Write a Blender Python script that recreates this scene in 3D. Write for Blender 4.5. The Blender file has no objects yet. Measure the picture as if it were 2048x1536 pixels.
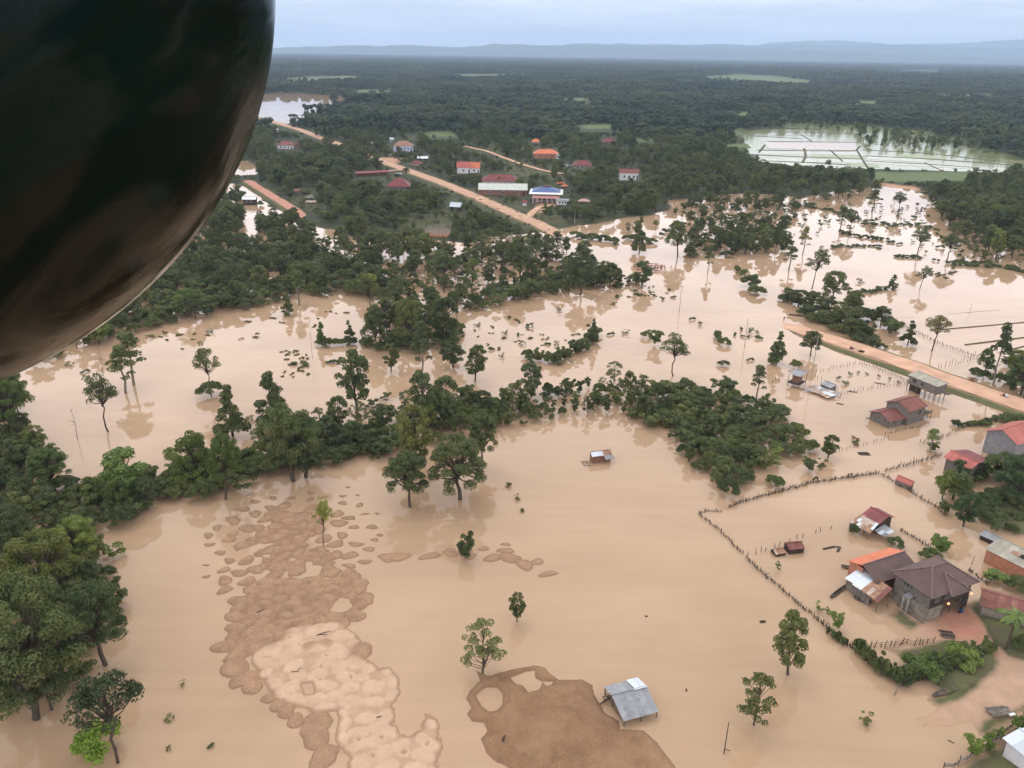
import bpy, bmesh, math, random, time
import numpy as np
from mathutils import Vector, Matrix, Euler
from math import radians as R, pi, sin, cos

SC = bpy.context.scene
COL = SC.collection
rng = np.random.default_rng(11)
random.seed(5)

# ------------------------------------------------------------------ camera
CAM_H = 80.0
F = 1600.0
PITCH, ROLL = R(22.5), R(0.84)
fw = Vector((0, cos(PITCH), -sin(PITCH)))
r0 = Vector((1, 0, 0)); u0 = Vector((0, sin(PITCH), cos(PITCH)))
rt = r0 * cos(ROLL) + u0 * sin(ROLL)
up = -r0 * sin(ROLL) + u0 * cos(ROLL)
CP = Vector((0, 0, CAM_H))
cam_d = bpy.data.cameras.new('camera')
cam_d.sensor_width = 36; cam_d.lens = 36 * F / 2048
cam_d.clip_start = 0.1; cam_d.clip_end = 60000
cam = bpy.data.objects.new('camera', cam_d)
M3 = Matrix((rt, up, -fw)).transposed()
cam.matrix_world = Matrix.Translation(CP) @ M3.to_4x4()
COL.objects.link(cam); SC.camera = cam

# ------------------------------------------------------------------ world, sun, exposure
SUN_EL, SUN_ROT = R(62), R(-35)
W = bpy.data.worlds.new('World'); SC.world = W; W.use_nodes = True
nt = W.node_tree; nt.nodes.clear()
def N(nt, t, **k):
    n = nt.nodes.new(t)
    for a, b in k.items(): setattr(n, a, b)
    return n
sky = N(nt, 'ShaderNodeTexSky', sky_type='NISHITA', sun_disc=False, sun_elevation=SUN_EL, sun_rotation=SUN_ROT, air_density=1.5, dust_density=3.0)
tc = N(nt, 'ShaderNodeTexCoord')
sep = N(nt, 'ShaderNodeSeparateXYZ'); nt.links.new(tc.outputs['Generated'], sep.inputs[0])
ramp = N(nt, 'ShaderNodeValToRGB')
nt.links.new(sep.outputs['Z'], ramp.inputs[0])
cr = ramp.color_ramp
cr.elements[0].position = 0.0; cr.elements[0].color = (8.7, 9.6, 11.2, 1)
cr.elements[1].position = 1.0; cr.elements[1].color = (12.5, 12.2, 11.9, 1)
for p, c in ((0.02, (8.7, 9.6, 11.2, 1)), (0.06, (8.8, 9.8, 11.6, 1)), (0.11, (17.0, 16.6, 17.2, 1)), (0.17, (25.4, 24.6, 25.8, 1)), (0.36, (25.4, 24.4, 25.0, 1)), (0.55, (18.0, 17.4, 17.2, 1)), (0.8, (13.5, 13.2, 12.9, 1))):
    e = cr.elements.new(p); e.color = c
mp = N(nt, 'ShaderNodeMapping'); mp.inputs['Scale'].default_value = (2.6, 2.6, 26.0)
nt.links.new(tc.outputs['Generated'], mp.inputs[0])
nz = N(nt, 'ShaderNodeTexNoise'); nz.inputs['Scale'].default_value = 1.6; nz.inputs['Detail'].default_value = 6; nz.inputs['Roughness'].default_value = 0.55
nt.links.new(mp.outputs[0], nz.inputs[0])
mr = N(nt, 'ShaderNodeMapRange'); nt.links.new(nz.outputs[0], mr.inputs[0])
mr.inputs['From Min'].default_value = 0.3; mr.inputs['From Max'].default_value = 0.7
mr.inputs['To Min'].default_value = 0.86; mr.inputs['To Max'].default_value = 1.40
cc_ = N(nt, 'ShaderNodeValToRGB'); cc_.color_ramp.elements[0].position = .3; cc_.color_ramp.elements[0].color = (.62, .64, .68, 1); cc_.color_ramp.elements[1].position = .72; cc_.color_ramp.elements[1].color = (1, .965, .90, 1)
nt.links.new(nz.outputs[0], cc_.inputs[0])
m0_ = N(nt, 'ShaderNodeMixRGB', blend_type='MULTIPLY'); m0_.inputs[0].default_value = 1; nt.links.new(cc_.outputs[0], m0_.inputs[1]); m0_.inputs[2].default_value = (1.27, 1.27, 1.27, 1)
mul = N(nt, 'ShaderNodeMixRGB', blend_type='MULTIPLY'); mul.inputs[0].default_value = 1
nt.links.new(ramp.outputs[0], mul.inputs[1]); nt.links.new(m0_.outputs[0], mul.inputs[2])
mix = N(nt, 'ShaderNodeMixRGB'); mix.inputs[0].default_value = 0.90
nt.links.new(sky.outputs[0], mix.inputs[1]); nt.links.new(mul.outputs[0], mix.inputs[2])
bg = N(nt, 'ShaderNodeBackground'); bg.inputs['Strength'].default_value = 0.10
nt.links.new(mix.outputs[0], bg.inputs[0])
wo = N(nt, 'ShaderNodeOutputWorld'); nt.links.new(bg.outputs[0], wo.inputs['Surface'])

sun_d = bpy.data.lights.new('sun', 'SUN'); sun_d.energy = 0.7; sun_d.angle = R(25); sun_d.color = (1.0, 0.96, 0.9)
sun = bpy.data.objects.new('sun', sun_d); COL.objects.link(sun)
# Nishita: rotation 0 = +Y, positive turns towards +X
sdir = Vector((sin(-SUN_ROT) * -1 * cos(SUN_EL), cos(SUN_ROT) * cos(SUN_EL), sin(SUN_EL)))
sun.rotation_euler = (-sdir).to_track_quat('-Z', 'Y').to_euler()

vs = SC.view_settings
vs.view_transform = 'Standard'; vs.look = 'None'; vs.exposure = 0.0; vs.gamma = 1.0; vs.use_curve_mapping = False
SC.render.engine = 'CYCLES'
cy = SC.cycles
cy.max_bounces = 5; cy.diffuse_bounces = 2; cy.glossy_bounces = 2; cy.transmission_bounces = 2; cy.transparent_max_bounces = 4; cy.volume_bounces = 1
cy.use_denoising = True
cy.use_adaptive_sampling = True; cy.adaptive_threshold = 0.02
cy.sample_clamp_indirect = 6

# ------------------------------------------------------------------ measuring the place
def ray(px, py): return fw + rt * ((px - 1024) / F) - up * ((py - 768) / F)
def P(px, py, z=0.0):
    d = ray(px, py); t = (z - CAM_H) / d.z
    return CP + d * t
def pxy(px, py, z=0.0):
    p = P(px, py, z); return (p.x, p.y)
def proj(p):
    X = Vector(p) - CP; k = X.dot(fw)
    return 1024 + F * X.dot(rt) / k, 768 - F * X.dot(up) / k, k
def hgt(px, py, ty, z0=0.0):
    B = P(px, py, z0) - CP; k = (768 - ty) / F
    return (k * B.dot(fw) - B.dot(up)) / (up.z - k * fw.z) + z0
def mpp(px, py, z=0.0): return (P(px, py, z) - CP).dot(fw) / F
def projA(X, Y, Z=0.0):
    X = np.asarray(X, float); Y = np.asarray(Y, float)
    dz = Z - CAM_H
    a = X * rt.x + Y * rt.y + dz * rt.z; b = X * up.x + Y * up.y + dz * up.z; k = X * fw.x + Y * fw.y + dz * fw.z
    return 1024 + F * a / k, 768 - F * b / k, k
def poly(pts, z=0.0): return np.array([pxy(a, b, z) for a, b in pts])

# ------------------------------------------------------------------ numeric helpers
def _hash(ix, iy, s):
    n = (ix.astype(np.int64) * 374761393 + iy.astype(np.int64) * 668265263 + s * 974634777) & 0x7fffffff
    n = ((n ^ (n >> 13)) * 1274126177) & 0x7fffffff
    return ((n ^ (n >> 16)) & 0xffff) / 65535.0
def vnoise(x, y, s=0):
    ix = np.floor(x); iy = np.floor(y); fx = x - ix; fy = y - iy
    fx = fx * fx * (3 - 2 * fx); fy = fy * fy * (3 - 2 * fy)
    a = _hash(ix, iy, s); b = _hash(ix + 1, iy, s); c = _hash(ix, iy + 1, s); d = _hash(ix + 1, iy + 1, s)
    return (a * (1 - fx) + b * fx) * (1 - fy) + (c * (1 - fx) + d * fx) * fy
def fbm(x, y, scale, s=0, o=4):
    v = 0; a = 0.5; t = 0
    for k in range(o):
        v = v + a * vnoise(x / scale * 2 ** k, y / scale * 2 ** k, s + k); t += a; a *= 0.55
    return v / t * 2 - 1
def sdpoly(X, Y, pg, margin=60.0):
    """signed distance, positive inside; far outside the box it is only -margin"""
    out = np.full(X.shape, -float(margin))
    m = (X > pg[:, 0].min() - margin) & (X < pg[:, 0].max() + margin) & (Y > pg[:, 1].min() - margin) & (Y < pg[:, 1].max() + margin)
    x = X[m]; y = Y[m]
    d2 = np.full(x.shape, 1e18); ins = np.zeros(x.shape, bool)
    n = len(pg)
    for i in range(n):
        ax, ay = pg[i]; bx, by = pg[(i + 1) % n]
        ex, ey = bx - ax, by - ay; L = ex * ex + ey * ey + 1e-12
        t = np.clip(((x - ax) * ex + (y - ay) * ey) / L, 0, 1)
        d2 = np.minimum(d2, (x - ax - t * ex) ** 2 + (y - ay - t * ey) ** 2)
        c = ((ay > y) != (by > y)) & (x < (bx - ax) * (y - ay) / (by - ay + 1e-18) + ax)
        ins ^= c
    d = np.sqrt(d2); out[m] = np.where(ins, d, -d)
    return out
def inside(X, Y, pg): return sdpoly(np.asarray(X, float), np.asarray(Y, float), pg, 1.0) > 0
def dline(X, Y, ln):
    X = np.asarray(X, float); Y = np.asarray(Y, float)
    d2 = np.full(X.shape, 1e18)
    for i in range(len(ln) - 1):
        ax, ay = ln[i]; bx, by = ln[i + 1]
        ex, ey = bx - ax, by - ay; L = ex * ex + ey * ey + 1e-12
        t = np.clip(((X - ax) * ex + (Y - ay) * ey) / L, 0, 1)
        d2 = np.minimum(d2, (X - ax - t * ex) ** 2 + (Y - ay - t * ey) ** 2)
    return np.sqrt(d2)
def sstep(a, b, x):
    t = np.clip((x - a) / (b - a), 0, 1); return t * t * (3 - 2 * t)

# ------------------------------------------------------------------ mesh and object helpers
def mesh_np(name, V, Fc, mat=None, smooth=False, col=None, mats=None, midx=None):
    V = np.asarray(V, np.float32); Fc = np.asarray(Fc, np.int32)
    me = bpy.data.meshes.new(name)
    n = Fc.shape[1]
    me.vertices.add(len(V)); me.vertices.foreach_set('co', V.ravel())
    me.loops.add(Fc.size); me.loops.foreach_set('vertex_index', Fc.ravel())
    me.polygons.add(len(Fc)); me.polygons.foreach_set('loop_start', np.arange(0, Fc.size, n, dtype=np.int32))
    if smooth: me.polygons.foreach_set('use_smooth', np.ones(len(Fc), bool))
    if mats:
        for m in mats: me.materials.append(m)
        if midx is not None: me.polygons.foreach_set('material_index', np.asarray(midx, np.int32))
    elif mat: me.materials.append(mat)
    me.update(calc_edges=True)
    if col is not None:
        a = me.color_attributes.new('cls', 'FLOAT_COLOR', 'POINT')
        a.data.foreach_set('color', np.asarray(col, np.float32).ravel())
    return me
def link(name, me, parent=None, loc=None, rz=0, kind=None):
    o = bpy.data.objects.new(name, me); COL.objects.link(o)
    if parent is not None: o.parent = parent
    if loc is not None: o.location = loc
    if rz: o.rotation_euler = (0, 0, rz)
    if kind: o['kind'] = kind
    return o
def tag(o, label, cat, group=None):
    o['label'] = label; o['category'] = cat
    if group: o['group'] = group
    return o
def thing(name, label, cat, loc=(0, 0, 0), rz=0, group=None):
    o = bpy.data.objects.new(name, None); COL.objects.link(o)
    o.empty_display_size = 0.3
    o.location = loc; o.rotation_euler = (0, 0, rz)
    return tag(o, label, cat, group)

class MB:
    """collects boxes, prisms, tubes and quads, then links them as one mesh"""
    def __init__(s): s.v = []; s.f = []; s.m = []
    def add(s, vs_, fs, m=0):
        b = len(s.v); s.v += [tuple(v) for v in vs_]; s.f += [tuple(b + i for i in f) for f in fs]; s.m += [m] * len(fs); return s
    def box(s, c, d, rz=0, m=0, rx=0, ry=0):
        e = Euler((rx, ry, rz)).to_matrix(); c = Vector(c)
        vs_ = [c + e @ Vector((x * d[0] / 2, y * d[1] / 2, z * d[2] / 2)) for x in (-1, 1) for y in (-1, 1) for z in (-1, 1)]
        return s.add(vs_, [(0, 1, 3, 2), (4, 6, 7, 5), (0, 4, 5, 1), (2, 3, 7, 6), (0, 2, 6, 4), (1, 5, 7, 3)], m)
    def slab(s, q, t, m=0):
        """a quad or polygon q with thickness t downwards along its normal"""
        q = [Vector(a) for a in q]; nrm = (q[1] - q[0]).cross(q[2] - q[0]).normalized()
        if nrm.z < 0: nrm = -nrm
        n = len(q); vs_ = q + [a - nrm * t for a in q]
        fs = [tuple(range(n)), tuple(range(2 * n - 1, n - 1, -1))] + [(i, i + n, (i + 1) % n + n, (i + 1) % n) for i in range(n)]
        return s.add(vs_, fs, m)
    def tube(s, pts, rs, n=6, m=0, cap=True):
        pts = [Vector(p) for p in pts]
        if not hasattr(rs, '__len__'): rs = [rs] * len(pts)
        rings = []
        for i, p in enumerate(pts):
            d = (pts[min(i + 1, len(pts) - 1)] - pts[max(i - 1, 0)]).normalized()
            a = d.orthogonal().normalized() if abs(d.z) > .9 else d.cross(Vector((0, 0, 1))).normalized()
            b = d.cross(a)
            rings.append([p + (a * cos(2 * pi * k / n) + b * sin(2 * pi * k / n)) * rs[i] for k in range(n)])
        vs_ = [v for r in rings for v in r]
        fs = [(i * n + k, i * n + (k + 1) % n, (i + 1) * n + (k + 1) % n, (i + 1) * n + k) for i in range(len(pts) - 1) for k in range(n)]
        if cap: fs += [tuple(range(n - 1, -1, -1)), tuple((len(pts) - 1) * n + k for k in range(n))]
        return s.add(vs_, fs, m)
    def mesh(s, name, mats, smooth=False):
        me = bpy.data.meshes.new(name); me.from_pydata(s.v, [], s.f)
        for m in (mats if isinstance(mats, (list, tuple)) else [mats]): me.materials.append(m)
        me.polygons.foreach_set('material_index', s.m)
        if smooth: me.polygons.foreach_set('use_smooth', [True] * len(s.f))
        me.update(); return me
    def build(s, name, mats, parent=None, smooth=False, **k): return link(name, s.mesh(name, mats, smooth), parent, **k)

# ------------------------------------------------------------------ materials
def mat(name, base, rough=0.8, noise=None, scale=3.0, bump=0.0, bscale=None, spec=0.3, metal=0.0, c2=None, detail=5, stripes=None, vcol=None, emit=None):
    """base colour varied towards c2 by noise; optional rib bump along one object axis"""
    m = bpy.data.materials.new(name); m.use_nodes = True; t = m.node_tree; b = t.nodes['Principled BSDF']
    b.inputs['Roughness'].default_value = rough; b.inputs['Specular IOR Level'].default_value = spec; b.inputs['Metallic'].default_value = metal
    tcn = N(t, 'ShaderNodeTexCoord')
    col = None
    if c2 is None: c2 = tuple(v * 0.7 for v in base)
    nz = N(t, 'ShaderNodeTexNoise'); nz.inputs['Scale'].default_value = scale; nz.inputs['Detail'].default_value = detail; nz.inputs['Roughness'].default_value = 0.6
    t.links.new(tcn.outputs['Object'], nz.inputs[0])
    rp = N(t, 'ShaderNodeValToRGB'); rp.color_ramp.elements[0].position = 0.35; rp.color_ramp.elements[1].position = 0.65
    rp.color_ramp.elements[0].color = (*c2, 1); rp.color_ramp.elements[1].color = (*base, 1)
    t.links.new(nz.outputs[0], rp.inputs[0])
    oi = N(t, 'ShaderNodeObjectInfo')
    mr_ = N(t, 'ShaderNodeMapRange'); mr_.inputs['To Min'].default_value = 0.88; mr_.inputs['To Max'].default_value = 1.12
    t.links.new(oi.outputs['Random'], mr_.inputs[0])
    mm = N(t, 'ShaderNodeMixRGB', blend_type='MULTIPLY'); mm.inputs[0].default_value = 1
    t.links.new(rp.outputs[0], mm.inputs[1]); t.links.new(mr_.outputs[0], mm.inputs[2])
    t.links.new(mm.outputs[0], b.inputs['Base Color'])
    hgt_ = None
    if stripes:
        ax, freq, depth = stripes
        sx = N(t, 'ShaderNodeSeparateXYZ'); t.links.new(tcn.outputs['Object'], sx.inputs[0])
        a = N(t, 'ShaderNodeMath', operation='MULTIPLY'); a.inputs[1].default_value = freq * 2 * pi
        t.links.new(sx.outputs[ax], a.inputs[0])
        s_ = N(t, 'ShaderNodeMath', operation='SINE'); t.links.new(a.outputs[0], s_.inputs[0])
        bp = N(t, 'ShaderNodeBump'); bp.inputs['Distance'].default_value = depth; bp.inputs['Strength'].default_value = 1
        t.links.new(s_.outputs[0], bp.inputs['Height']); hgt_ = bp
    if bump:
        n2 = N(t, 'ShaderNodeTexNoise'); n2.inputs['Scale'].default_value = bscale or scale * 4; n2.inputs['Detail'].default_value = 4
        t.links.new(tcn.outputs['Object'], n2.inputs[0])
        bp = N(t, 'ShaderNodeBump'); bp.inputs['Distance'].default_value = bump; bp.inputs['Strength'].default_value = 1
        t.links.new(n2.outputs[0], bp.inputs['Height'])
        if hgt_: t.links.new(hgt_.outputs[0], bp.inputs['Normal'])
        hgt_ = bp
    if hgt_: t.links.new(hgt_.outputs[0], b.inputs['Normal'])
    if emit:
        b.inputs['Emission Color'].default_value = (*emit[0], 1); b.inputs['Emission Strength'].default_value = emit[1]
    return m
def foliage(name, dark, light, transl=0.25, wide=False):
    m = bpy.data.materials.new(name); m.use_nodes = True; t = m.node_tree; t.nodes.clear()
    oi = N(t, 'ShaderNodeObjectInfo'); tcn = N(t, 'ShaderNodeTexCoord')
    nz = N(t, 'ShaderNodeTexNoise'); nz.inputs['Scale'].default_value = 0.9; nz.inputs['Detail'].default_value = 3
    t.links.new(tcn.outputs['Object'], nz.inputs[0])
    ad = N(t, 'ShaderNodeMath', operation='MULTIPLY_ADD'); ad.inputs[1].default_value = 0.55
    t.links.new(oi.outputs['Random'], ad.inputs[0])
    m2 = N(t, 'ShaderNodeMath', operation='MULTIPLY_ADD'); m2.inputs[1].default_value = 0.9; m2.inputs[2].default_value = -0.22
    t.links.new(nz.outputs[0], m2.inputs[0]); t.links.new(m2.outputs[0], ad.inputs[2])
    rp = N(t, 'ShaderNodeValToRGB'); rp.color_ramp.elements[0].color = (*dark, 1); rp.color_ramp.elements[1].color = (*light, 1)
    t.links.new(ad.outputs[0], rp.inputs[0])
    mm = N(t, 'ShaderNodeMixRGB', blend_type='MULTIPLY'); mm.inputs[0].default_value = 1
    t.links.new(rp.outputs[0], mm.inputs[1]); t.links.new(oi.outputs['Color'], mm.inputs[2])
    # every plant leans a little towards olive or towards blue-green; stands of one kind share a tone
    h1 = N(t, 'ShaderNodeMath', operation='MULTIPLY'); h1.inputs[1].default_value = 7.31; t.links.new(oi.outputs['Random'], h1.inputs[0])
    h2 = N(t, 'ShaderNodeMath', operation='FRACT'); t.links.new(h1.outputs[0], h2.inputs[0])
    gp = N(t, 'ShaderNodeNewGeometry'); gn = N(t, 'ShaderNodeTexNoise'); gn.inputs['Scale'].default_value = 0.0035 if wide else 0.03; gn.inputs['Detail'].default_value = 6; gn.inputs['Roughness'].default_value = .65
    t.links.new(gp.outputs['Position'], gn.inputs[0])
    h3 = N(t, 'ShaderNodeMath', operation='MULTIPLY_ADD'); h3.inputs[1].default_value = .45; t.links.new(h2.outputs[0], h3.inputs[0])
    h4 = N(t, 'ShaderNodeMath', operation='MULTIPLY_ADD'); h4.inputs[1].default_value = 4.2 if wide else 1.0; h4.inputs[2].default_value = -1.8 if wide else -.25; t.links.new(gn.outputs[0], h4.inputs[0]); t.links.new(h4.outputs[0], h3.inputs[2])
    hr = N(t, 'ShaderNodeValToRGB'); hr.color_ramp.elements[0].color = (.62, .78, .86, 1) if wide else (.74, .86, .92, 1); hr.color_ramp.elements[1].color = (1.75, 1.6, 1.15, 1) if wide else (1.35, 1.22, .80, 1); t.links.new(h3.outputs[0], hr.inputs[0])
    m3 = N(t, 'ShaderNodeMixRGB', blend_type='MULTIPLY'); m3.inputs[0].default_value = 1; t.links.new(mm.outputs[0], m3.inputs[1]); t.links.new(hr.outputs[0], m3.inputs[2]); mm = m3
    d = N(t, 'ShaderNodeBsdfPrincipled'); d.inputs['Roughness'].default_value = 0.55; d.inputs['Specular IOR Level'].default_value = 0.25
    tr = N(t, 'ShaderNodeBsdfTranslucent'); mx = N(t, 'ShaderNodeMixShader'); mx.inputs[0].default_value = transl
    t.links.new(mm.outputs[0], d.inputs['Base Color']); t.links.new(mm.outputs[0], tr.inputs[0])
    t.links.new(d.outputs[0], mx.inputs[1]); t.links.new(tr.outputs[0], mx.inputs[2])
    o = N(t, 'ShaderNodeOutputMaterial'); t.links.new(mx.outputs[0], o.inputs[0])
    return m
MT = {}
MT['leaf'] = foliage('leaf', (0.046, 0.066, 0.030), (0.158, 0.186, 0.080))
MT['leaf_far'] = foliage('leaf_far', (0.023, 0.039, 0.025), (0.070, 0.092, 0.052), 0.15, True)
MT['bark'] = mat('bark', (0.10, 0.075, 0.055), 0.9, scale=3, bump=0.03, c2=(0.05, 0.04, 0.032))
MT['palebark'] = mat('pale_bark', (0.25, 0.22, 0.19), 0.9, scale=3, bump=0.03, c2=(0.14, 0.12, 0.10))
MT['wood'] = mat('weathered_wood', (0.17, 0.135, 0.11), 0.85, scale=5, bump=0.01, c2=(0.09, 0.07, 0.055))
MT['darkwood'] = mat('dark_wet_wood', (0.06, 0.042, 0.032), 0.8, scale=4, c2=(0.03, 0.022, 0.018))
MT['greyplank'] = mat('grey_plank_wall', (0.20, 0.18, 0.165), 0.85, scale=2, c2=(0.11, 0.095, 0.085), stripes=(0, 4, 0.02))
MT['redplank'] = mat('reddish_plank_wall', (0.26, 0.13, 0.09), 0.85, scale=3, c2=(0.15, 0.08, 0.06))
MT['zinc'] = mat('bare_zinc_sheet', (0.29, 0.30, 0.325), 0.5, scale=1.2, c2=(0.21, 0.22, 0.24), spec=0.5, metal=0.35)
MT['newzinc'] = mat('bright_zinc_sheet', (0.50, 0.56, 0.63), 0.4, scale=1.5, c2=(0.52, 0.58, 0.65), spec=0.6, metal=0.4)
MT['rust'] = mat('rusty_sheet', (0.36, 0.22, 0.15), 0.85, scale=1.3, c2=(0.20, 0.11, 0.075), detail=8)
MT['rustpale'] = mat('half_rusted_sheet', (0.50, 0.42, 0.38), 0.7, scale=1.6, c2=(0.28, 0.18, 0.13), detail=8)
MT['redroof'] = mat('crimson_roof_sheet', (0.25, 0.062, 0.07), 0.65, scale=0.9, c2=(0.13, 0.05, 0.05), detail=9)
MT['salmon'] = mat('salmon_red_roof', (0.40, 0.12, 0.10), 0.6, scale=0.7, c2=(0.33, 0.10, 0.085))
MT['maroon'] = mat('maroon_rusty_roof', (0.22, 0.085, 0.07), 0.75, scale=1.0, c2=(0.15, 0.06, 0.052))
MT['orange'] = mat('orange_roof', (0.62, 0.19, 0.095), 0.65, scale=0.8, c2=(0.48, 0.155, 0.08), detail=8)
MT['tile'] = mat('brown_roof_tile', (0.115, 0.072, 0.066), 0.6, scale=0.5, c2=(0.085, 0.055, 0.052))
MT['tilecap'] = mat('ridge_tile', (0.22, 0.16, 0.145), 0.7, scale=4, c2=(0.13, 0.09, 0.085))
MT['bluero'] = mat('blue_roof', (0.07, 0.12, 0.28), 0.55, scale=0.6, c2=(0.055, 0.10, 0.23))
MT['greyfc'] = mat('grey_fibre_roof', (0.36, 0.34, 0.29), 0.75, scale=0.8, c2=(0.27, 0.25, 0.21))
MT['palegreen'] = mat('pale_green_roof', (0.50, 0.54, 0.50), 0.6, scale=0.6, c2=(0.40, 0.43, 0.40))
MT['white'] = mat('white_wall', (0.72, 0.72, 0.74), 0.7, scale=1.2, c2=(0.60, 0.60, 0.62))
MT['bluewhite'] = mat('pale_blue_wall', (0.56, 0.60, 0.78), 0.7, scale=1.2, c2=(0.50, 0.54, 0.72))
MT['concrete'] = mat('stained_concrete_wall', (0.32, 0.29, 0.25), 0.85, scale=0.9, c2=(0.16, 0.14, 0.12), detail=8)
MT['brick'] = mat('orange_brick_wall', (0.42, 0.19, 0.12), 0.85, scale=2, c2=(0.30, 0.13, 0.085))
MT['pinkcol'] = mat('pinkish_render', (0.55, 0.42, 0.38), 0.75, scale=1.5)
MT['glass'] = mat('dark_window_glass', (0.02, 0.022, 0.026), 0.15, spec=0.5)
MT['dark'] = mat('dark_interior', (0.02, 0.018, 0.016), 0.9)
MT['steel'] = mat('grey_rebar', (0.16, 0.15, 0.145), 0.7)
MT['redpaint'] = mat('red_brown_timber', (0.33, 0.13, 0.10), 0.8, scale=3)
MT['conc_pole'] = mat('concrete_pole', (0.38, 0.35, 0.31), 0.85, scale=2)
MT['rubber'] = mat('black_rubber', (0.02, 0.02, 0.02), 0.8)
MT['cloth_dark'] = mat('dark_cloth', (0.03, 0.03, 0.045), 0.9)
MT['skin'] = mat('skin', (0.25, 0.14, 0.09), 0.6)
MT['lamp'] = mat('warm_lamp', (1.0, 0.45, 0.25), 0.5, emit=((1.0, 0.42, 0.22), 1.6))
MT['bluebucket'] = mat('blue_plastic', (0.03, 0.10, 0.30), 0.5)
# ------------------------------------------------------------------ trees and bushes: prototypes
ICO = None
def ico(sub):
    bm = bmesh.new(); bmesh.ops.create_icosphere(bm, subdivisions=sub, radius=1)
    v = np.array([tuple(x.co) for x in bm.verts]); f = np.array([[w.index for w in q.verts] for q in bm.faces]); bm.free(); return v, f
ICO1 = ico(1)
def leaves(cl, n, size, g, down=-0.55, jit=0.55):
    """n leaf-sized faces spread over the clumps cl (x,y,z,rx,ry,rz), weighted by their area"""
    cl = np.asarray(cl, float); w = cl[:, 3] * cl[:, 5] + cl[:, 3] * cl[:, 4]; w = w / w.sum()
    k = g.choice(len(cl), n, p=w)
    d = g.normal(size=(n, 3)); d /= np.linalg.norm(d, axis=1)[:, None]
    bad = d[:, 2] < down; d[bad, 2] *= -1
    rr = 0.60 + 0.40 * g.random(n) ** 0.5 + .22 * g.random(n) ** 5
    c = cl[k, :3] + d * cl[k, 3:] * rr[:, None]
    nn = d + g.normal(size=(n, 3)) * jit; nn /= np.linalg.norm(nn, axis=1)[:, None]
    a = np.cross(nn, g.normal(size=(n, 3))); a /= np.linalg.norm(a, axis=1)[:, None] + 1e-9
    b = np.cross(nn, a)
    s = size * (0.6 + 0.8 * g.random(n))[:, None]
    V = np.stack([c - a * s * .5, c - b * s * .32, c + a * s * .5, c + b * s * .32], 1).reshape(-1, 3)
    return V, np.arange(4 * n).reshape(-1, 4)
def crown_mesh(name, cl, n, size, seed, mat_, core=0.0, down=-0.55, jit=0.55):
    g = np.random.default_rng(seed)
    V, Fq = leaves(cl, n, size, g, down, jit)
    if core > 0:
        iv, jf = ICO1; vs_ = [V]; fs = [Fq]; base = len(V)
        for c in cl:
            q = iv * (1 + 0.18 * g.normal(size=(len(iv), 1))) * np.array(c[3:]) * core + np.array(c[:3])
            vs_.append(q); fs.append(np.concatenate([jf, jf[:, 2:3]], 1) + base); base += len(iv)
        V = np.concatenate(vs_); Fq = np.concatenate(fs)
        me = bpy.data.meshes.new(name)
        quads = [tuple(q) if q[2] != q[3] else tuple(q[:3]) for q in Fq.tolist()]
        me.from_pydata(V.tolist(), [], quads); me.materials.append(mat_); me.update(); return me
    return mesh_np(name, V, Fq, mat_)
def trunk_mesh(name, limbs, mat_):
    b = MB()
    for pts, rs in limbs: b.tube(pts, rs, 6 if rs[0] > .1 else 4, cap=False)
    return b.mesh(name, mat_, True)
def bend(a, b, g, k=0.12, n=4):
    a = np.array(a, float); b = np.array(b, float); L = np.linalg.norm(b - a)
    return [tuple(a + (b - a) * t + g.normal(size=3) * L * k * (t * (1 - t) * 3) * 0.5) for t in np.linspace(0, 1, n)]

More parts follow.
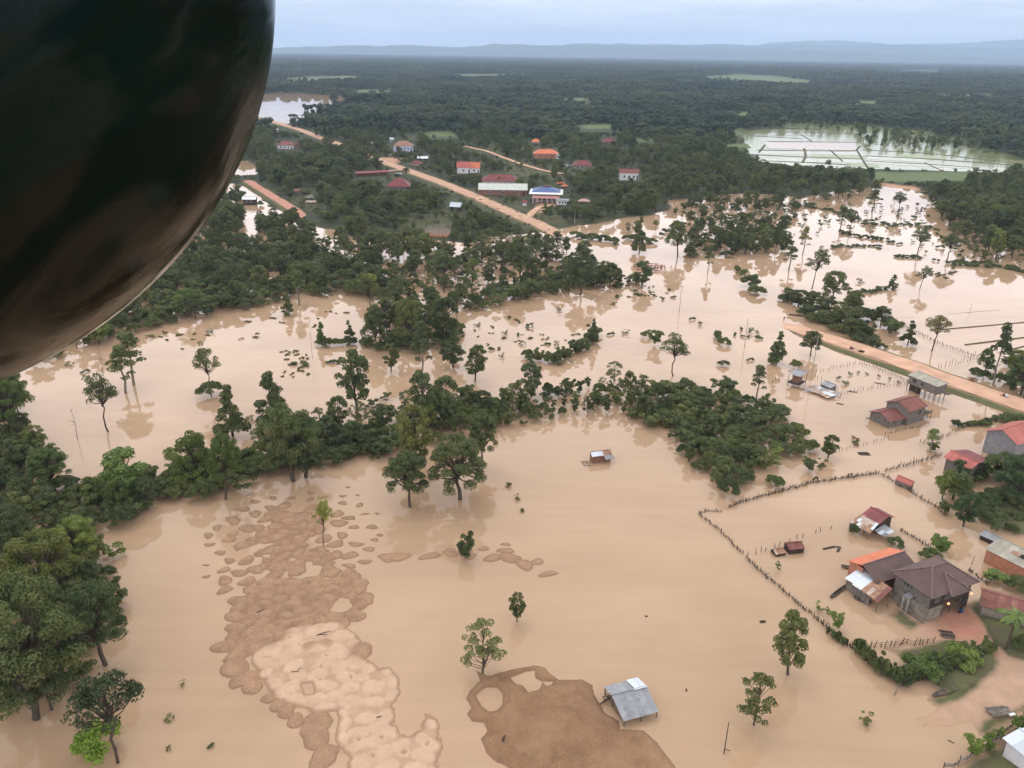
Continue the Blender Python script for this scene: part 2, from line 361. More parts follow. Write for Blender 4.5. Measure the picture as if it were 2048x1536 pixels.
def proto_tree(kind, seed, far=False):
    """a 10 m high tree with its foot at the origin; returns (crown mesh, trunk mesh, crown width)"""
    g = np.random.default_rng(seed * 7 + 3); cl = []; limbs = []
    lean = g.normal(size=2) * 0.35
    if kind in ('broad', 'grand'):
        w = 3.6; z0 = 3.0; G_ = kind == 'grand'
        for i in range(80 if G_ else 56):
            a = g.random() * 2 * pi; zz = g.random() ** 0.8
            rad = w * math.sqrt(max(0.08, 1 - (zz * 1.05 - 0.32) ** 2 * 1.6)) * (0.35 + 0.65 * g.random() ** .5)
            r = (0.75 + 0.6 * g.random()) * (.62 if G_ else .74)
            cl.append((rad * cos(a) + lean[0], rad * sin(a) + lean[1], z0 + zz * 6.0, r * 1.15, r * 1.15, r * 0.75))
        top = (lean[0], lean[1], 6.0); limbs.append((bend((0, 0, -1.5), top, g, .05, 6), [.32, .27, .24, .2, .16, .1]))
        for c in cl[::2]: limbs.append((bend((lean[0] * .5, lean[1] * .5, 2.6 + g.random() * 2), c[:3], g, .1, 3), [.12, .08, .03]))
        n, sz = (22000, .2) if G_ else (8000, .32)
    elif kind == 'oval':
        for i in range(58):
            a = g.random() * 2 * pi; zz = g.random()
            rad = 2.6 * math.sqrt(max(0.05, 1 - (zz * 2 - 1.0) ** 2)) * (0.3 + 0.7 * g.random() ** .5)
            r = 0.42 + 0.42 * g.random()
            cl.append((rad * cos(a) + lean[0] * zz, rad * sin(a) + lean[1] * zz, 1.9 + zz * 7.2, r, r, r * 0.85))
        limbs.append((bend((0, 0, -1.5), (lean[0], lean[1], 8.5), g, .04, 6), [.26, .22, .18, .14, .1, .04]))
        for c in cl[::2]: limbs.append((bend((lean[0] * c[2] / 10, lean[1] * c[2] / 10, c[2] - 1.2), c[:3], g, .1, 3), [.08, .06, .02]))
        n, sz = 6500, .34
    elif kind == 'umbrella':
        for i in range(34):
            a = g.random() * 2 * pi; rad = 3.4 * g.random() ** .5
            r = 0.5 + .4 * g.random(); cl.append((rad * cos(a) + lean[0] * 2, rad * sin(a) + lean[1] * 2, 8.3 - rad * rad * .13 + g.normal() * .55, r * 1.3, r * 1.3, r * .7))
        for i in range(5):
            a = g.random() * 2 * pi; rad = 2.2 + g.random() * 1.3; cl.append((rad * cos(a), rad * sin(a), 5.2 + g.random() * 1.6, 1.1, 1.1, .4))
        limbs.append((bend((0, 0, -1.5), (lean[0] * 1.5, lean[1] * 1.5, 7.0), g, .08, 7), [.26, .22, .2, .18, .15, .12, .09]))
        for c in cl[::1]: limbs.append((bend((lean[0], lean[1], min(c[2] - 1.2, 4.2 + g.random() * 2)), c[:3], g, .12, 3), [.09, .06, .02]))
        n, sz = 3400, .31
    elif kind == 'slender':
        for i in range(13):
            a = g.random() * 2 * pi; zz = g.random(); rad = 1.25 * (1.15 - zz) * (0.2 + .8 * g.random())
            r = .45 + .35 * g.random(); cl.append((rad * cos(a), rad * sin(a), 5.2 + zz * 4.4, r, r, r * .8))
        for i in range(2):
            a = g.random() * 2 * pi; cl.append((1.1 * cos(a), 1.1 * sin(a), 3.2 + g.random() * 1.5, .5, .5, .35))
        limbs.append((bend((0, 0, -1.5), (0, 0, 9.2), g, .02, 6), [.17, .15, .13, .1, .07, .03]))
        for c in cl: limbs.append(([(0, 0, c[2] - .8), c[:3]], [.05, .02]))
        n, sz = 1900, .30
    elif kind == 'cone':
        for i in range(30):
            a = g.random() * 2 * pi; zz = g.random() ** 1.2; rad = 2.5 * (1 - zz) ** .8 * (0.45 + .55 * g.random())
            r = .55 + .55 * g.random() * (1.1 - zz); cl.append((rad * cos(a), rad * sin(a), .9 + zz * 8.6, r * 1.1, r * 1.1, r * .8))
        limbs.append((bend((0, 0, -1.5), (0, 0, 9.0), g, .03, 5), [.24, .2, .15, .1, .03]))
        n, sz = 6500, .34
    elif kind == 'sparse':
        for i in range(34):
            a = g.random() * 2 * pi; zz = g.random()
            rad = 3.3 * math.sqrt(max(0.05, 1 - (zz * 1.7 - .75) ** 2)) * g.random() ** .4
            r = .4 + .35 * g.random(); cl.append((rad * cos(a), rad * sin(a), 2.0 + zz * 7.4, r * 1.2, r * 1.2, r * .7))
        limbs.append((bend((0, 0, -1.5), (0, 0, 8.5), g, .03, 6), [.2, .17, .14, .1, .07, .03]))
        for c in cl: limbs.append((bend((0, 0, max(.8, c[2] - 2.0)), c[:3], g, .08, 3), [.07, .05, .02]))
        n, sz = 4200, .29
    if far: n = int(n * .4); sz *= 1.6
    wdt = 2 * max(math.hypot(c[0], c[1]) + c[3] for c in cl)
    core = {'cone': .5, 'broad': .3, 'oval': .3, 'grand': .4}.get(kind, 0)
    return crown_mesh(kind + '_crown', cl, n, sz, seed, MT['leaf'], core), trunk_mesh(kind + '_trunk', limbs, MT['palebark'] if kind == 'slender' else MT['bark']), wdt

def proto_bush(kind, seed):
    """a bush 3 m high; returns (mesh, width)"""
    g = np.random.default_rng(seed * 13 + 5); cl = []
    if kind == 'dome':
        for i in range(26):
            a = g.random() * 2 * pi; rad = 1.8 * g.random() ** .6; r = .34 + .4 * g.random()
            cl.append((rad * cos(a), rad * sin(a), .5 + (1 - (rad / 2.1) ** 2) * 1.5 * (.6 + .4 * g.random()), r, r, r * .8))
        n, sz, core = 4200, .22, .5
    elif kind == 'low':
        for i in range(10):
            x = (g.random() - .5) * 4.6; cl.append((x, g.normal() * .5, .35 + g.random() * .9, .55 + .4 * g.random(), .6, .45 + .5 * g.random()))
        n, sz, core = 2000, .27, .5
    elif kind == 'wispy':
        for i in range(9):
            a = g.random() * 2 * pi; rad = 1.3 * g.random() ** .6; r = .3 + .3 * g.random()
            cl.append((rad * cos(a), rad * sin(a), .5 + 2.0 * g.random(), r, r, r * .9))
        n, sz, core = 800, .27, 0
    else:  # 'tall' bamboo-like clump
        for i in range(24):
            a = g.random() * 2 * pi; zz = g.random(); rad = (.5 + 1.2 * zz) * g.random() ** .5; r = .3 + .32 * g.random()
            cl.append((rad * cos(a), rad * sin(a), .4 + zz * 2.3, r, r, r * .8))
        n, sz, core = 3600, .21, .45
    wdt = 2 * max(math.hypot(c[0], c[1]) + c[3] for c in cl)
    return crown_mesh(kind + '_bush', cl, n, sz, seed, MT['leaf'], core, down=-.2), wdt

TREES = {k: [proto_tree(k, s) for s in range(n)] for k, n in (('broad', 4), ('grand', 3), ('oval', 3), ('umbrella', 3), ('slender', 2), ('cone', 3), ('sparse', 2))}
BUSHES = {k: [proto_bush(k, s) for s in range(n)] for k, n in (('dome', 4), ('low', 3), ('wispy', 3), ('tall', 3))}
def dead_tree(seed):
    g = np.random.default_rng(seed + 90); limbs = [(bend((0, 0, -1), (.1, 0, 9.5), g, .03, 5), [.13, .11, .08, .06, .02])]
    for i in range(14):
        z = 4.5 + g.random() * 4.5; a = g.random() * 2 * pi; L = 1.9 - (z - 4) * .2
        limbs.append((bend((.05, 0, z), (L * cos(a), L * sin(a), z + .9), g, .15, 3), [.04, .025, .01]))
    return trunk_mesh('dead_trunk', limbs, MT['palebark'])
DEAD = dead_tree(0)

TREE_OF = {}
def place_tree(kind, i, loc, h, w, label, group=None, rz=None, tint=None, twist=None):
    cm, tm, wd = TREES[kind][i % len(TREES[kind])]
    rz = random.random() * 6.28 if rz is None else rz
    sx = w / wd; sz = h / 10.0
    o = thing('tree', label, 'tree', loc, rz, group)
    for nm, me in (('crown', cm), ('trunk', tm)):
        c = link(nm, me, o); c.scale = (sx, sx, sz)
        if tint and nm == 'crown': c.color = (*tint, 1)
    return o
def place_bush(kind, i, loc, h, w, label, group=None, tint=None, rz=None, name='bush', cat='bush'):
    me, wd = BUSHES[kind][i % len(BUSHES[kind])]
    o = link(name, me, None, loc, random.random() * 6.28 if rz is None else rz)
    o.scale = (w / wd, w / wd, h / 3.0)
    if tint: o.color = (*tint, 1)
    return tag(o, label, cat, group)

# patches of far forest: many small crowns in one mesh, instanced as one mass
def forest_patch(name, size, ncr, nq, hmin, hmax, seed, leaf, sub=4):
    g = np.random.default_rng(seed + 400); cl = []
    for i in range(ncr):
        x, y = (g.random(2) - .5) * size; big = g.random() < .16; h = hmin + (hmax - hmin) * (g.random() ** 1.6 if not big else 1.1); w = (1.8 + 2.0 * g.random()) * (1.6 if big else 1)
        for k in range(sub):
            a = g.random() * 2 * pi; r = w * (.45 + .25 * g.random())
            cl.append((x + cos(a) * w * .5, y + sin(a) * w * .5, h - r * .8 - g.random() * 2, r, r, r * .8))
        cl.append((x, y, h * .35, w * .6, w * .6, h * .3))
    return crown_mesh(name, cl, nq, leaf, seed, MT['leaf_far'], .78, down=-.1, jit=.5)

def proto_collection(name, meshes):
    c = bpy.data.collections.new(name)
    for i, me in enumerate(meshes):
        o = bpy.data.objects.new('%s_%02d' % (name, i), me); c.objects.link(o)
    return c
def scatter(name, coll, nproto, pts, rz, scl, idx, label=None):
    """one mass of plants: geometry-node instances on points"""
    me = bpy.data.meshes.new(name); me.from_pydata([tuple(p) for p in pts], [], [])
    a = me.attributes.new('rz', 'FLOAT', 'POINT'); a.data.foreach_set('value', np.asarray(rz, np.float32))
    a = me.attributes.new('scl', 'FLOAT_VECTOR', 'POINT'); a.data.foreach_set('vector', np.asarray(scl, np.float32).ravel())
    a = me.attributes.new('idx', 'INT', 'POINT'); a.data.foreach_set('value', np.asarray(idx, np.int32))
    o = link(name, me, kind='stuff')
    if label: o['label'] = label; o['category'] = 'forest'
    ng = bpy.data.node_groups.new(name, 'GeometryNodeTree')
    ng.interface.new_socket('Geometry', in_out='INPUT', socket_type='NodeSocketGeometry')
    ng.interface.new_socket('Geometry', in_out='OUTPUT', socket_type='NodeSocketGeometry')
    gi = ng.nodes.new('NodeGroupInput'); go = ng.nodes.new('NodeGroupOutput')
    ci = ng.nodes.new('GeometryNodeCollectionInfo'); ci.inputs['Collection'].default_value = coll
    ci.inputs['Separate Children'].default_value = True; ci.inputs['Reset Children'].default_value = True
    ip = ng.nodes.new('GeometryNodeInstanceOnPoints'); ip.inputs['Pick Instance'].default_value = True
    def attr(n, t):
        q = ng.nodes.new('GeometryNodeInputNamedAttribute'); q.data_type = t; q.inputs['Name'].default_value = n; return q
    A, B, C_ = attr('rz', 'FLOAT'), attr('scl', 'FLOAT_VECTOR'), attr('idx', 'INT')
    cx = ng.nodes.new('ShaderNodeCombineXYZ')
    L = ng.links.new
    L(A.outputs[0], cx.inputs['Z']); L(gi.outputs[0], ip.inputs['Points']); L(ci.outputs[0], ip.inputs['Instance'])
    L(cx.outputs[0], ip.inputs['Rotation']); L(B.outputs[0], ip.inputs['Scale']); L(C_.outputs[0], ip.inputs['Instance Index'])
    L(ip.outputs[0], go.inputs[0])
    md = o.modifiers.new('scatter', 'NODES'); md.node_group = ng
    return o
# ------------------------------------------------------------------ the setting: water, ground, hills
WAT = bpy.data.materials.new('muddy_water'); WAT.use_nodes = True
def water_mat(m, c1, c2, rough=0.03, bump=0.012):
    t = m.node_tree; b = t.nodes['Principled BSDF']
    b.inputs['Roughness'].default_value = rough; b.inputs['IOR'].default_value = 1.33
    g = N(t, 'ShaderNodeNewGeometry')
    n1 = N(t, 'ShaderNodeTexNoise'); n1.inputs['Scale'].default_value = 0.022; n1.inputs['Detail'].default_value = 5; n1.inputs['Distortion'].default_value = 1.2
    t.links.new(g.outputs['Position'], n1.inputs[0])
    rp = N(t, 'ShaderNodeValToRGB'); rp.color_ramp.elements[0].position = .3; rp.color_ramp.elements[1].position = .7
    rp.color_ramp.elements[0].color = (*c1, 1); rp.color_ramp.elements[1].color = (*c2, 1)
    mpw = N(t, 'ShaderNodeMapping'); mpw.inputs['Rotation'].default_value = (0, 0, .5); mpw.inputs['Scale'].default_value = (.035, .22, 1); t.links.new(g.outputs['Position'], mpw.inputs[0])
    n3 = N(t, 'ShaderNodeTexNoise'); n3.inputs['Scale'].default_value = 1.0; n3.inputs['Detail'].default_value = 6; n3.inputs['Distortion'].default_value = 1.5; t.links.new(mpw.outputs[0], n3.inputs[0])
    av = N(t, 'ShaderNodeMixRGB'); av.inputs[0].default_value = .28; t.links.new(n1.outputs[0], av.inputs[1]); t.links.new(n3.outputs[0], av.inputs[2])
    t.links.new(av.outputs[0], rp.inputs[0]); t.links.new(rp.outputs[0], b.inputs['Base Color'])
    n2 = N(t, 'ShaderNodeTexNoise'); n2.inputs['Scale'].default_value = 0.7; n2.inputs['Detail'].default_value = 3
    t.links.new(g.outputs['Position'], n2.inputs[0])
    bp = N(t, 'ShaderNodeBump'); bp.inputs['Distance'].default_value = bump; bp.inputs['Strength'].default_value = 1
    t.links.new(n2.outputs[0], bp.inputs['Height']); t.links.new(bp.outputs[0], b.inputs['Normal'])
water_mat(WAT, (0.340, 0.230, 0.146), (0.44, 0.304, 0.200), .015, .007)
S = 26000
# the flood: one sheet, finer near the camera
wv = [(-S, -S, 0), (S, -S, 0), (S, S, 0), (-S, S, 0)]
link('water', mesh_np('water', wv, [[0, 1, 2, 3]], WAT), kind='structure')

# --- outlines (pixels of the photograph, put on the ground plane)
ROAD_UP = [(430, 200), (480, 222), (515, 238), (560, 250), (600, 262), (640, 278), (690, 296), (740, 315), (780, 332), (830, 350), (880, 368), (940, 393), (1000, 420), (1050, 443), (1100, 462), (1150, 484)]
ROAD_LO = [(1560, 642), (1600, 660), (1640, 675), (1700, 695), (1780, 722), (1850, 748), (1920, 773), (1990, 797), (2060, 821), (2160, 856), (2300, 905), (2500, 975)]
ROAD_L = [(496, 366), (512, 377), (540, 394), (575, 416), (608, 438), (640, 459), (680, 480)]
PATH_1 = [(930, 296), (975, 306), (1010, 320), (1040, 331), (1085, 345), (1125, 352)]
PATH_2 = [(715, 352), (760, 349), (800, 343), (815, 345)]
PATH_3 = [(1052, 442), (1066, 428), (1078, 418)]
W_ = lambda l: np.array([pxy(a, b) for a, b in l])
LAND = poly([(-900, 440), (100, 440), (300, 425), (420, 385), (460, 366), (490, 372), (520, 398), (560, 425), (600, 445), (660, 462), (720, 478), (780, 480), (830, 482), (880, 478), (930, 486), (1000, 474), (1060, 472), (1110, 458), (1145, 452), (1185, 448), (1240, 436), (1300, 430), (1335, 420), (1345, 402), (1400, 396), (1440, 392), (1500, 388), (1560, 392), (1600, 398), (1660, 385), (1720, 378), (1760, 372), (1830, 380), (1880, 402), (1915, 440), (1960, 468), (2048, 500), (2200, 540), (2600, 640), (3600, 640), (3600, 150), (2048, 124), (550, 102), (-900, 90)])
# past ~15 km the unprojected points run off: clamp
_r = np.hypot(LAND[:, 0], LAND[:, 1]); bad = (_r > 19000) | (LAND[:, 1] < 0)
for i in np.where(bad)[0]:
    a = [math.atan2(3600 - 1024, F)] * 0 or math.atan2(LAND[i, 0], abs(LAND[i, 1])) if LAND[i, 1] > 0 else math.atan2(-LAND[i, 0], abs(LAND[i, 1]))
    LAND[i] = (19000 * sin(a), 19000 * cos(a))
LAND[-1] = (-24000, 12000); LAND[-2] = (-8000, 19500); LAND[-3] = (9000, 19500); LAND[-4] = (26000, 9000)
POND_L = poly([(430, 205), (480, 188), (560, 187), (640, 189), (722, 197), (700, 206), (665, 213), (640, 222), (600, 238), (575, 248), (545, 243), (515, 233), (470, 222)])
POND_L2 = poly([(470, 240), (515, 246), (555, 258), (560, 266), (520, 266), (440, 262)])
POND_L3 = poly([(440, 322), (500, 322), (518, 332), (510, 350), (485, 352), (440, 350)])
POND_M = poly([(640, 258), (672, 257), (672, 264), (648, 265)])
PADDY = poly([(1478, 262), (1560, 258), (1700, 262), (1860, 280), (1990, 302), (2048, 318), (2180, 345), (2048, 346), (1960, 344), (1850, 340), (1700, 338), (1560, 330), (1470, 312), (1500, 296)])
PADDY2 = poly([(1560, 248), (1700, 250), (1840, 262), (1960, 286), (1860, 278), (1700, 262), (1570, 256)])
LAKE = poly([(1776, 141.5), (1830, 140.6), (1910, 143.5), (1912, 146), (1830, 145.5), (1790, 144)])
LAKE2 = poly([(1560, 129.0), (1680, 132.0), (1680, 133.2), (1560, 130.6)])
GREENS = [poly(p) for p in ([(1440, 292), (1500, 288), (1520, 300), (1480, 312), (1450, 308)], [(1716, 346), (1850, 346), (1960, 346), (1940, 366), (1800, 366), (1730, 362)],
                            [(1400, 153), (1450, 149), (1540, 153), (1622, 161), (1610, 168), (1500, 164), (1420, 159)], [(700, 182), (740, 179), (790, 184), (740, 188)], [(850, 264), (910, 264), (912, 275), (860, 276)],
                            [(1430, 226), (1510, 226), (1500, 236), (1450, 236)], [(1270, 278), (1300, 277), (1310, 285), (1280, 286)], [(1160, 252), (1230, 250), (1230, 258), (1170, 260)], [(560, 158), (700, 152), (720, 156), (600, 164)], [(900, 150), (1040, 147), (1060, 151), (930, 155)], [(1100, 200), (1180, 197), (1170, 203)], [(1640, 205), (1760, 203), (1740, 212)], [(1850, 190), (2000, 190), (1960, 198)], [(1200, 172), (1300, 170), (1280, 176)], [(640, 143), (760, 141), (740, 145)], [(1440, 262), (1480, 258), (1500, 268), (1450, 275)])]
MEADOW = [poly(p) for p in ([(900, 372), (960, 385), (1040, 425), (1085, 450), (1060, 462), (980, 426), (880, 380)], [(1060, 425), (1110, 425), (1140, 440), (1230, 428), (1250, 436), (1200, 446), (1120, 452), (1075, 445)],
                            [(810, 425), (900, 415), (920, 440), (900, 470), (830, 472), (800, 450)], [(760, 308), (830, 312), (840, 335), (790, 325)], [(1000, 325), (1060, 322), (1130, 335), (1160, 352), (1120, 365), (1010, 350)],
                            [(1100, 340), (1180, 335), (1230, 350), (1150, 362)], [(935, 295), (1000, 290), (1130, 300), (1110, 312), (1000, 312)], [(575, 385), (640, 392), (625, 425), (590, 410)], [(1020, 400), (1050, 412), (1070, 432), (1010, 415)])]
BARE = [poly(p) for p in ([(1762, 368), (1840, 378), (1850, 384), (1780, 380)], [(1080, 408), (1110, 408), (1100, 425), (1075, 428)], [(745, 315), (800, 318), (800, 330), (760, 326)])]
roads_w = {'up': W_(ROAD_UP), 'lo': W_(ROAD_LO), 'l': W_(ROAD_L), 'p1': W_(PATH_1), 'p2': W_(PATH_2), 'p3': W_(PATH_3)}

GM = bpy.data.materials.new('land'); GM.use_nodes = True
def land_mat(m, forest, grass, dirt, pale, wet=(0.20, 0.14, 0.10)):
    t = m.node_tree; b = t.nodes['Principled BSDF']; b.inputs['Roughness'].default_value = .9; b.inputs['Specular IOR Level'].default_value = .15
    at = N(t, 'ShaderNodeAttribute'); at.attribute_name = 'cls'
    sx = N(t, 'ShaderNodeSeparateXYZ'); t.links.new(at.outputs['Vector'], sx.inputs[0])
    g = N(t, 'ShaderNodeNewGeometry')
    def two(c, s, k=.6):
        n = N(t, 'ShaderNodeTexNoise'); n.inputs['Scale'].default_value = s; n.inputs['Detail'].default_value = 7; n.inputs['Roughness'].default_value = .65
        t.links.new(g.outputs['Position'], n.inputs[0])
        r = N(t, 'ShaderNodeValToRGB'); r.color_ramp.elements[0].position = .35; r.color_ramp.elements[1].position = .65
        r.color_ramp.elements[0].color = (*[v * k for v in c], 1); r.color_ramp.elements[1].color = (*c, 1)
        t.links.new(n.outputs[0], r.inputs[0]); return r.outputs[0]
    col = two(forest, .08)
    for ch, c, s in ((1, grass, .25), (0, dirt, .35), (2, pale, .5)):
        mx = N(t, 'ShaderNodeMixRGB'); t.links.new(sx.outputs[ch], mx.inputs[0]); t.links.new(col, mx.inputs[1]); t.links.new(two(c, s, .78), mx.inputs[2]); col = mx.outputs[0]
    # the strip the flood has soaked
    sp = N(t, 'ShaderNodeSeparateXYZ'); t.links.new(g.outputs['Position'], sp.inputs[0])
    nw = N(t, 'ShaderNodeTexNoise'); nw.inputs['Scale'].default_value = .8; t.links.new(g.outputs['Position'], nw.inputs[0])
    wa = N(t, 'ShaderNodeMath', operation='MULTIPLY_ADD'); wa.inputs[1].default_value = .12; t.links.new(nw.outputs[0], wa.inputs[0]); wa.inputs[2].default_value = -.06
    wb = N(t, 'ShaderNodeMath', operation='ADD'); t.links.new(sp.outputs[2], wb.inputs[0]); t.links.new(wa.outputs[0], wb.inputs[1])
    wr = N(t, 'ShaderNodeMapRange'); wr.inputs['From Min'].default_value = .04; wr.inputs['From Max'].default_value = .16; wr.inputs['To Min'].default_value = .75; wr.inputs['To Max'].default_value = 0
    t.links.new(wb.outputs[0], wr.inputs[0])
    mx = N(t, 'ShaderNodeMixRGB'); t.links.new(wr.outputs[0], mx.inputs[0]); t.links.new(col, mx.inputs[1]); mx.inputs[2].default_value = (*wet, 1)
    t.links.new(mx.outputs[0], b.inputs['Base Color'])
    n2 = N(t, 'ShaderNodeTexNoise'); n2.inputs['Scale'].default_value = 2.5; n2.inputs['Detail'].default_value = 6
    t.links.new(g.outputs['Position'], n2.inputs[0])
    bp = N(t, 'ShaderNodeBump'); bp.inputs['Distance'].default_value = .12; t.links.new(n2.outputs[0], bp.inputs['Height']); t.links.new(bp.outputs[0], b.inputs['Normal'])
land_mat(GM, (0.055, 0.065, 0.036), (0.080, 0.084, 0.042), (0.52, 0.31, 0.20), (0.12, 0.16, 0.07))

# --- ground of the village and the plain, one polar sheet out to the hills
na, nr = 620, 560
az = np.linspace(R(-58), R(58), na); rr_ = 330 * (19500 / 330) ** np.linspace(0, 1, nr)
A_, R_ = np.meshgrid(az, rr_); X = R_ * np.sin(A_); Y = R_ * np.cos(A_)
wx = X + fbm(X, Y, 22, 3) * np.minimum(6, R_ * .012); wy = Y + fbm(X, Y, 22, 9) * np.minimum(6, R_ * .012)
sd = sdpoly(wx, wy, LAND, 400)
amp = np.clip(R_ / 500, 1, 3)
H_ = np.clip(sd * .10, -2.0, 0.9) + fbm(X, Y, 14, 21) * .18 * (np.abs(sd) < 40)
for pg, dep in ((POND_L, 3), (POND_L2, 3), (POND_L3, 2.5), (POND_M, 2.5), (PADDY, 3.2), (PADDY2, 3.2), (LAKE, 3.4), (LAKE2, 3.4)):
    s_ = sdpoly(wx, wy, pg, 200); H_ = np.where(s_ > -25, np.minimum(H_, 0.9 + (-s_) * .12 - .9), H_); H_ = np.maximum(H_, -2.5)
cls = np.zeros(X.shape + (4,)); cls[..., 3] = 1
for pg in MEADOW: cls[..., 1] = np.maximum(cls[..., 1], sstep(-4, 5, sdpoly(wx, wy, pg, 30)))
for pg in GREENS: cls[..., 2] = np.maximum(cls[..., 2], sstep(-6, 6, sdpoly(wx, wy, pg, 30)))
for pg in BARE: cls[..., 0] = np.maximum(cls[..., 0], sstep(-3, 3, sdpoly(wx, wy, pg, 30)))
cls[..., 1] = np.maximum(cls[..., 1], sstep(.25, .6, fbm(X, Y, 70, 44)) * .6)
idx = np.arange(na * nr).reshape(nr, na)
Fq = np.stack([idx[:-1, :-1], idx[:-1, 1:], idx[1:, 1:], idx[1:, :-1]], -1).reshape(-1, 4)
keep = (H_.ravel()[Fq].max(1) > -1.2)
Fq = Fq[keep]
V = np.stack([X, Y, H_], -1).reshape(-1, 3)
used = np.unique(Fq); mp_ = -np.ones(len(V), int); mp_[used] = np.arange(len(used))
g_ = link('ground', mesh_np('ground', V[used], mp_[Fq], GM, True, cls.reshape(-1, 4)[used]), kind='structure')

# --- roads: swept ribbons with soft grassy shoulders
def resample(l, step):
    l = np.asarray(l); d = np.concatenate([[0], np.cumsum(np.hypot(*np.diff(l, axis=0).T))]); n = max(2, int(d[-1] / step))
    t = np.linspace(0, d[-1], n); q = np.stack([np.interp(t, d, l[:, 0]), np.interp(t, d, l[:, 1])], 1)
    for _ in range(6): q[1:-1] = (q[:-2] + 2 * q[1:-1] + q[2:]) / 4
    return q, t
ROADM = mat('road_dirt', (0.58, 0.37, 0.26), .9, scale=.22, bump=.05, bscale=2, c2=(0.44, 0.27, 0.185), detail=10)
REDM = mat('red_road_dirt', (0.46, 0.23, 0.17), .9, scale=.35, bump=.04, bscale=3, c2=(0.36, 0.17, 0.125), detail=8)
VERGE = bpy.data.materials.new('verge'); VERGE.use_nodes = True
land_mat(VERGE, (0.10, 0.10, 0.05), (0.15, 0.15, 0.075), (0.40, 0.26, 0.17), (0.17, 0.22, 0.085))
def road(line, width, zfun, step=1.5, verge=2.2, mat_=ROADM, name='road', nlat=9):
    q, t = resample(line, step); d = np.gradient(q, axis=0); d /= np.linalg.norm(d, axis=1)[:, None]; n_ = np.stack([-d[:, 1], d[:, 0]], 1)
    def strip(offs, zs, nm, m, kind='structure', col=None):
        rows = []; cc = []
        for k, (o_, z_) in enumerate(zip(offs, zs)):
            wob = fbm(q[:, 0] + k * 7, q[:, 1], 7, 5) * (1.0 if abs(o_) > width * .45 else .15)
            p = q + n_ * (o_ + np.sign(o_) * wob)[:, None]
            z = np.array([zfun(a) for a in t]) + z_ + fbm(p[:, 0], p[:, 1], 3, 8) * .05 * (abs(o_) > .5)
            rows.append(np.stack([p[:, 0], p[:, 1], z], 1)); c = np.zeros((len(q), 4)); c[:, 1] = .5 if abs(o_) > width / 2 + .2 else 0; c[:, 3] = 1; c[:, 0] = 1 if abs(o_) < width / 2 + .3 else .0; cc.append(c)
        V = np.stack(rows, 1).reshape(-1, 3); m_ = len(offs); i = np.arange(len(q) * m_).reshape(len(q), m_)
        Fq = np.stack([i[:-1, :-1], i[:-1, 1:], i[1:, 1:], i[1:, :-1]], -1).reshape(-1, 4)
        return link(nm, mesh_np(nm, V, Fq, m, True, np.stack(cc, 1).reshape(-1, 4)), kind=kind)
    w = width / 2
    offs = np.linspace(-w, w, nlat)
    rut = -.06 * np.exp(-((np.abs(offs) - w * .4) / (w * .18)) ** 2)
    strip(offs, .55 + .08 * (1 - (offs / w) ** 2) + rut, name, mat_)
    strip([-w - verge * 1.6, -w - verge, -w - verge * .5, -w - .1, -w + .25, 0, w - .25, w + .1, w + verge * .5, w + verge, w + verge * 1.6], [-1.2, -.25, .30, .47, .45, .3, .45, .47, .30, -.25, -1.2], 'verge', VERGE)
Lup = resample(roads_w['up'], 2)[1][-1]
road(roads_w['up'], 7.8, lambda a: 1.0 - sstep(Lup - 46, Lup - 6, a) * 1.75, 2.5, 2.6)
Llo = resample(roads_w['lo'], 2)[1][-1]
road(roads_w['lo'], 7.6, lambda a: -.62 + sstep(0, 32, a) * .95, 1.2, 2.6)
Ll = resample(roads_w['l'], 2)[1][-1]
road(roads_w['l'], 5.2, lambda a: 1.1 - sstep(Ll * .58, Ll * .80, a) * 1.8, 2.0, 1.6, REDM)
road(roads_w['p1'], 3.4, lambda a: 1.1, 3, 1.0, name='path')
road(roads_w['p2'], 3.0, lambda a: 1.1, 3, 1.0, name='path')
road(roads_w['p3'], 3.5, lambda a: .75, 2, 1.0, name='path')

# --- hills on the horizon
HM = mat('hill_forest', (0.06, 0.085, 0.05), .95, scale=.004, c2=(0.04, 0.06, 0.035))
def ridge(dist, prof, depth, name='hills', seed=0):
    """prof: pixels of the skyline; the ridge stands at dist metres"""
    xs = np.linspace(prof[0][0], prof[-1][0], 420); ys = np.interp(xs, [p[0] for p in prof], [p[1] for p in prof])
    rows = []
    for k, (s_, f_) in enumerate(((-1, 0), (-.62, .22), (-.35, .55), (-.12, .86), (0, 1.0), (.2, .8), (.7, .3), (1, 0))):
        L = []
        for i, (x, y) in enumerate(zip(xs, ys)):
            d = ray(x, y); h2 = math.hypot(d.x, d.y); z = CAM_H + d.z / h2 * dist
            u = Vector((d.x / h2, d.y / h2)) * (dist + s_ * depth + 0)
            nn = 1 + .28 * float(vnoise(np.array([i / 9.0]), np.array([k * 3.1]), seed)[0] - .5) if 0 < f_ < 1 else 1
            L.append((u.x, u.y, max(-1, (z - 0) * f_ * nn) if f_ else -2))
        rows.append(L)
    V = np.array(rows).reshape(-1, 3); i = np.arange(len(V)).reshape(len(rows), -1)
    Fq = np.stack([i[:-1, :-1], i[:-1, 1:], i[1:, 1:], i[1:, :-1]], -1).reshape(-1, 4)
    return link(name, mesh_np(name, V, Fq, HM, True), kind='structure')
j = lambda pts, s: [(x, y + float(vnoise(np.array([x / 17.0]), np.array([1.0]), s)[0] - .5) * 2.6) for x, y in pts]
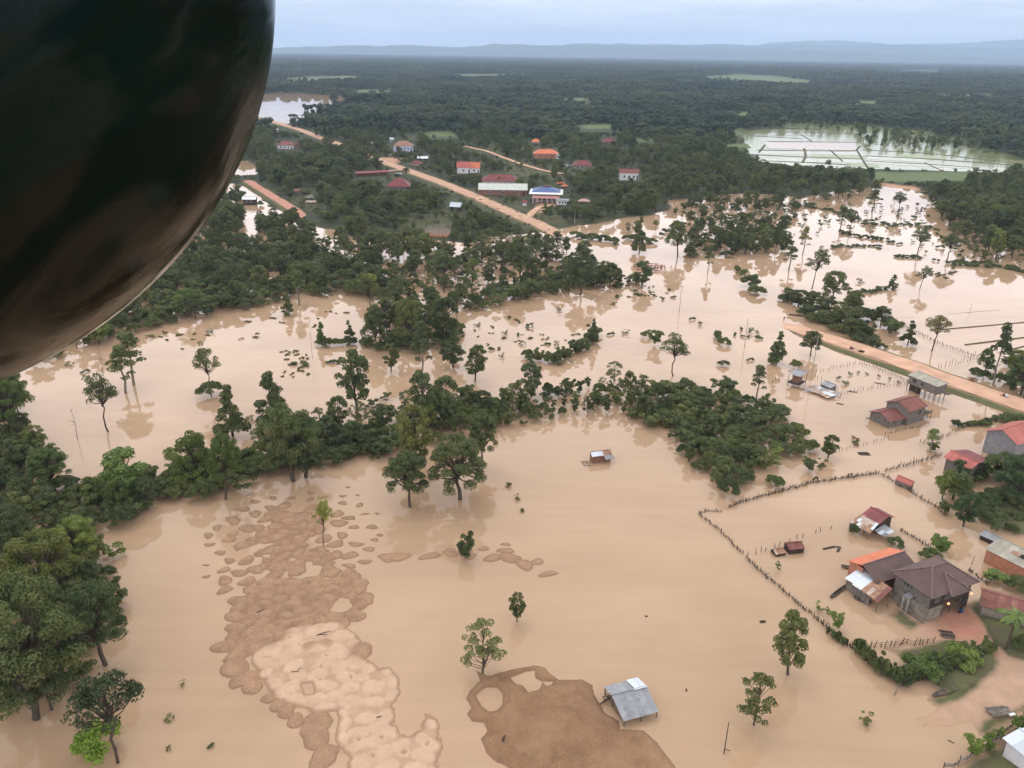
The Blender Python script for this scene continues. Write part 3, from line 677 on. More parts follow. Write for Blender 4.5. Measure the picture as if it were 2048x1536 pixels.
pr = [(x, np.interp(x, [-900, 400, 548, 640, 690, 760, 815, 835, 870, 900, 960, 985, 1020, 1060, 1180, 1260, 1400, 1520, 1640, 1800, 2048, 2900], [88, 93, 95, 93, 91, 92, 88.5, 92, 93, 95.5, 92, 86.5, 88, 90, 91, 92, 93, 96, 101, 108, 118, 140])) for x in np.linspace(-900, 2900, 400)]
ridge(15200, j(pr, 4), 1800, seed=1)
pr = [(x, np.interp(x, [-900, 700, 900, 1080, 1150, 1250, 1330, 1450, 1520, 1600, 1660, 1760, 1850, 1930, 2048, 2300, 2900], [100, 99, 98, 92, 88, 87, 89, 88.5, 91, 86, 90, 88, 92, 96, 97, 104, 118])) for x in np.linspace(-900, 2900, 400)]
ridge(18500, j(pr, 5), 1500, seed=2)
pr = [(x, np.interp(x, [1000, 1300, 1480, 1560, 1620, 1700, 1790, 1880, 1960, 2048, 2500, 2900], [108, 100, 94, 84, 81, 82, 88, 88, 84, 80, 88, 110])) for x in np.linspace(1000, 2900, 300)]
ridge(22500, j(pr, 6), 1500, seed=3)

# --- haze over the whole plain
HZ = bpy.data.materials.new('haze'); HZ.use_nodes = True; t = HZ.node_tree; t.nodes.clear()
pv = N(t, 'ShaderNodeVolumePrincipled'); pv.inputs['Density'].default_value = 7.2e-5; pv.inputs['Color'].default_value = (.54, .72, 1.0, 1); pv.inputs['Anisotropy'].default_value = 0.2
o_ = N(t, 'ShaderNodeOutputMaterial'); t.links.new(pv.outputs[0], o_.inputs['Volume'])
hb = MB().box((0, 0, 310), (S * 2 + 400, S * 2 + 400, 630))
hb.build('haze', HZ, kind='stuff')
# ------------------------------------------------------------------ where plants must not hide what stands open in the photograph
KM = np.zeros((400, 560), bool)       # 4-pixel cells, x from -96
KX, KY = np.meshgrid(np.arange(560) * 4 - 96 + 2, np.arange(400) * 4 + 2)
def keep_poly(pts):
    global KM
    KM |= inside(KX.ravel(), KY.ravel(), np.array(pts, float)).reshape(KM.shape)
def keep_line(pts, half):
    global KM
    d = dline(KX.ravel(), KY.ravel(), np.array(pts, float)).reshape(KM.shape)
    KM |= d < half
for a, b, c, d in [(1050, 370, 1140, 412), (958, 345, 1060, 394), (910, 322, 962, 348), (783, 279, 830, 305), (832, 310, 858, 320), (820, 320, 846, 330), (770, 355, 822, 378), (788, 344, 806, 352),
                   (1066, 297, 1122, 320), (1144, 319, 1186, 340), (1128, 326, 1146, 334), (1235, 338, 1285, 362), (1204, 276, 1234, 289), (1062, 276, 1082, 287), (1112, 361, 1138, 373), (1155, 397, 1182, 407), (552, 281, 604, 301),
                   (588, 377, 632, 410), (482, 392, 514, 410), (708, 346, 782, 356), (1042, 400, 1056, 413), (890, 404, 922, 422), (843, 448, 900, 478), (1262, 525, 1335, 548),
                   (796, 268, 832, 282), (1740, 1010, 1800, 1080), (1685, 1090, 1968, 1250), (1955, 1060, 2048, 1110), (1940, 1185, 2048, 1240), (1785, 945, 1822, 972), (1880, 880, 1960, 940), (1955, 843, 2048, 900), (2035, 1470, 2048, 1536)]:
    keep_poly([(a, b), (c, b), (c, d - (d - b) * .12), (a, d - (d - b) * .12)])
keep_line(ROAD_UP[9:], 7); keep_line(ROAD_LO, 20); keep_line([(x, y + 2) for x, y in ROAD_L], 7)
keep_line(PATH_1, 3); keep_line(ROAD_UP[2:6], 5)
for q in ([(540, 190), (700, 197), (600, 232), (540, 240), (520, 228)], [(470, 330), (505, 328), (510, 345), (490, 350)], [(488, 418), (508, 418), (515, 470), (495, 465)], [(1480, 268), (1700, 270), (1860, 288), (2000, 320), (1990, 338), (1700, 332), (1540, 322), (1500, 300)],
          [(890, 378), (1000, 428), (1080, 455), (1000, 425)], [(820, 440), (880, 430), (895, 455), (840, 465)], [(1080, 430), (1110, 432), (1140, 440), (1100, 450)], [(1740, 350), (1930, 352), (1920, 362), (1780, 362)],
          [(690, 480), (735, 490), (770, 505), (740, 512)], [(1595, 392), (1650, 400), (1750, 385), (1830, 395), (1840, 430), (1700, 440), (1600, 430)], [(1650, 455), (1830, 470), (1880, 520), (2040, 570), (2040, 640), (1850, 640), (1640, 540)]):
    keep_poly(q)
for q in ([(1400, 152), (1450, 148), (1540, 152), (1622, 160), (1610, 168), (1500, 164), (1420, 159)], [(1776, 138), (1912, 141), (1912, 149), (1776, 147)], [(560, 156), (720, 150), (720, 157), (600, 164)], [(900, 149), (1060, 146), (1060, 152), (930, 155)], [(1100, 197), (1180, 195), (1170, 204)], [(1640, 203), (1760, 201), (1740, 212)], [(1850, 188), (2000, 188), (1960, 198)], [(700, 179), (790, 178), (790, 186), (740, 189)], [(850, 264), (910, 264), (912, 276), (860, 276)], [(1430, 224), (1510, 224), (1500, 237), (1450, 237)], [(1270, 276), (1310, 276), (1310, 286), (1280, 286)], [(1160, 250), (1230, 249), (1230, 259), (1170, 260)]): keep_poly(q)
def free_of(bx, by, ty, wpx):
    xs = np.array([bx - wpx * .35, bx, bx + wpx * .35]); ys = np.linspace(ty, by, 6)
    gx, gy = np.meshgrid(xs, ys); ix = ((gx + 96) / 4).astype(int).clip(0, 559); iy = (gy / 4).astype(int).clip(0, 399)
    return not KM[iy, ix].any()

# ------------------------------------------------------------------ far forest, one mass
def blocked(x, y, pad=0.0, roads=True, ponds=True, fields=True):
    x = np.asarray(x, float); y = np.asarray(y, float); b = np.zeros(x.shape, bool)
    if ponds:
        for pg in (POND_L, POND_L2, POND_L3, POND_M, PADDY, PADDY2, LAKE, LAKE2): b |= sdpoly(x, y, pg, 60) > -3 - pad
    if fields:
        for pg in MEADOW[:1] + GREENS + BARE: b |= sdpoly(x, y, pg, 60) > 2 - pad * .3
    if roads:
        for k, l in roads_w.items(): b |= dline(x, y, l) < (9 if k in ('up', 'lo') else 6.5) + pad
    return b
near_p = [forest_patch('forest_patch', 46, 30, 3600, 6.5, 14, s, 1.5) for s in range(6)]
wide_p = [forest_patch('wide_forest_patch', 170, 150, 2600, 7, 19, s + 20, 4.2, 2) for s in range(4)]
C1 = proto_collection('forest_patch_kinds', near_p); C2 = proto_collection('wide_patch_kinds', wide_p)
pts = []; rz = []; sc = []; ix = []
r = 860.0
while r < 3400:
    step = 34 * (1 + (r - 860) / 6000); n = int(R(84) * r / step)
    for k in range(n):
        a = -R(42) + R(84) * (k + random.random() * .9) / n; q = r + (random.random() - .5) * step
        pts.append((q * sin(a), q * cos(a), .4)); rz.append(random.random() * 6.28); s_ = .72 + .45 * random.random() + (.35 if random.random() < .12 else 0); sc.append((1.05, 1.05, s_)); ix.append(random.randrange(6))
    r += step * .92
pa = np.array(pts); ok = ~blocked(pa[:, 0], pa[:, 1], 12) & (sdpoly(pa[:, 0], pa[:, 1], LAND, 60) > 15)
for i in range(len(pa)):
    if not ok[i]: continue
    bx, by, k = proj((pa[i, 0], pa[i, 1], .5)); _, ty, _ = proj((pa[i, 0], pa[i, 1], 8.5))
    if -60 < bx < 2100 and not free_of(bx, by, ty, 46 * F / k): ok[i] = False
sel = np.where(ok)[0]
scatter('forest', C1, 6, pa[sel], np.array(rz)[sel], np.array(sc)[sel], np.array(ix)[sel], 'dense dark green forest covering the plain behind the village')
pts = []; rz = []; sc = []; ix = []
r = 3400.0
while r < 15000:
    step = 125 * (1 + (r - 3400) / 9000); n = int(R(84) * r / step)
    for k in range(n):
        a = -R(42) + R(84) * (k + random.random() * .9) / n; q = r + (random.random() - .5) * step
        pts.append((q * sin(a), q * cos(a), 1)); rz.append(random.random() * 6.28); f_ = step / 125; sc.append((f_ * 1.08, f_ * 1.08, .8 + .5 * random.random())); ix.append(random.randrange(4))
    r += step * .92
pa = np.array(pts); ok = ~blocked(pa[:, 0], pa[:, 1], 45, roads=False, fields=False)
for i in range(len(pa)):
    bx, by, k = proj((pa[i, 0], pa[i, 1], .5)); _, ty, _ = proj((pa[i, 0], pa[i, 1], 10))
    if -60 < bx < 2100 and ok[i] and not free_of(bx, by, ty, 110 * F / k): ok[i] = False
sel = np.where(ok)[0]
scatter('distant_forest', C2, 4, pa[sel], np.array(rz)[sel], np.array(sc)[sel], np.array(ix)[sel], 'hazy far forest stretching to the hills on the horizon')
PL = []        # every single plant near enough to tell apart
def add(kind, sub, x, y, h, w, label, group=None, tint=None, z=0.0, pri=0, rz=None):
    px, py, k = proj((x, y, z)); s = F / k
    PL.append(dict(kind=kind, sub=sub, x=x, y=y, z=z, h=h, w=w, label=label, group=group, tint=tint, pri=pri, size=h * w * s * s, rz=rz, i=random.randrange(12), px=px, py=py))
def T(px, py, ty, wpx, sub, label, group=None, tint=None, z=0.0, i=None, rz=None):
    p = P(px, py, z); h = hgt(px, py, ty, z) - z; add('tree', sub, p.x, p.y, h, wpx * mpp(px, py, z), label, group, tint, z, 1, rz)
    if i is not None: PL[-1]['i'] = i
def B(px, py, ty, wpx, sub, label, group=None, tint=None, z=0.0):
    p = P(px, py, z); h = hgt(px, py, ty, z) - z; add('bush', sub, p.x, p.y, max(.3, h * .85), wpx * mpp(px, py, z), label, group, tint, z, 1)

# single trees one can point at
T(822, 1015, 905, 128, 'grand', 'broad dark tree with a bare trunk standing in brown water just above the sand heaps', i=0)
T(919, 1000, 868, 132, 'grand', 'spreading tree with visible limbs standing right of the broad one above the sand heaps', i=1)
T(588, 962, 800, 150, 'grand', 'biggest rounded tree of the middle hedge, its two trunks in shaded water', i=2)
T(612, 955, 830, 110, 'oval', 'dense tree grown into the right side of the biggest rounded tree', i=1)
T(646, 1092, 993, 58, 'umbrella', 'thin light green tree with a curved stem rising from the sand heaps', tint=(2.6, 2.3, 1.6), i=0)
T(1034, 1243, 1183, 40, 'oval', 'small crooked sapling alone in open water above the lone round grey-green tree', i=2)
T(966, 1346, 1246, 96, 'sparse', 'round grey-green see-through tree on the tip of the gravel mound', tint=(1.7, 1.6, 1.8), i=0)
T(1577, 1350, 1226, 88, 'oval', 'leafy tree with thin bare sprouts beside the long fence corner', i=0, tint=(1.15, 1.1, 1.0))
T(1508, 1450, 1348, 88, 'sparse', 'open-crowned tree standing alone below the leafy tree with sprouts', i=1)
T(232, 1525, 1328, 158, 'umbrella', 'flat-crowned dark tree on a tall leaning trunk at the bottom left', tint=(.8, .85, .95), i=1)
T(217, 863, 745, 78, 'umbrella', 'lone tree with a swollen foot and one side bough in pale water at the left', i=2)
T(252, 786, 690, 58, 'slender', 'slim tree standing in front of its taller twin near the aircraft pod', i=0)
T(268, 770, 662, 66, 'slender', 'taller slim tree with a pale trunk behind its twin near the aircraft pod', i=1)
T(424, 792, 685, 72, 'umbrella', 'open round-topped tree over a bush left of centre', i=0)
T(466, 872, 765, 78, 'cone', 'dense dark column-shaped tree just below the open round-topped tree', i=0)
T(545, 842, 740, 80, 'cone', 'pointed tree with one arm to the right standing in pale water', i=1)
T(716, 820, 698, 84, 'oval', 'tall oval tree in pale water above the middle hedge', i=0)
T(783, 742, 683, 40, 'oval', 'small round-headed tree standing in water right above the tall oval tree', i=1)
T(845, 757, 640, 46, 'slender', 'tall thin tree with a long bare stem left of the pair of oval trees', i=0, tint=(1.2, 1.1, 1.1))
T(907, 735, 678, 58, 'oval', 'left one of a pair of oval trees near the middle of the water', i=2)
T(949, 762, 686, 54, 'oval', 'right one of a pair of oval trees near the middle of the water', i=0)
T(1062, 790, 720, 50, 'oval', 'grey-green tree rising over the left end of the central thicket', i=1, tint=(1.1, 1.15, 1.3))
T(1347, 752, 667, 66, 'umbrella', 'umbrella-shaped tree standing between the central thicket and its island bush', i=2, tint=(1.1, 1.1, 1.3))
T(1511, 806, 730, 38, 'slender', 'slim tree with a pale stem at the upper right edge of the central thicket', i=1, tint=(1.2, 1.1, 1.1))
T(1553, 727, 662, 46, 'cone', 'dense upright tree left of the hut with the blue-grey roof', i=2)
T(1621, 712, 660, 50, 'broad', 'dense round tree beside the tall pole above the hut with the blue-grey roof', i=3)
T(1862, 702, 622, 62, 'umbrella', 'brownish flat-topped tree standing alone in pale water beyond the road', tint=(2.2, 1.5, 1.7), i=1)
T(1815, 690, 640, 38, 'cone', 'dense dark tree left of the brownish flat-topped tree beyond the road', i=0)
T(1985, 770, 645, 44, 'slender', 'tiered tree rising over the dark thicket at the right edge beyond the road', i=0)
T(1622, 578, 494, 58, 'umbrella', 'tall tree of two tiers standing in water above the road end', i=0)
T(1664, 604, 538, 58, 'broad', 'round dark tree right of the two-tiered tree above the road end', i=1)
T(1578, 540, 492, 34, 'slender', 'leaning tree left of the two-tiered tree above the road end', i=1)
T(1606, 508, 452, 26, 'slender', 'thin pale tree with few leaves in the upper right water', i=0, tint=(1.9, 1.4, 1.4))
T(1836, 514, 452, 46, 'umbrella', 'flat tree with a crooked trunk on the small island in the upper right water', i=2)
T(1892, 522, 462, 50, 'umbrella', 'layered tree right of the crooked one in the upper right water', i=1, tint=(.9, .9, 1))
T(1838, 578, 532, 44, 'umbrella', 'layered small tree with a brown reflection in the upper right water', i=0)
T(1785, 578, 548, 24, 'cone', 'narrow small tree ending the short bush row in the upper right water', i=1)
T(1680, 462, 412, 30, 'slender', 'slim tree on the bush bank in the upper right water', i=1)
T(1697, 470, 412, 34, 'umbrella', 'dark small tree on the bush bank in the upper right water', i=1)
T(1745, 422, 378, 34, 'slender', 'left thin tree at the far end of the upper right water', i=0)
T(1795, 428, 382, 38, 'umbrella', 'right leaning tree at the far end of the upper right water', i=2)
T(1356, 514, 438, 62, 'broad', 'big dark ivy-covered tree standing alone right of the flooded crossing', i=0)
T(1378, 512, 478, 44, 'cone', 'dark lower tree at the right foot of the ivy-covered tree', i=0)
T(1325, 545, 488, 20, 'slender', 'leaning thin tree right of the ivy-covered tree', i=0, tint=(1.4, 1.3, 1.3)); PL[-1]['x'] += 18
T(1278, 505, 432, 38, 'cone', 'dark narrow tree left of the ivy-covered tree', i=2)
T(373, 636, 572, 62, 'umbrella', 'tree with its bare trunk on the left shore next to the aircraft pod', i=1, tint=(1.1, 1.3, .9))
T(890, 585, 498, 66, 'umbrella', 'tall tree with a round dark head standing in the white gap of the flooded wood', i=2)
T(1043, 565, 478, 84, 'umbrella', 'wide flat tree on several stems in the flooded wood left of the timber frame', i=0)
T(1093, 540, 478, 66, 'umbrella', 'dark open tree right of the wide flat tree in the flooded wood', i=1, tint=(.8, .8, .9))
T(1160, 590, 508, 74, 'broad', 'dense dark tree at the right end of the flooded wood', i=2)
T(598, 610, 540, 40, 'slender', 'thin tree at the left shore with a long brown reflection', i=0)
T(745, 632, 545, 60, 'umbrella', 'open tree at the shore above the small round clump in the water', i=0)
T(575, 630, 585, 30, 'cone', 'dark small tree standing just off the left shore', i=1)
T(815, 700, 590, 62, 'broad', 'tall dark tree of the clump in the middle of the water', i=3)
T(890, 690, 588, 64, 'oval', 'dark tree with a gap to its left, right of the middle clump', i=1)
T(755, 700, 618, 66, 'broad', 'rounded tree at the left end of the middle clump', i=0)
T(855, 860, 735, 74, 'oval', 'dark leafy tree in the middle of the central thicket', i=0)
T(890, 850, 745, 62, 'oval', 'grey-green tree right of the dark leafy one in the central thicket', i=1, tint=(1.1, 1.1, 1.2))
T(965, 930, 815, 84, 'grand', 'grey-green crooked tree behind the spreading tree above the sand heaps', i=3, tint=(1.25, 1.2, 1.25))
T(830, 950, 800, 84, 'oval', 'tall loose tree behind the broad tree above the sand heaps', i=2, tint=(1.3, 1.2, 1.1))
T(450, 1000, 862, 96, 'grand', 'bright green tree leaning over the left water from the near hedge', i=0, tint=(1.4, 1.5, 1.0))
T(395, 960, 860, 80, 'broad', 'light green round tree at the left of the near hedge', i=1, tint=(1.7, 1.7, 1.1))
T(1860, 905, 858, 32, 'slender', 'thin two-tiered tree standing in water below the maroon-roofed house', i=1, tint=(1.5, 1.6, 1.5))
T(1656, 915, 868, 42, 'oval', 'small tree at the right tip of the central thicket', i=1)
T(1905, 1000, 940, 70, 'broad', 'leafy tree at the fence corner right of the small red hut', i=1)
T(70, 1440, 1150, 260, 'grand', 'huge dark tree in the lower left corner', i=2, tint=(.9, .9, .85))
T(215, 1330, 1170, 190, 'grand', 'dark tree with a wide crown reaching over the water at the lower left', i=0, tint=(.75, .85, .85))
T(95, 1230, 1060, 170, 'grand', 'olive-toned tree above the huge dark one at the left edge', i=1, tint=(1.4, 1.3, .9))
T(20, 880, 735, 130, 'grand', 'dark tree right below the aircraft pod at the left edge', i=3, tint=(.8, .95, .85))
T(110, 980, 890, 110, 'grand', 'round tree at the left edge next to the pale channel', i=0, tint=(1.0, 1.15, .95))
T(255, 1000, 895, 110, 'oval', 'leafy tree at the bottom of the pale channel in the near hedge', i=1, tint=(1.1, 1.3, .95))
T(150, 1130, 1035, 120, 'grand', 'olive green round tree at the left above the sand heaps', i=2, tint=(1.5, 1.5, .9))
T(20, 1150, 1010, 150, 'grand', 'dark tree at the left edge under the near hedge', i=0)
T(2025, 1010, 905, 110, 'grand', 'dark tree hiding the red-roofed house at the right edge', i=1, tint=(.75, .9, .95))
T(1990, 960, 900, 70, 'broad', 'dark tree in front of the salmon roof at the right', i=2, tint=(.75, .9, .9))
T(2040, 790, 705, 90, 'broad', 'dark tree at the right edge across the road', i=3, tint=(.75, .9, .95))
# conspicuous bushes
B(933, 1118, 1060, 48, 'tall', 'dense oval bush standing in water on the line of low gravel heaps')
B(200, 1508, 1418, 112, 'dome', 'bright green half-drowned bush behind the leaning trunk at the bottom left', tint=(2.2, 2.6, 1.0))
B(1731, 1448, 1423, 34, 'wispy', 'small grey-green drowned bush in open water near the lower right path', tint=(1.4, 1.4, 1.3))
B(1310, 692, 655, 42, 'tall', 'upright bush touching the umbrella-shaped tree from the left')
B(1292, 675, 655, 28, 'dome', 'low left part of the bush beside the umbrella-shaped tree')
B(1438, 678, 653, 40, 'low', 'small leafy islet bush in the middle of the right water, upper half'); B(1448, 690, 668, 34, 'dome', 'small leafy islet bush in the middle of the right water, lower half')
B(1447, 732, 714, 28, 'dome', 'small round bush alone in the water below the islet bush')
B(1548, 972, 940, 48, 'dome', 'bush alone in the water right of the central thicket tip', tint=(1.2, 1.3, 1.0))
B(1455, 990, 940, 52, 'dome', 'dense round bush at the lowest tip of the central thicket')
B(1785, 1070, 1040, 24, 'dome', 'small dense bush left of the hut with crimson and rusty sheets'); PL[-1]['x'] -= 7
B(1790, 1092, 1066, 40, 'dome', 'dark bush between the crimson-roofed hut and the big brown-roofed house')
B(422, 792, 745, 60, 'dome', 'bush round the foot of the open round-topped tree')
B(1575, 590, 560, 60, 'low', 'low bush left of the two-tiered tree above the road end')
B(1500, 575, 535, 50, 'dome', 'dense bush clump standing in water right of the flooded crossing'); B(1512, 588, 558, 46, 'dome', 'rounded bush in front of the clump right of the flooded crossing'); B(1480, 548, 520, 50, 'low', 'low wide bush behind the clump right of the flooded crossing')
B(1860, 1120, 1088, 50, 'dome', 'bush behind the orange half of the big house roof', tint=(1.2, 1.4, 1))
B(1900, 1130, 1092, 52, 'tall', 'banana-like leafy plants behind the brown roof of the big house', tint=(1.5, 1.8, 1.1)); PL[-1]['y'] += 4
B(1638, 1222, 1200, 22, 'wispy', 'young papaya-like plant on the long fence', tint=(1.6, 1.8, 1.2))
B(1672, 1258, 1222, 36, 'tall', 'small bright leafy tree inside the long fence', tint=(1.7, 1.9, 1.2)); B(1652, 1230, 1212, 18, 'wispy', 'thin sprig next to the papaya-like plant inside the long fence', tint=(1.3, 1.5, 1.2))
B(1553, 1140, 1120, 18, 'wispy', 'wilted sprig in the water below the two small huts', tint=(1.6, 1.7, 1.4))
B(1840, 1350, 1300, 92, 'dome', 'wide leafy shrub of the fenced garden plot', tint=(1.3, 1.5, 1.1)); B(1925, 1325, 1283, 88, 'dome', 'right-hand leafy shrub of the fenced garden plot', tint=(1.3, 1.5, 1.1)); B(1870, 1325, 1300, 60, 'dome', 'middle leafy shrub of the fenced garden plot', tint=(1.1, 1.3, 1.1))
B(2040, 1470, 1428, 50, 'tall', 'leafy shrub at the bottom right fence by the white house', tint=(1.4, 1.7, 1.0)); B(1945, 1510, 1472, 48, 'tall', 'leafy shrub on the lowest end of the bottom right fence', tint=(1.4, 1.7, 1.0)); B(1975, 1500, 1464, 40, 'tall', 'leafy shrub second from the lowest end of the bottom right fence', tint=(1.3, 1.6, 1.0)); B(1996, 1478, 1448, 34, 'wispy', 'thin shrub in the middle of the bottom right fence', tint=(1.4, 1.7, 1.0))
B(1985, 1165, 1140, 60, 'tall', 'leafy plants between the grey-roofed shed and the rusty-roofed house', tint=(1.4, 1.6, 1.1)); B(2035, 1180, 1140, 60, 'dome', 'dark green bush behind the rusty-roofed house at the right edge')
B(2040, 1300, 1250, 50, 'dome', 'bush at the foot of the palm at the right edge'); B(1865, 900, 878, 28, 'dome', 'leafy foot of the thin two-tiered tree below the maroon-roofed house')
B(600, 730, 718, 46, 'low', 'flat drowned bush left of the bare pole-like trunk', tint=(1.1, 1.1, 1)); B(660, 727, 714, 32, 'low', 'flat drowned bush right of the bare pole-like trunk')
B(1590, 735, 712, 30, 'dome', 'bush between the dense upright tree and the dense round tree'); B(1545, 728, 705, 26, 'dome', 'bush at the foot of the dense upright tree')

def rows(line, step_px, h, wpx, sub, label, group, tint=None, jit=3, z=0.0, tfrac=0):
    l = np.array(line, float); d = np.concatenate([[0], np.cumsum(np.hypot(*np.diff(l, axis=0).T))])
    for q in np.arange(0, d[-1] + .1, step_px):
        x = np.interp(q, d, l[:, 0]) + random.gauss(0, jit); y = np.interp(q, d, l[:, 1]) + random.gauss(0, jit * .5); p = P(x, y, z)
        s = .7 + .6 * random.random()
        if random.random() < tfrac: add('tree', random.choice(['broad', 'oval', 'cone']), p.x, p.y, h * (1.6 + random.random() * .8), wpx * mpp(x, y) * 1.3, label.replace('bush', 'tree'), group.replace('bushes', 'trees'), tint, z)
        else: add('bush', sub if isinstance(sub, str) else random.choice(sub), p.x, p.y, h * s, wpx * mpp(x, y) * s, label, group, tint, z)
rows([(1055, 718), (1085, 722), (1110, 728), (1140, 712), (1165, 700), (1185, 685), (1192, 665)], 9, 3.6, 34, ['dome', 'tall'], 'dense bush of the hook-shaped row in the water left of centre right', 'bushes of the hook-shaped row')
T(1186, 690, 636, 26, 'cone', 'pointed tree at the upper end of the hook-shaped bush row', i=0)
rows([(645, 690), (665, 692), (690, 690), (705, 688)], 10, 3.2, 26, 'dome', 'bush of the small U-shaped clump left of the middle clump', 'bushes of the U-shaped clump')
T(644, 690, 642, 30, 'cone', 'left pillar tree of the small U-shaped clump', i=1, tint=(1.2, 1.5, 1)); T(699, 688, 640, 32, 'cone', 'right pillar tree of the small U-shaped clump', i=2)
rows([(730, 690), (760, 700), (800, 690), (840, 680), (880, 675), (900, 690), (890, 715)], 9, 3.4, 34, ['dome', 'low'], 'bush at the foot of the middle clump', 'bushes of the middle clump')
rows([(1155, 474), (1185, 480), (1215, 482), (1240, 490)], 8, 3.2, 30, ['dome', 'low'], 'dark bush on the flooded verge right of the road end', 'bushes on the flooded verge', )
rows([(1260, 480), (1290, 482), (1310, 490)], 10, 3, 26, 'dome', 'bush standing in water left of the ivy-covered tree', 'bushes left of the ivy-covered tree')
rows([(1560, 600), (1600, 612), (1640, 628), (1680, 645), (1720, 665), (1750, 678)], 9, 3.6, 36, ['dome', 'dome', 'tall'], 'bush of the green belt along the upper side of the road', 'bushes of the green belt along the road', tfrac=.22)
rows([(1600, 630), (1650, 650), (1690, 668), (1735, 690), (1760, 700)], 10, 3.0, 34, ['dome', 'tall'], 'lower bush of the green belt along the upper side of the road', 'lower bushes of the green belt along the road', tfrac=.2)
rows([(1700, 630), (1740, 640), (1775, 655), (1790, 680)], 11, 4.0, 36, ['dome', 'tall'], 'upper bush of the green roadside belt near the pale field', 'upper bushes of the green belt along the road', tfrac=.35)
rows([(1680, 465), (1715, 472), (1760, 480), (1800, 490)], 9, 2.2, 24, 'low', 'bush of the low bank in the upper right water', 'bushes of the low bank')
rows([(1665, 496), (1700, 494), (1725, 492), (1758, 497)], 9, 1.6, 26, 'low', 'bush of the flat floating strip in the upper right water', 'bushes of the flat floating strip')
rows([(1790, 512), (1820, 516), (1850, 515)], 9, 1.7, 24, 'low', 'bush of the island with the crooked tree', 'bushes of the crooked tree island')
rows([(1600, 410), (1640, 418), (1680, 425), (1720, 440), (1770, 450), (1830, 452), (1870, 460)], 10, 2.0, 26, 'low', 'bush of the broken hedge across the upper right water', 'bushes of the broken hedge', jit=4)
rows([(1705, 588), (1730, 585), (1760, 580), (1780, 578)], 9, 1.9, 24, 'low', 'bush of the short row beside the narrow small tree', 'bushes of the short row')
rows([(1900, 530), (1950, 530), (2000, 535), (2050, 545)], 10, 2.6, 34, 'low', 'bush of the hedge on the far bank at the right edge', 'bushes of the far bank hedge')
rows([(1868, 550), (1890, 548), (1920, 541)], 9, .9, 24, 'low', 'flat weed strip above the pale field', 'flat weed strips')
rows([(1715, 1300), (1740, 1325), (1765, 1348), (1795, 1368)], 7, 2.4, 30, ['dome', 'tall'], 'hedge bush on the lowest part of the long fence', 'hedge bushes on the long fence')
rows([(1650, 1262), (1690, 1290)], 9, 1.4, 24, 'low', 'small weed bush on the middle of the long fence', 'weed bushes on the long fence')
rows([(1808, 1368), (1850, 1352), (1900, 1335), (1950, 1312), (1985, 1300)], 11, 2.2, 38, ['dome', 'tall'], 'shrub along the lower fence of the garden plot', 'shrubs along the garden fence', tint=(1.15, 1.3, 1.05))
rows([(1680, 760), (1720, 745), (1800, 765)], 20, 1.0, 14, 'wispy', 'thin weed bush on the wire fence by the road', 'weed bushes on the wire fence')
rows([(1920, 852), (1960, 850), (2000, 838), (2048, 842)], 9, 1.8, 30, 'low', 'roadside weed bush below the dirt road at the right', 'weed bushes below the road')
rows([(2010, 845), (2048, 850)], 12, 3.0, 44, 'dome', 'dark bush above the red-roofed house at the right edge', 'dark bushes above the red-roofed house')
# drowned twigs and tops poking out of the flood
tw = [(1010, 668), (1037, 672), (1018, 636), (1098, 690), (1113, 690), (1118, 622), (1250, 668), (1222, 670), (1385, 640), (1402, 650), (1120, 730), (1205, 762), (1017, 975), (1045, 1022), (1035, 1000), (1020, 970), (1500, 722), (1482, 660), (1500, 665), (1512, 668), (1490, 675), (1520, 678), (1470, 672), (1228, 610), (1235, 595), (1325, 600), (1345, 596), (1300, 592),
      (365, 1372), (420, 1496), (340, 1440), (338, 1500), (900, 540 + 110), (955, 652), (1060, 655), (1045, 690), (1003, 715), (985, 700), (860, 640), (420, 665), (330, 668), (300, 675), (140, 730), (170, 745), (530, 900), (520, 870), (500, 840), (525, 880), (1710, 880), (1712, 890), (1690, 770), (1760, 580), (1700, 580), (1660, 570), (1720, 565), (1890, 560), (1700, 955), (1630, 960), (1570, 1260)]
for k, (x, y) in enumerate(tw):
    B(x, y, y - 8 - random.random() * 5, 14 + random.random() * 10, random.choice(['wispy', 'low', 'wispy']), 'small drowned shrub top poking out of the flood water', 'drowned shrub tops', tint=random.choice([(1, 1, 1), (1.7, 1.15, 1.1), (1.2, 1.1, 1)]))
for _ in range(90):      # weedy debris along the left shore and in the upper water
    x, y = random.choice([(280 + 420 * random.random(), 0), (900 + 260 * random.random(), 0), (1220 + 120 * random.random(), 1), (560 + 60 * random.random(), 2)]); 
    y = (690 - (x - 280) * .14 + random.gauss(0, 12)) if y == 0 and x < 760 else (640 + random.random() * 75 if y == 0 else (570 + random.random() * 25 if y == 1 else 700 + random.random() * 60))
    B(x, y, y - 3 - random.random() * 3, 8 + random.random() * 14, 'low', 'flat clump of drowned weeds drifting off the shore', 'drifting weed clumps', tint=(1.3, 1.1, .9))

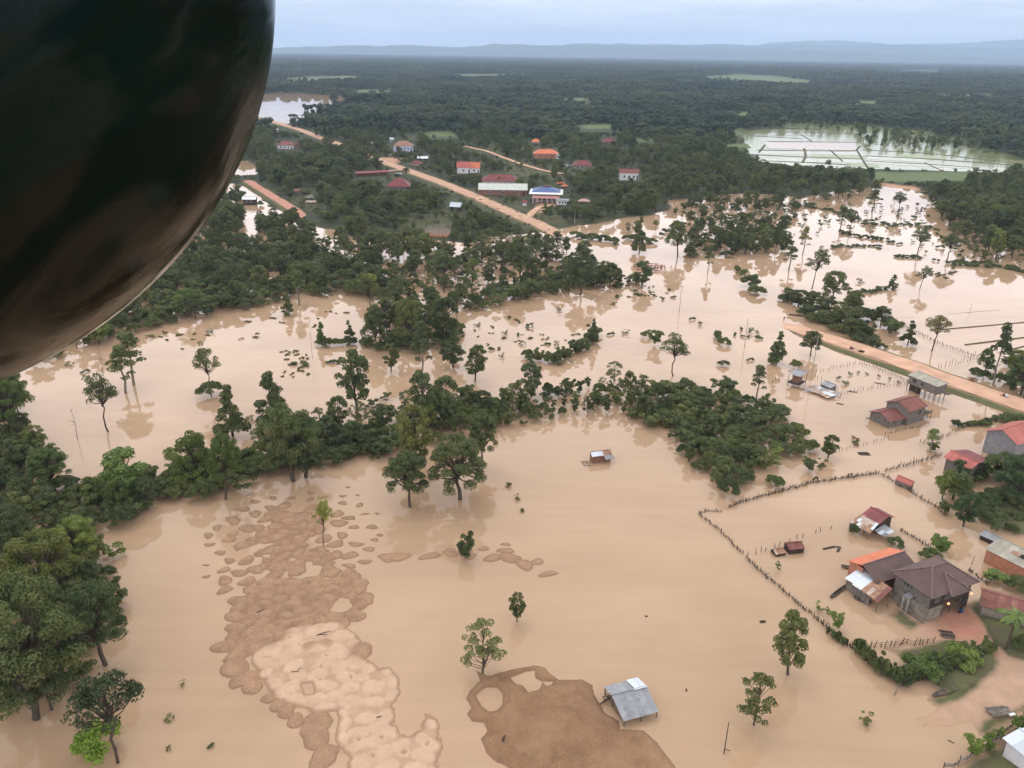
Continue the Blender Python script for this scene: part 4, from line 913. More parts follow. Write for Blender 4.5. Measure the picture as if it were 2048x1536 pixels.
# woods: regions of the photograph (feet of the plants), spacing in metres
def wood(name, pts, sp, tf, th, bh, tsub, bsub, where, tint=None, z=0.0, gray=0.0, mask=False, bw=1.5):
    pg = poly(pts, z); x0, y0 = pg.min(0); x1, y1 = pg.max(0); n = int((x1 - x0) * (y1 - y0) / sp ** 2 * 3.2) + 1
    X = x0 + (x1 - x0) * rng.random(n); Y = y0 + (y1 - y0) * rng.random(n); ok = inside(X, Y, pg); X = X[ok]; Y = Y[ok]
    cell = {}
    for x, y in zip(X, Y):
        c = (int(x / sp), int(y / sp))
        if any((c[0] + a, c[1] + b) in cell and math.hypot(cell[(c[0] + a, c[1] + b)][0] - x, cell[(c[0] + a, c[1] + b)][1] - y) < sp * .78 for a in (-1, 0, 1) for b in (-1, 0, 1)): continue
        cell[c] = (x, y)
        tn = tint
        if random.random() < .12: tn = (1.45, 1.45, .95)
        elif random.random() < gray: tn = (1.35, 1.2, 1.3)
        tree = random.random() < tf
        h = (th[0] + (th[1] - th[0]) * random.random() ** 1.3) if tree else bh[0] + (bh[1] - bh[0]) * random.random()
        w = h * (.62 + .25 * random.random()) if tree else h * (bw * (.8 + .45 * random.random()))
        if mask:
            bx, by, k = proj((x, y, z)); good = False
            if blocked([x], [y], 0)[0]: continue
            for f_ in (1, .75, .55, .4, .28):
                _, ty, _ = proj((x, y, z + h * f_))
                if free_of(bx, by, ty, w * F / k * f_): good = True; break
            if not good or h * f_ < 1.6: continue
            h *= f_; w *= f_ ** .6
            if tree and h < 5: tree = False
        k_ = 'tree' if tree else 'bush'
        tone = {None: 'dark', (1.45, 1.45, .95): 'light green', (1.35, 1.2, 1.3): 'grey-green'}.get(tn, 'leafy')
        add(k_, random.choice(tsub if tree else bsub), x, y, h, w, '%s %s %s' % (tone, 'tree' if tree else 'bush', where), ('trees ' if tree else 'bushes ') + where, tn, z)
D_ = ['dome', 'dome', 'tall', 'wispy']; TT = ['broad', 'broad', 'oval', 'oval', 'sparse', 'umbrella']
wood('w1a', [(60, 740), (200, 690), (270, 668), (400, 638), (480, 622), (560, 605), (600, 592), (690, 595), (780, 600), (800, 575), (745, 545), (700, 530), (650, 515), (600, 500), (540, 505), (480, 495), (430, 480), (340, 520), (150, 640)], 4.3, .20, (6, 11), (3.2, 6.0), TT, D_, 'in the dense wood on the left shore')
wood('w1b', [(905, 626), (960, 622), (1010, 605), (1080, 597), (1160, 580), (1230, 577), (1290, 580), (1285, 565), (1225, 550), (1160, 540), (1100, 545), (1040, 565), (980, 580), (910, 600)], 4.3, .2, (6, 11), (3.0, 5.5), TT, D_, 'in the wooded spit below the timber frame')
wood('w1c', [(640, 500), (720, 530), (800, 578), (870, 590), (960, 575), (1030, 550), (1120, 530), (1200, 545), (1190, 525), (1120, 500), (1000, 497), (900, 500), (820, 500), (700, 488)], 5.6, .45, (7, 12), (2.6, 5.2), TT + ['slender'], D_ + ['wispy'], 'scattered in the flooded wood below the village', gray=.3)
wood('w1d', [(420, 440), (480, 430), (520, 440), (600, 462), (660, 480), (620, 500), (540, 505), (470, 495), (420, 480)], 5.2, .45, (6, 11), (2.5, 4.5), TT, D_, 'in the flooded patch below the red dirt road', gray=.2, mask=True)
wood('w3a', [(-90, 800), (40, 815), (70, 900), (150, 980), (165, 1020), (280, 1010), (300, 1020), (225, 1060), (0, 1085), (-100, 1000)], 3.3, .22, (6, 9.5), (3.0, 5.2), ['broad', 'oval'], D_, 'in the thick grove at the left edge')
wood('w3b', [(180, 990), (330, 960), (420, 945), (500, 925), (545, 905), (600, 900), (640, 930), (560, 945), (480, 985), (400, 1000), (330, 1012), (240, 1040)], 3.3, .12, (6, 8), (2.8, 4.8), ['broad', 'oval'], D_, 'in the near hedge running to the biggest rounded tree')
wood('w3c', [(-80, 1090), (190, 1090), (240, 1120), (250, 1180), (215, 1280), (190, 1330), (150, 1410), (60, 1440), (-80, 1460)], 3.4, .30, (5, 8.5), (2.6, 4.6), ['broad', 'oval'], D_, 'in the dark lower left corner grove')
wood('w4a', [(610, 935), (680, 932), (745, 925), (780, 905), (860, 895), (940, 872), (1000, 862), (1010, 830), (960, 800), (900, 790), (850, 815), (770, 845), (680, 855), (620, 880)], 3.9, .20, (6, 9.5), (2.8, 5.0), ['broad', 'oval', 'sparse'], D_, 'in the central thicket behind the broad trees', gray=.25)
wood('w4b', [(1000, 862), (1100, 842), (1200, 835), (1245, 828), (1290, 800), (1230, 765), (1130, 778), (1040, 790), (1000, 800)], 3.5, .12, (5, 8), (2.4, 4.6), ['oval', 'sparse'], ['dome', 'tall', 'tall', 'wispy'], 'in the open scrub of the central thicket', gray=.35, bw=1.0)
wood('w4c', [(1260, 835), (1290, 790), (1380, 775), (1460, 790), (1530, 820), (1590, 860), (1615, 905), (1570, 925), (1520, 940), (1485, 985), (1450, 985), (1420, 950), (1360, 925), (1345, 885), (1330, 868)], 3.3, .08, (5, 7.5), (2.8, 4.8), ['broad', 'oval'], D_, 'in the dense right central thicket')
wood('w4d', [(760, 790), (850, 770), (840, 820), (760, 840), (730, 815)], 4.2, .05, (4, 5), (1.8, 3.2), ['sparse'], ['wispy', 'wispy', 'low'], 'in the bare brown scrub above the central thicket', tint=(1.9, 1.3, 1.25))
wood('w4e', [(1590, 930), (1650, 925), (1655, 935), (1600, 950)], 4, .1, (4, 5), (2, 3.5), ['oval'], D_, 'at the right tip of the central thicket')
wood('w4f', [(480, 880), (530, 870), (620, 870), (600, 900), (500, 905)], 4.2, .05, (4, 5), (1.6, 3.0), ['sparse'], ['wispy', 'low', 'dome'], 'in the low scrub left of the biggest rounded tree', tint=(1.3, 1.1, 1.0))
wood('w5', [(1390, 500), (1450, 515), (1520, 512), (1570, 505), (1590, 480), (1560, 455), (1500, 450), (1420, 462), (1380, 480)], 5.2, .42, (6, 12), (2.5, 5), TT, D_, 'in the flooded copse right of the ivy-covered tree', gray=.15)
wood('w5b', [(1250, 462), (1330, 455), (1420, 445), (1520, 430), (1600, 420), (1590, 445), (1480, 452), (1380, 470), (1260, 475)], 7.4, .4, (5, 9), (2, 4), TT + ['slender'], D_ + ['low'], 'scattered in the water below the village wood', gray=.2)
wood('w12', [(1335, 425), (1400, 405), (1480, 398), (1560, 400), (1600, 408), (1560, 425), (1450, 428), (1380, 440)], 6.5, .45, (5, 11), (2.5, 5), TT, D_, 'at the flooded foot of the village wood')
wood('w13', [(1600, 402), (1660, 392), (1740, 380), (1765, 376), (1760, 384), (1700, 394), (1640, 404)], 7.5, .5, (6, 11), (2.5, 5), TT, D_, 'on the shore behind the upper right water', z=.3)
wood('w14', [(1300, 428), (1240, 436), (1180, 446), (1120, 452), (1125, 440), (1200, 430), (1290, 415)], 7.5, .3, (5, 8), (1.6, 3.4), TT, D_, 'on the grass by the blue-roofed house', z=.5)
wood('w15', [(700, 470), (640, 452), (560, 420), (520, 396), (515, 408), (560, 436), (640, 470)], 5.5, .4, (4, 9), (2, 4), TT, D_, 'along the near side of the red dirt road', z=.3, mask=True)
wood('w16', [(900, 372), (1090, 440), (1060, 470), (940, 480), (800, 475), (760, 440), (800, 400)], 6.5, .03, (3, 5), (.8, 1.8), TT, D_ + ['low', 'wispy'], 'in the rough grass of the lower village', z=.6)
wood('w17', [(780, 300), (1000, 290), (1200, 310), (1230, 360), (1180, 420), (1080, 400), (900, 340), (760, 318)], 9, .03, (3, 5), (.8, 2.0), TT, D_ + ['low', 'wispy'], 'among the village houses', z=.6)
wood('w18', [(1560, 420), (1700, 405), (1850, 410), (1900, 440), (1960, 480), (2040, 510), (2040, 540), (1900, 545), (1800, 470), (1640, 470), (1560, 500)], 9.5, .05, (4, 6), (1.0, 2.6), ['slender', 'sparse'], ['wispy', 'low', 'wispy'], 'standing half drowned in the upper right water', gray=.4)
wood('w19', [(1900, 445), (1960, 475), (2010, 510), (2000, 530), (1930, 525), (1890, 490)], 5.5, .12, (4, 8), (1.4, 3.4), ['slender', 'sparse'], ['wispy', 'low', 'wispy'], 'in the drowned far-right scrub', gray=.5)
wood('w22', [(790, 612), (840, 600), (905, 612), (925, 655), (905, 715), (850, 705), (760, 702), (735, 684), (770, 650)], 4.4, .35, (6, 11), (2.8, 5), TT, D_, 'in the middle water clump')
wood('w23', [(160, 1012), (230, 965), (340, 955), (345, 1000), (240, 1042)], 3.4, .15, (5, 9), (3.0, 5), ['broad', 'oval'], D_, 'in the near hedge by the left grove', tint=(1.2, 1.3, 1.0))
wood('w24', [(400, 450), (430, 400), (478, 380), (486, 412), (486, 440), (470, 480), (420, 480)], 5.0, .5, (6, 10), (2.5, 4.5), TT, D_, 'in the flooded trees by the white-roofed hut', gray=.2)
wood('w25', [(520, 440), (560, 440), (600, 452), (640, 470), (620, 490), (560, 480), (520, 470)], 5.0, .45, (6, 10), (2.5, 4.5), TT, D_, 'in the flooded trees below the red road', gray=.2)
wood('w26', [(-200, 700), (60, 700), (340, 500), (430, 480), (430, 420), (300, 425), (100, 440), (-200, 450)], 7.5, .4, (6, 11), (3, 6), ['broad', 'oval'], ['dome'], 'in the wood behind the aircraft pod')
wood('w20', [(560, 905), (640, 880), (760, 862), (780, 900), (700, 930), (600, 940)], 3.6, .1, (5, 8), (2.6, 4.4), ['broad', 'oval'], D_, 'in the hedge under the biggest rounded tree')
wood('w21', [(340, 985), (330, 950), (380, 925), (450, 930), (500, 915), (520, 940), (440, 985)], 3.6, .15, (6, 9), (3.0, 5.2), ['broad', 'oval'], D_, 'in the left near hedge', tint=(1.25, 1.35, 1.0))
wood('w6', [(1860, 400), (1960, 380), (2060, 380), (2060, 520), (1990, 520), (1930, 480), (1880, 440)], 6.5, .6, (8, 13), (3, 6), TT, D_, 'in the wood on the far right bank', z=.4)
wood('w7', [(1910, 742), (1960, 745), (2010, 725), (2060, 715), (2060, 800), (2020, 790), (1960, 762)], 4.4, .25, (5, 9), (2.5, 4.5), ['broad', 'oval'], D_, 'in the dark thicket beyond the road at the right edge', tint=(.8, .95, .95))
wood('w8', [(1850, 985), (1900, 960), (1960, 950), (2060, 940), (2060, 1090), (2000, 1068), (1940, 1065), (1890, 1030), (1860, 1005)], 3.8, .28, (5, 8), (2.2, 4.2), ['broad', 'oval'], D_, 'in the dark fenceside grove at the right edge', tint=(.8, .95, .9))
wood('w9', [(690, 470), (740, 480), (820, 482), (900, 482), (960, 480), (1010, 470), (1050, 465), (1070, 455), (990, 430), (930, 445), (840, 470), (760, 470), (690, 460)], 5.2, .4, (5, 11), (2.4, 4.8), TT, D_, 'at the lower edge of the village', z=.6, mask=True)
wood('w10', [(1700, 262), (1780, 266), (1900, 280), (1990, 300), (1940, 306), (1850, 300), (1740, 298)], 13, .8, (6, 11), (2, 4), TT, D_, 'standing in the far flooded paddies')
wood('w11', [(1500, 244), (1600, 246), (1700, 248), (1740, 262), (1650, 262), (1560, 258), (1500, 262)], 16, .8, (5, 9), (2, 4), TT, D_, 'behind the far flooded paddies')
# the village itself and the land round it, up to 900 m out: trees kept clear of what the photograph shows open
LND = LAND.copy()
def village():
    r = 395.0
    while r < 880:
        step = 6.6 + (r - 395) * .006; n = int(R(80) * r / step)
        for k in range(n):
            a = -R(40) + R(80) * (k + random.random()) / n; q = r + (random.random() - .5) * step; x, y = q * sin(a), q * cos(a)
            yield x, y
        r += step * .9
cand = np.array(list(village())); okv = (sdpoly(cand[:, 0], cand[:, 1], LAND, 60) > 2) & ~blocked(cand[:, 0], cand[:, 1], 0)
VT = []
for (x, y) in cand[okv]:
    bx, by, k = proj((x, y, .6))
    if bx < -150 or bx > 2140: continue
    tree = random.random() < .62; h = 5.5 + 7.5 * random.random() ** 1.2 if tree else 2.5 + 3 * random.random(); w = h * (.7 + .3 * random.random()) if tree else h * 1.5
    good = False
    for f_ in (1, .75, .55, .4, .28):
        _, ty, _ = proj((x, y, .6 + h * f_))
        if free_of(bx, by, ty, w * F / k * f_): good = True; break
    if not good and random.random() < .16: good = True; f_ = .65
    if not good or h * f_ < 1.5: continue
    h *= f_; w *= f_ ** .6
    if h < 5: tree = False
    k_ = 'tree' if tree else 'bush'
    add(k_, random.choice(TT if tree else D_), x, y, h, w, 'dark leafy %s growing among the houses and roads of the village' % k_, ('trees' if k_ == 'tree' else 'bushes') + ' in and round the village', None, .6)

# the 300 that show largest of each kind are single things, the rest one mass
MASS_T, MASS_B = [], []
for kd, mass in (('tree', MASS_T), ('bush', MASS_B)):
    L = sorted([p for p in PL if p['kind'] == kd and 0 <= p['px'] + 60 and p['px'] < 2110 and p['py'] < 1640], key=lambda p: -(p['size'] + p['pri'] * 1e6))
    for n_, p in enumerate(L):
        if n_ < 300:
            if kd == 'tree': place_tree(p['sub'], p['i'], (p['x'], p['y'], p['z']), p['h'], p['w'], p['label'], p['group'], p['rz'], p['tint'])
            else: place_bush(p['sub'], p['i'], (p['x'], p['y'], p['z']), p['h'], p['w'], p['label'], p['group'], p['tint'])
        else: mass.append(p)
    for p in PL:
        if p['kind'] == kd and not (0 <= p['px'] + 60 and p['px'] < 2110 and p['py'] < 1640): mass.append(p)
def joined(cm, tm, nm):
    a = bmesh.new(); a.from_mesh(cm); a.from_mesh(tm); n1 = len(cm.polygons)
    for i_, f_ in enumerate(a.faces): f_.material_index = 0 if i_ < n1 else 1
    me = bpy.data.meshes.new(nm); a.to_mesh(me); a.free(); me.materials.append(cm.materials[0]); me.materials.append(tm.materials[0]); return me
TK_ = [(k, i) for k in TREES for i in range(len(TREES[k]))]; BK_ = [(k, i) for k in BUSHES for i in range(len(BUSHES[k]))]
CT = proto_collection('tree_kinds', [joined(TREES[k][i][0], TREES[k][i][1], 'whole_tree') for k, i in TK_]); CB = proto_collection('bush_kinds', [BUSHES[k][i][0] for k, i in BK_])
def mass_out(name, coll, keys, table, L, hh, lab):
    ix = [keys.index((p['sub'], p['i'] % len(table[p['sub']]))) for p in L]
    wd = [table[p['sub']][p['i'] % len(table[p['sub']])][-1] for p in L]
    o = scatter(name, coll, len(keys), [(p['x'], p['y'], p['z']) for p in L], [random.random() * 6.28 for _ in L], [(p['w'] / w, p['w'] / w, p['h'] / hh) for p, w in zip(L, wd)], ix, lab)
mass_out('village_woodland', CT, TK_, TREES, MASS_T, 10.0, 'woodland trees round the village and beyond the flood, one green mass')
mass_out('undergrowth', CB, BK_, BUSHES, MASS_B, 3.0, 'undergrowth bushes filling the flooded woods and the village edges')
print('plants', len(PL), len(MASS_T), len(MASS_B))
for px_, py_, ty_, nm_ in ((155, 877, 815, 'dead tree with a few bare twigs left of the tree with a swollen foot'), (625, 716, 634, 'tall bare pole-like trunk in the water left of the U-shaped clump'), (207, 752, 690, 'bare thin trunk right below the aircraft pod'), (1835, 522, 486, 'forked dead tree on the island with the crooked tree')):
    p = P(px_, py_); o = thing('dead_tree', nm_, 'dead tree', p, random.random() * 6); c = link('trunk', DEAD, o); h = hgt(px_, py_, ty_); c.scale = (h / 10 if h < 9 else .5, h / 10 if h < 9 else .5, h / 10)
# ------------------------------------------------------------------ local ground: sand bank, gravel mound, heaps, farmyard
SANDM = bpy.data.materials.new('gravelly_sand'); SANDM.use_nodes = True
def sand_mat(m, dark, light, fine, wet):
    t = m.node_tree; b = t.nodes['Principled BSDF']; b.inputs['Roughness'].default_value = .9; b.inputs['Specular IOR Level'].default_value = .2
    g = N(t, 'ShaderNodeNewGeometry'); at = N(t, 'ShaderNodeAttribute'); at.attribute_name = 'cls'; sx = N(t, 'ShaderNodeSeparateXYZ'); t.links.new(at.outputs['Vector'], sx.inputs[0])
    def noise(s, d, c1, c2, p0=.35, p1=.65):
        n = N(t, 'ShaderNodeTexNoise'); n.inputs['Scale'].default_value = s; n.inputs['Detail'].default_value = d; n.inputs['Roughness'].default_value = .7
        t.links.new(g.outputs['Position'], n.inputs[0]); r = N(t, 'ShaderNodeValToRGB'); r.color_ramp.elements[0].position = p0; r.color_ramp.elements[1].position = p1
        r.color_ramp.elements[0].color = (*c1, 1); r.color_ramp.elements[1].color = (*c2, 1); t.links.new(n.outputs[0], r.inputs[0]); return r.outputs[0]
    k = lambda c, f: tuple(v * f for v in c)
    a = noise(.5, 6, k(dark, .82), k(dark, 1.1)); l = noise(.35, 6, k(light, .88), k(light, 1.05))
    mx = N(t, 'ShaderNodeMixRGB'); t.links.new(sx.outputs[0], mx.inputs[0]); t.links.new(a, mx.inputs[1]); t.links.new(l, mx.inputs[2])
    sp = noise(4.6, 5, (.79, .78, .77), (1.13, 1.13, 1.12), .38, .64); ms = N(t, 'ShaderNodeMixRGB', blend_type='MULTIPLY'); ms.inputs[0].default_value = fine
    iv = N(t, 'ShaderNodeMath', operation='MULTIPLY_ADD'); iv.inputs[1].default_value = -.75 * fine; iv.inputs[2].default_value = fine; t.links.new(sx.outputs[0], iv.inputs[0]); t.links.new(iv.outputs[0], ms.inputs[0])
    t.links.new(mx.outputs[0], ms.inputs[1]); t.links.new(sp, ms.inputs[2])
    pz = N(t, 'ShaderNodeSeparateXYZ'); t.links.new(g.outputs['Position'], pz.inputs[0])
    wr = N(t, 'ShaderNodeMapRange'); wr.inputs['From Min'].default_value = .03; wr.inputs['From Max'].default_value = .20; wr.inputs['To Min'].default_value = .9; wr.inputs['To Max'].default_value = 0; t.links.new(pz.outputs[2], wr.inputs[0])
    mw = N(t, 'ShaderNodeMixRGB'); t.links.new(wr.outputs[0], mw.inputs[0]); t.links.new(ms.outputs[0], mw.inputs[1]); mw.inputs[2].default_value = (*wet, 1)
    sr = N(t, 'ShaderNodeMapRange'); sr.inputs['From Min'].default_value = .0; sr.inputs['From Max'].default_value = .055; sr.inputs['To Min'].default_value = 1; sr.inputs['To Max'].default_value = 0; t.links.new(pz.outputs[2], sr.inputs[0])
    m9 = N(t, 'ShaderNodeMixRGB'); t.links.new(sr.outputs[0], m9.inputs[0]); t.links.new(mw.outputs[0], m9.inputs[1]); m9.inputs[2].default_value = (.37, .25, .16, 1)
    t.links.new(m9.outputs[0], b.inputs['Base Color'])
    n2 = N(t, 'ShaderNodeTexNoise'); n2.inputs['Scale'].default_value = 6; n2.inputs['Detail'].default_value = 5; t.links.new(g.outputs['Position'], n2.inputs[0])
    bp = N(t, 'ShaderNodeBump'); bp.inputs['Distance'].default_value = .05; t.links.new(n2.outputs[0], bp.inputs['Height']); t.links.new(bp.outputs[0], b.inputs['Normal'])
sand_mat(SANDM, (.335, .212, .138), (.51, .355, .25), .9, (.235, .142, .088))
GRAVM = bpy.data.materials.new('brown_gravel'); GRAVM.use_nodes = True
sand_mat(GRAVM, (.235, .138, .080), (.30, .185, .112), 1.0, (.185, .108, .066))

def patch(name, pts, res, hf, m, pad=4.0, cut=-.6, kind='structure'):
    pg = poly(pts); x0, y0 = pg.min(0) - pad; x1, y1 = pg.max(0) + pad
    xs = np.arange(x0, x1, res); ys = np.arange(y0, y1, res); X, Y = np.meshgrid(xs, ys); Z, C = hf(X, Y)
    i = np.arange(X.size).reshape(X.shape); Fq = np.stack([i[:-1, :-1], i[:-1, 1:], i[1:, 1:], i[1:, :-1]], -1).reshape(-1, 4)
    Fq = Fq[Z.ravel()[Fq].max(1) > cut]; V = np.stack([X, Y, Z], -1).reshape(-1, 3); us = np.unique(Fq); mp2 = -np.ones(len(V), int); mp2[us] = np.arange(len(us))
    return link(name, mesh_np(name, V[us], mp2[Fq], m, True, C.reshape(-1, 4)[us]), kind=kind)
def bumps(X, Y, L, pw=1.0):
    Z = np.full(X.shape, -.5)
    for x, y, rx, ry, h, rz in L:
        c, s = cos(rz), sin(rz); dx = X - x; dy = Y - y; m_ = (abs(dx) < rx + ry + 1) & (abs(dy) < rx + ry + 1)
        u = (dx[m_] * c + dy[m_] * s) / rx; v = (-dx[m_] * s + dy[m_] * c) / ry; q = np.sqrt(u * u + v * v)
        Z[m_] = np.maximum(Z[m_], h * (1 - q ** 2.2))
    return Z
c1 = lambda L: [(300 + x / 4.267, 960 + y / 4.267) for x, y in L]
c2 = lambda L: [(420 + x / 4.096, 1200 + y / 4.096) for x, y in L]
c3 = lambda L: [(860 + x / 3.413, 1180 + y / 3.413) for x, y in L]
c4 = lambda L: [(360 + x / 2.56, 960 + y / 2.56) for x, y in L]
DARKB = c1([(1030, 300), (1100, 262), (1180, 285), (1330, 285), (1390, 225), (1430, 300), (1470, 380), (1460, 462), (1310, 492), (1300, 560), (1240, 610), (1195, 640), (1180, 740), (1150, 790), (1080, 800), (1090, 840), (1240, 826), (1285, 862), (1420, 868), (1560, 860), (1650, 840), (1680, 775), (1760, 770), (1800, 820), (1820, 930), (1780, 1000), (1820, 1090), (1770, 1170), (1700, 1240), (1620, 1330), (1500, 1400), (1300, 1440), (1000, 1440), (880, 1475), (820, 1530), (700, 1536), (690, 1460), (610, 1425), (700, 1330), (720, 1250), (690, 1200), (720, 1110), (715, 1070), (830, 960), (940, 870), (1010, 790), (1000, 740), (1020, 690), (930, 660), (880, 620), (960, 580), (1080, 545), (1000, 535), (880, 560), (740, 610), (705, 580), (820, 510), (1000, 450), (1000, 400), (1060, 370)])
LIGHTB = c2([(650, 240), (880, 200), (1080, 195), (1150, 260), (1220, 330), (1200, 400), (1250, 480), (1330, 530), (1370, 575), (1470, 560), (1530, 640), (1540, 760), (1490, 850), (1490, 940), (1500, 1010), (1560, 1110), (1660, 1110), (1740, 1050), (1765, 980), (1735, 905), (1800, 950), (1865, 1040), (1885, 1150), (1890, 1210), (1840, 1300), (1860, 1420), (1830, 1560), (1160, 1560), (1140, 1300), (1085, 1240), (1045, 1150), (1065, 1000), (1050, 900), (880, 920), (730, 890), (690, 860), (600, 840), (530, 780), (440, 660), (400, 580), (350, 510), (375, 430), (470, 380), (600, 330)])
LOOP = c1([(1240, 610), (1400, 600), (1470, 575), (1520, 620), (1540, 700), (1590, 770), (1560, 820), (1440, 835), (1420, 865), (1310, 865), (1330, 820), (1440, 820), (1480, 740), (1380, 735), (1330, 700), (1340, 770), (1290, 808), (1190, 800), (1195, 740), (1240, 690)])
HOLES = [c1([(1540, 1120), (1590, 1040), (1640, 1005), (1700, 1030), (1720, 1080), (1650, 1130)]), c2([(755, 690), (840, 680), (850, 740), (850, 765), (790, 770)]), c1([(1340, 705), (1380, 705), (1390, 735), (1470, 745), (1440, 820), (1340, 820)]), c1([(960, 640), (1020, 640), (1020, 660), (970, 655)])]
hp = [poly(h) for h in HOLES]; dkp, lgp, lpp = poly(DARKB), poly(LIGHTB), poly(LOOP)
DL = []
def fill(pg, sp, rr, hh, out, seed):
    g = np.random.default_rng(seed); x0, y0 = pg.min(0); x1, y1 = pg.max(0); P_ = []
    for _ in range(6000):
        x = x0 + (x1 - x0) * g.random(); y = y0 + (y1 - y0) * g.random()
        if not inside([x], [y], pg)[0]: continue
        if any((x - a) ** 2 + (y - b) ** 2 < sp * sp for a, b in P_): continue
        P_.append((x, y)); r = rr[0] + (rr[1] - rr[0]) * g.random(); out.append((x, y, r * 1.2, r * .85, hh[0] + (hh[1] - hh[0]) * g.random(), g.normal() * .6 + .3))
fill(dkp, 1.75, (1.05, 1.55), (.36, .66), DL, 3); fill(lpp, 1.0, (.8, 1.2), (.3, .42), DL, 5)
LL = []; fill(lgp, 2.2, (1.3, 2.0), (.28, .48), LL, 4)
for x, y, rx, ry in ((200, 560, 100, 70), (230, 660, 60, 60), (310, 640, 95, 60), (350, 720, 70, 45), (480, 805, 55, 32), (560, 870, 60, 38), (620, 930, 60, 38), (700, 985, 62, 48), (640, 890, 50, 30), (880, 1010, 115, 75), (810, 1060, 70, 60), (870, 1130, 100, 75), (940, 1270, 95, 72), (880, 1350, 70, 60), (1000, 1240, 50, 40), (150, 380, 55, 40), (230, 430, 80, 70), (400, 350, 125, 85)):
    X_, Y_ = c2([(x, y)])[0]; p = P(X_, Y_); s = mpp(X_, Y_); DL.append((p.x, p.y, rx / 4.096 * s * 1.1, ry / 4.096 * s * 1.75, .5, 0))
X_, Y_ = c2([(1240, 415)])[0]; p = P(X_, Y_); s = mpp(X_, Y_); DL.append((p.x, p.y, 95 / 4.096 * s, 70 / 4.096 * s * 1.7, .62, 0))
CR = [pxy(*q) for q in c2([(510, 525), (1170, 835), (1220, 1160), (1150, 640), (950, 470), (660, 740), (900, 650), (1400, 1140), (1780, 1180), (1590, 1250), (780, 370), (1330, 1290)])]
def bank_h(X, Y):
    wx = X + fbm(X, Y, 2.2, 1) * .35; wy = Y + fbm(X, Y, 2.2, 2) * .35
    d = sdpoly(wx, wy, dkp, 30); l = sdpoly(wx, wy, lgp, 30)
    zd = np.maximum(bumps(wx, wy, DL), np.clip(d * .30, -.5, .085)); zl = np.maximum(bumps(wx, wy, LL) * np.clip(l / 1.2 + .35, 0, 1) - .5 * (l < -.4), np.clip(l * .28, -.5, .14))
    cresc = .05 * np.maximum(0, fbm(X, Y, 1.9, 31)) + .05 * fbm(X, Y, .9, 7)
    for (cx_, cy_) in CR:
        rr = np.hypot((X - cx_) , (Y - cy_) * .8); cresc = cresc + .16 * np.exp(-((rr - .55) / .16) ** 2) - .05 * np.exp(-(rr / .4) ** 2)
    Z = np.maximum(zd + .07 * fbm(X, Y, .5, 12), zl + cresc)
    for h in hp:
        s_ = sdpoly(wx, wy, h, 10); Z = np.where(s_ > -.8, np.minimum(Z, -s_ * .35 - .02), Z)
    C = np.zeros(X.shape + (4,)); C[..., 0] = sstep(-.25, .25, zl - zd + (l > .2) * .25) * (l > -.3); C[..., 3] = 1
    gl = np.exp(-((X - P(725, 1302).x) ** 2 + (Y - P(725, 1302).y) ** 2) / 3.0); C[..., 0] *= 1 - np.clip(gl * 1.6, 0, 1)
    return Z, C
patch('sand_bank', DARKB + LIGHTB + c2([(90, 560), (420, 1560)]), .17, bank_h, SANDM, 5, -.35)
MOUND = c3([(310, 550), (345, 620), (270, 680), (245, 740), (275, 800), (250, 850), (280, 905), (370, 915), (392, 970), (345, 1020), (380, 1110), (450, 1180), (520, 1215), (620, 1290), (800, 1420), (1780, 1500), (1740, 1360), (1640, 1150), (1560, 1050), (1460, 960), (1300, 955), (1290, 900), (1200, 850), (1150, 760), (1110, 650), (1040, 608), (880, 612), (790, 530), (700, 510), (600, 535), (480, 562), (390, 585)])
MH = [c3([(555, 600), (650, 565), (708, 558), (720, 608), (768, 628), (740, 675), (670, 690), (640, 650), (590, 635)]), c3([(318, 725), (380, 668), (460, 668), (495, 715), (490, 775), (462, 812), (405, 820), (355, 790)]), c3([(780, 625), (830, 625), (820, 645), (790, 650)])]
mop = poly(MOUND); mhp = [poly(h) for h in MH]; mc = P(*c3([(980, 960)])[0])
def mound_h(X, Y):
    wx = X + fbm(X, Y, 2.0, 1) * .3; wy = Y + fbm(X, Y, 2.0, 2) * .3; s_ = sdpoly(wx, wy, mop, 30)
    q = np.hypot((X - mc.x) / 9.5, (Y - mc.y) / 8.5)
    Z = np.clip(s_ * .35, -.5, .30) + np.clip(s_ / 2.5, 0, 1) * 2.0 * np.exp(-q * q * 1.8) + (.22 * fbm(X, Y, 3.2, 5) + .10 * fbm(X, Y, .8, 6)) * np.clip(s_ / 1.5, 0, 1) + .03 * fbm(X, Y, .35, 8)
    Z = np.where((s_ > .3), np.maximum(Z, .12), Z)
    for h in mhp:
        k = sdpoly(wx, wy, h, 10); Z = np.where(k > -1.0, np.minimum(Z, -k * .35 - .01), Z)
    C = np.zeros(X.shape + (4,)); C[..., 0] = np.clip(fbm(X, Y, 4, 15) * .9 + q * .2, 0, 1); C[..., 3] = 1; return Z, C
patch('gravel_mound', MOUND, .16, mound_h, GRAVM, 4, -.35)

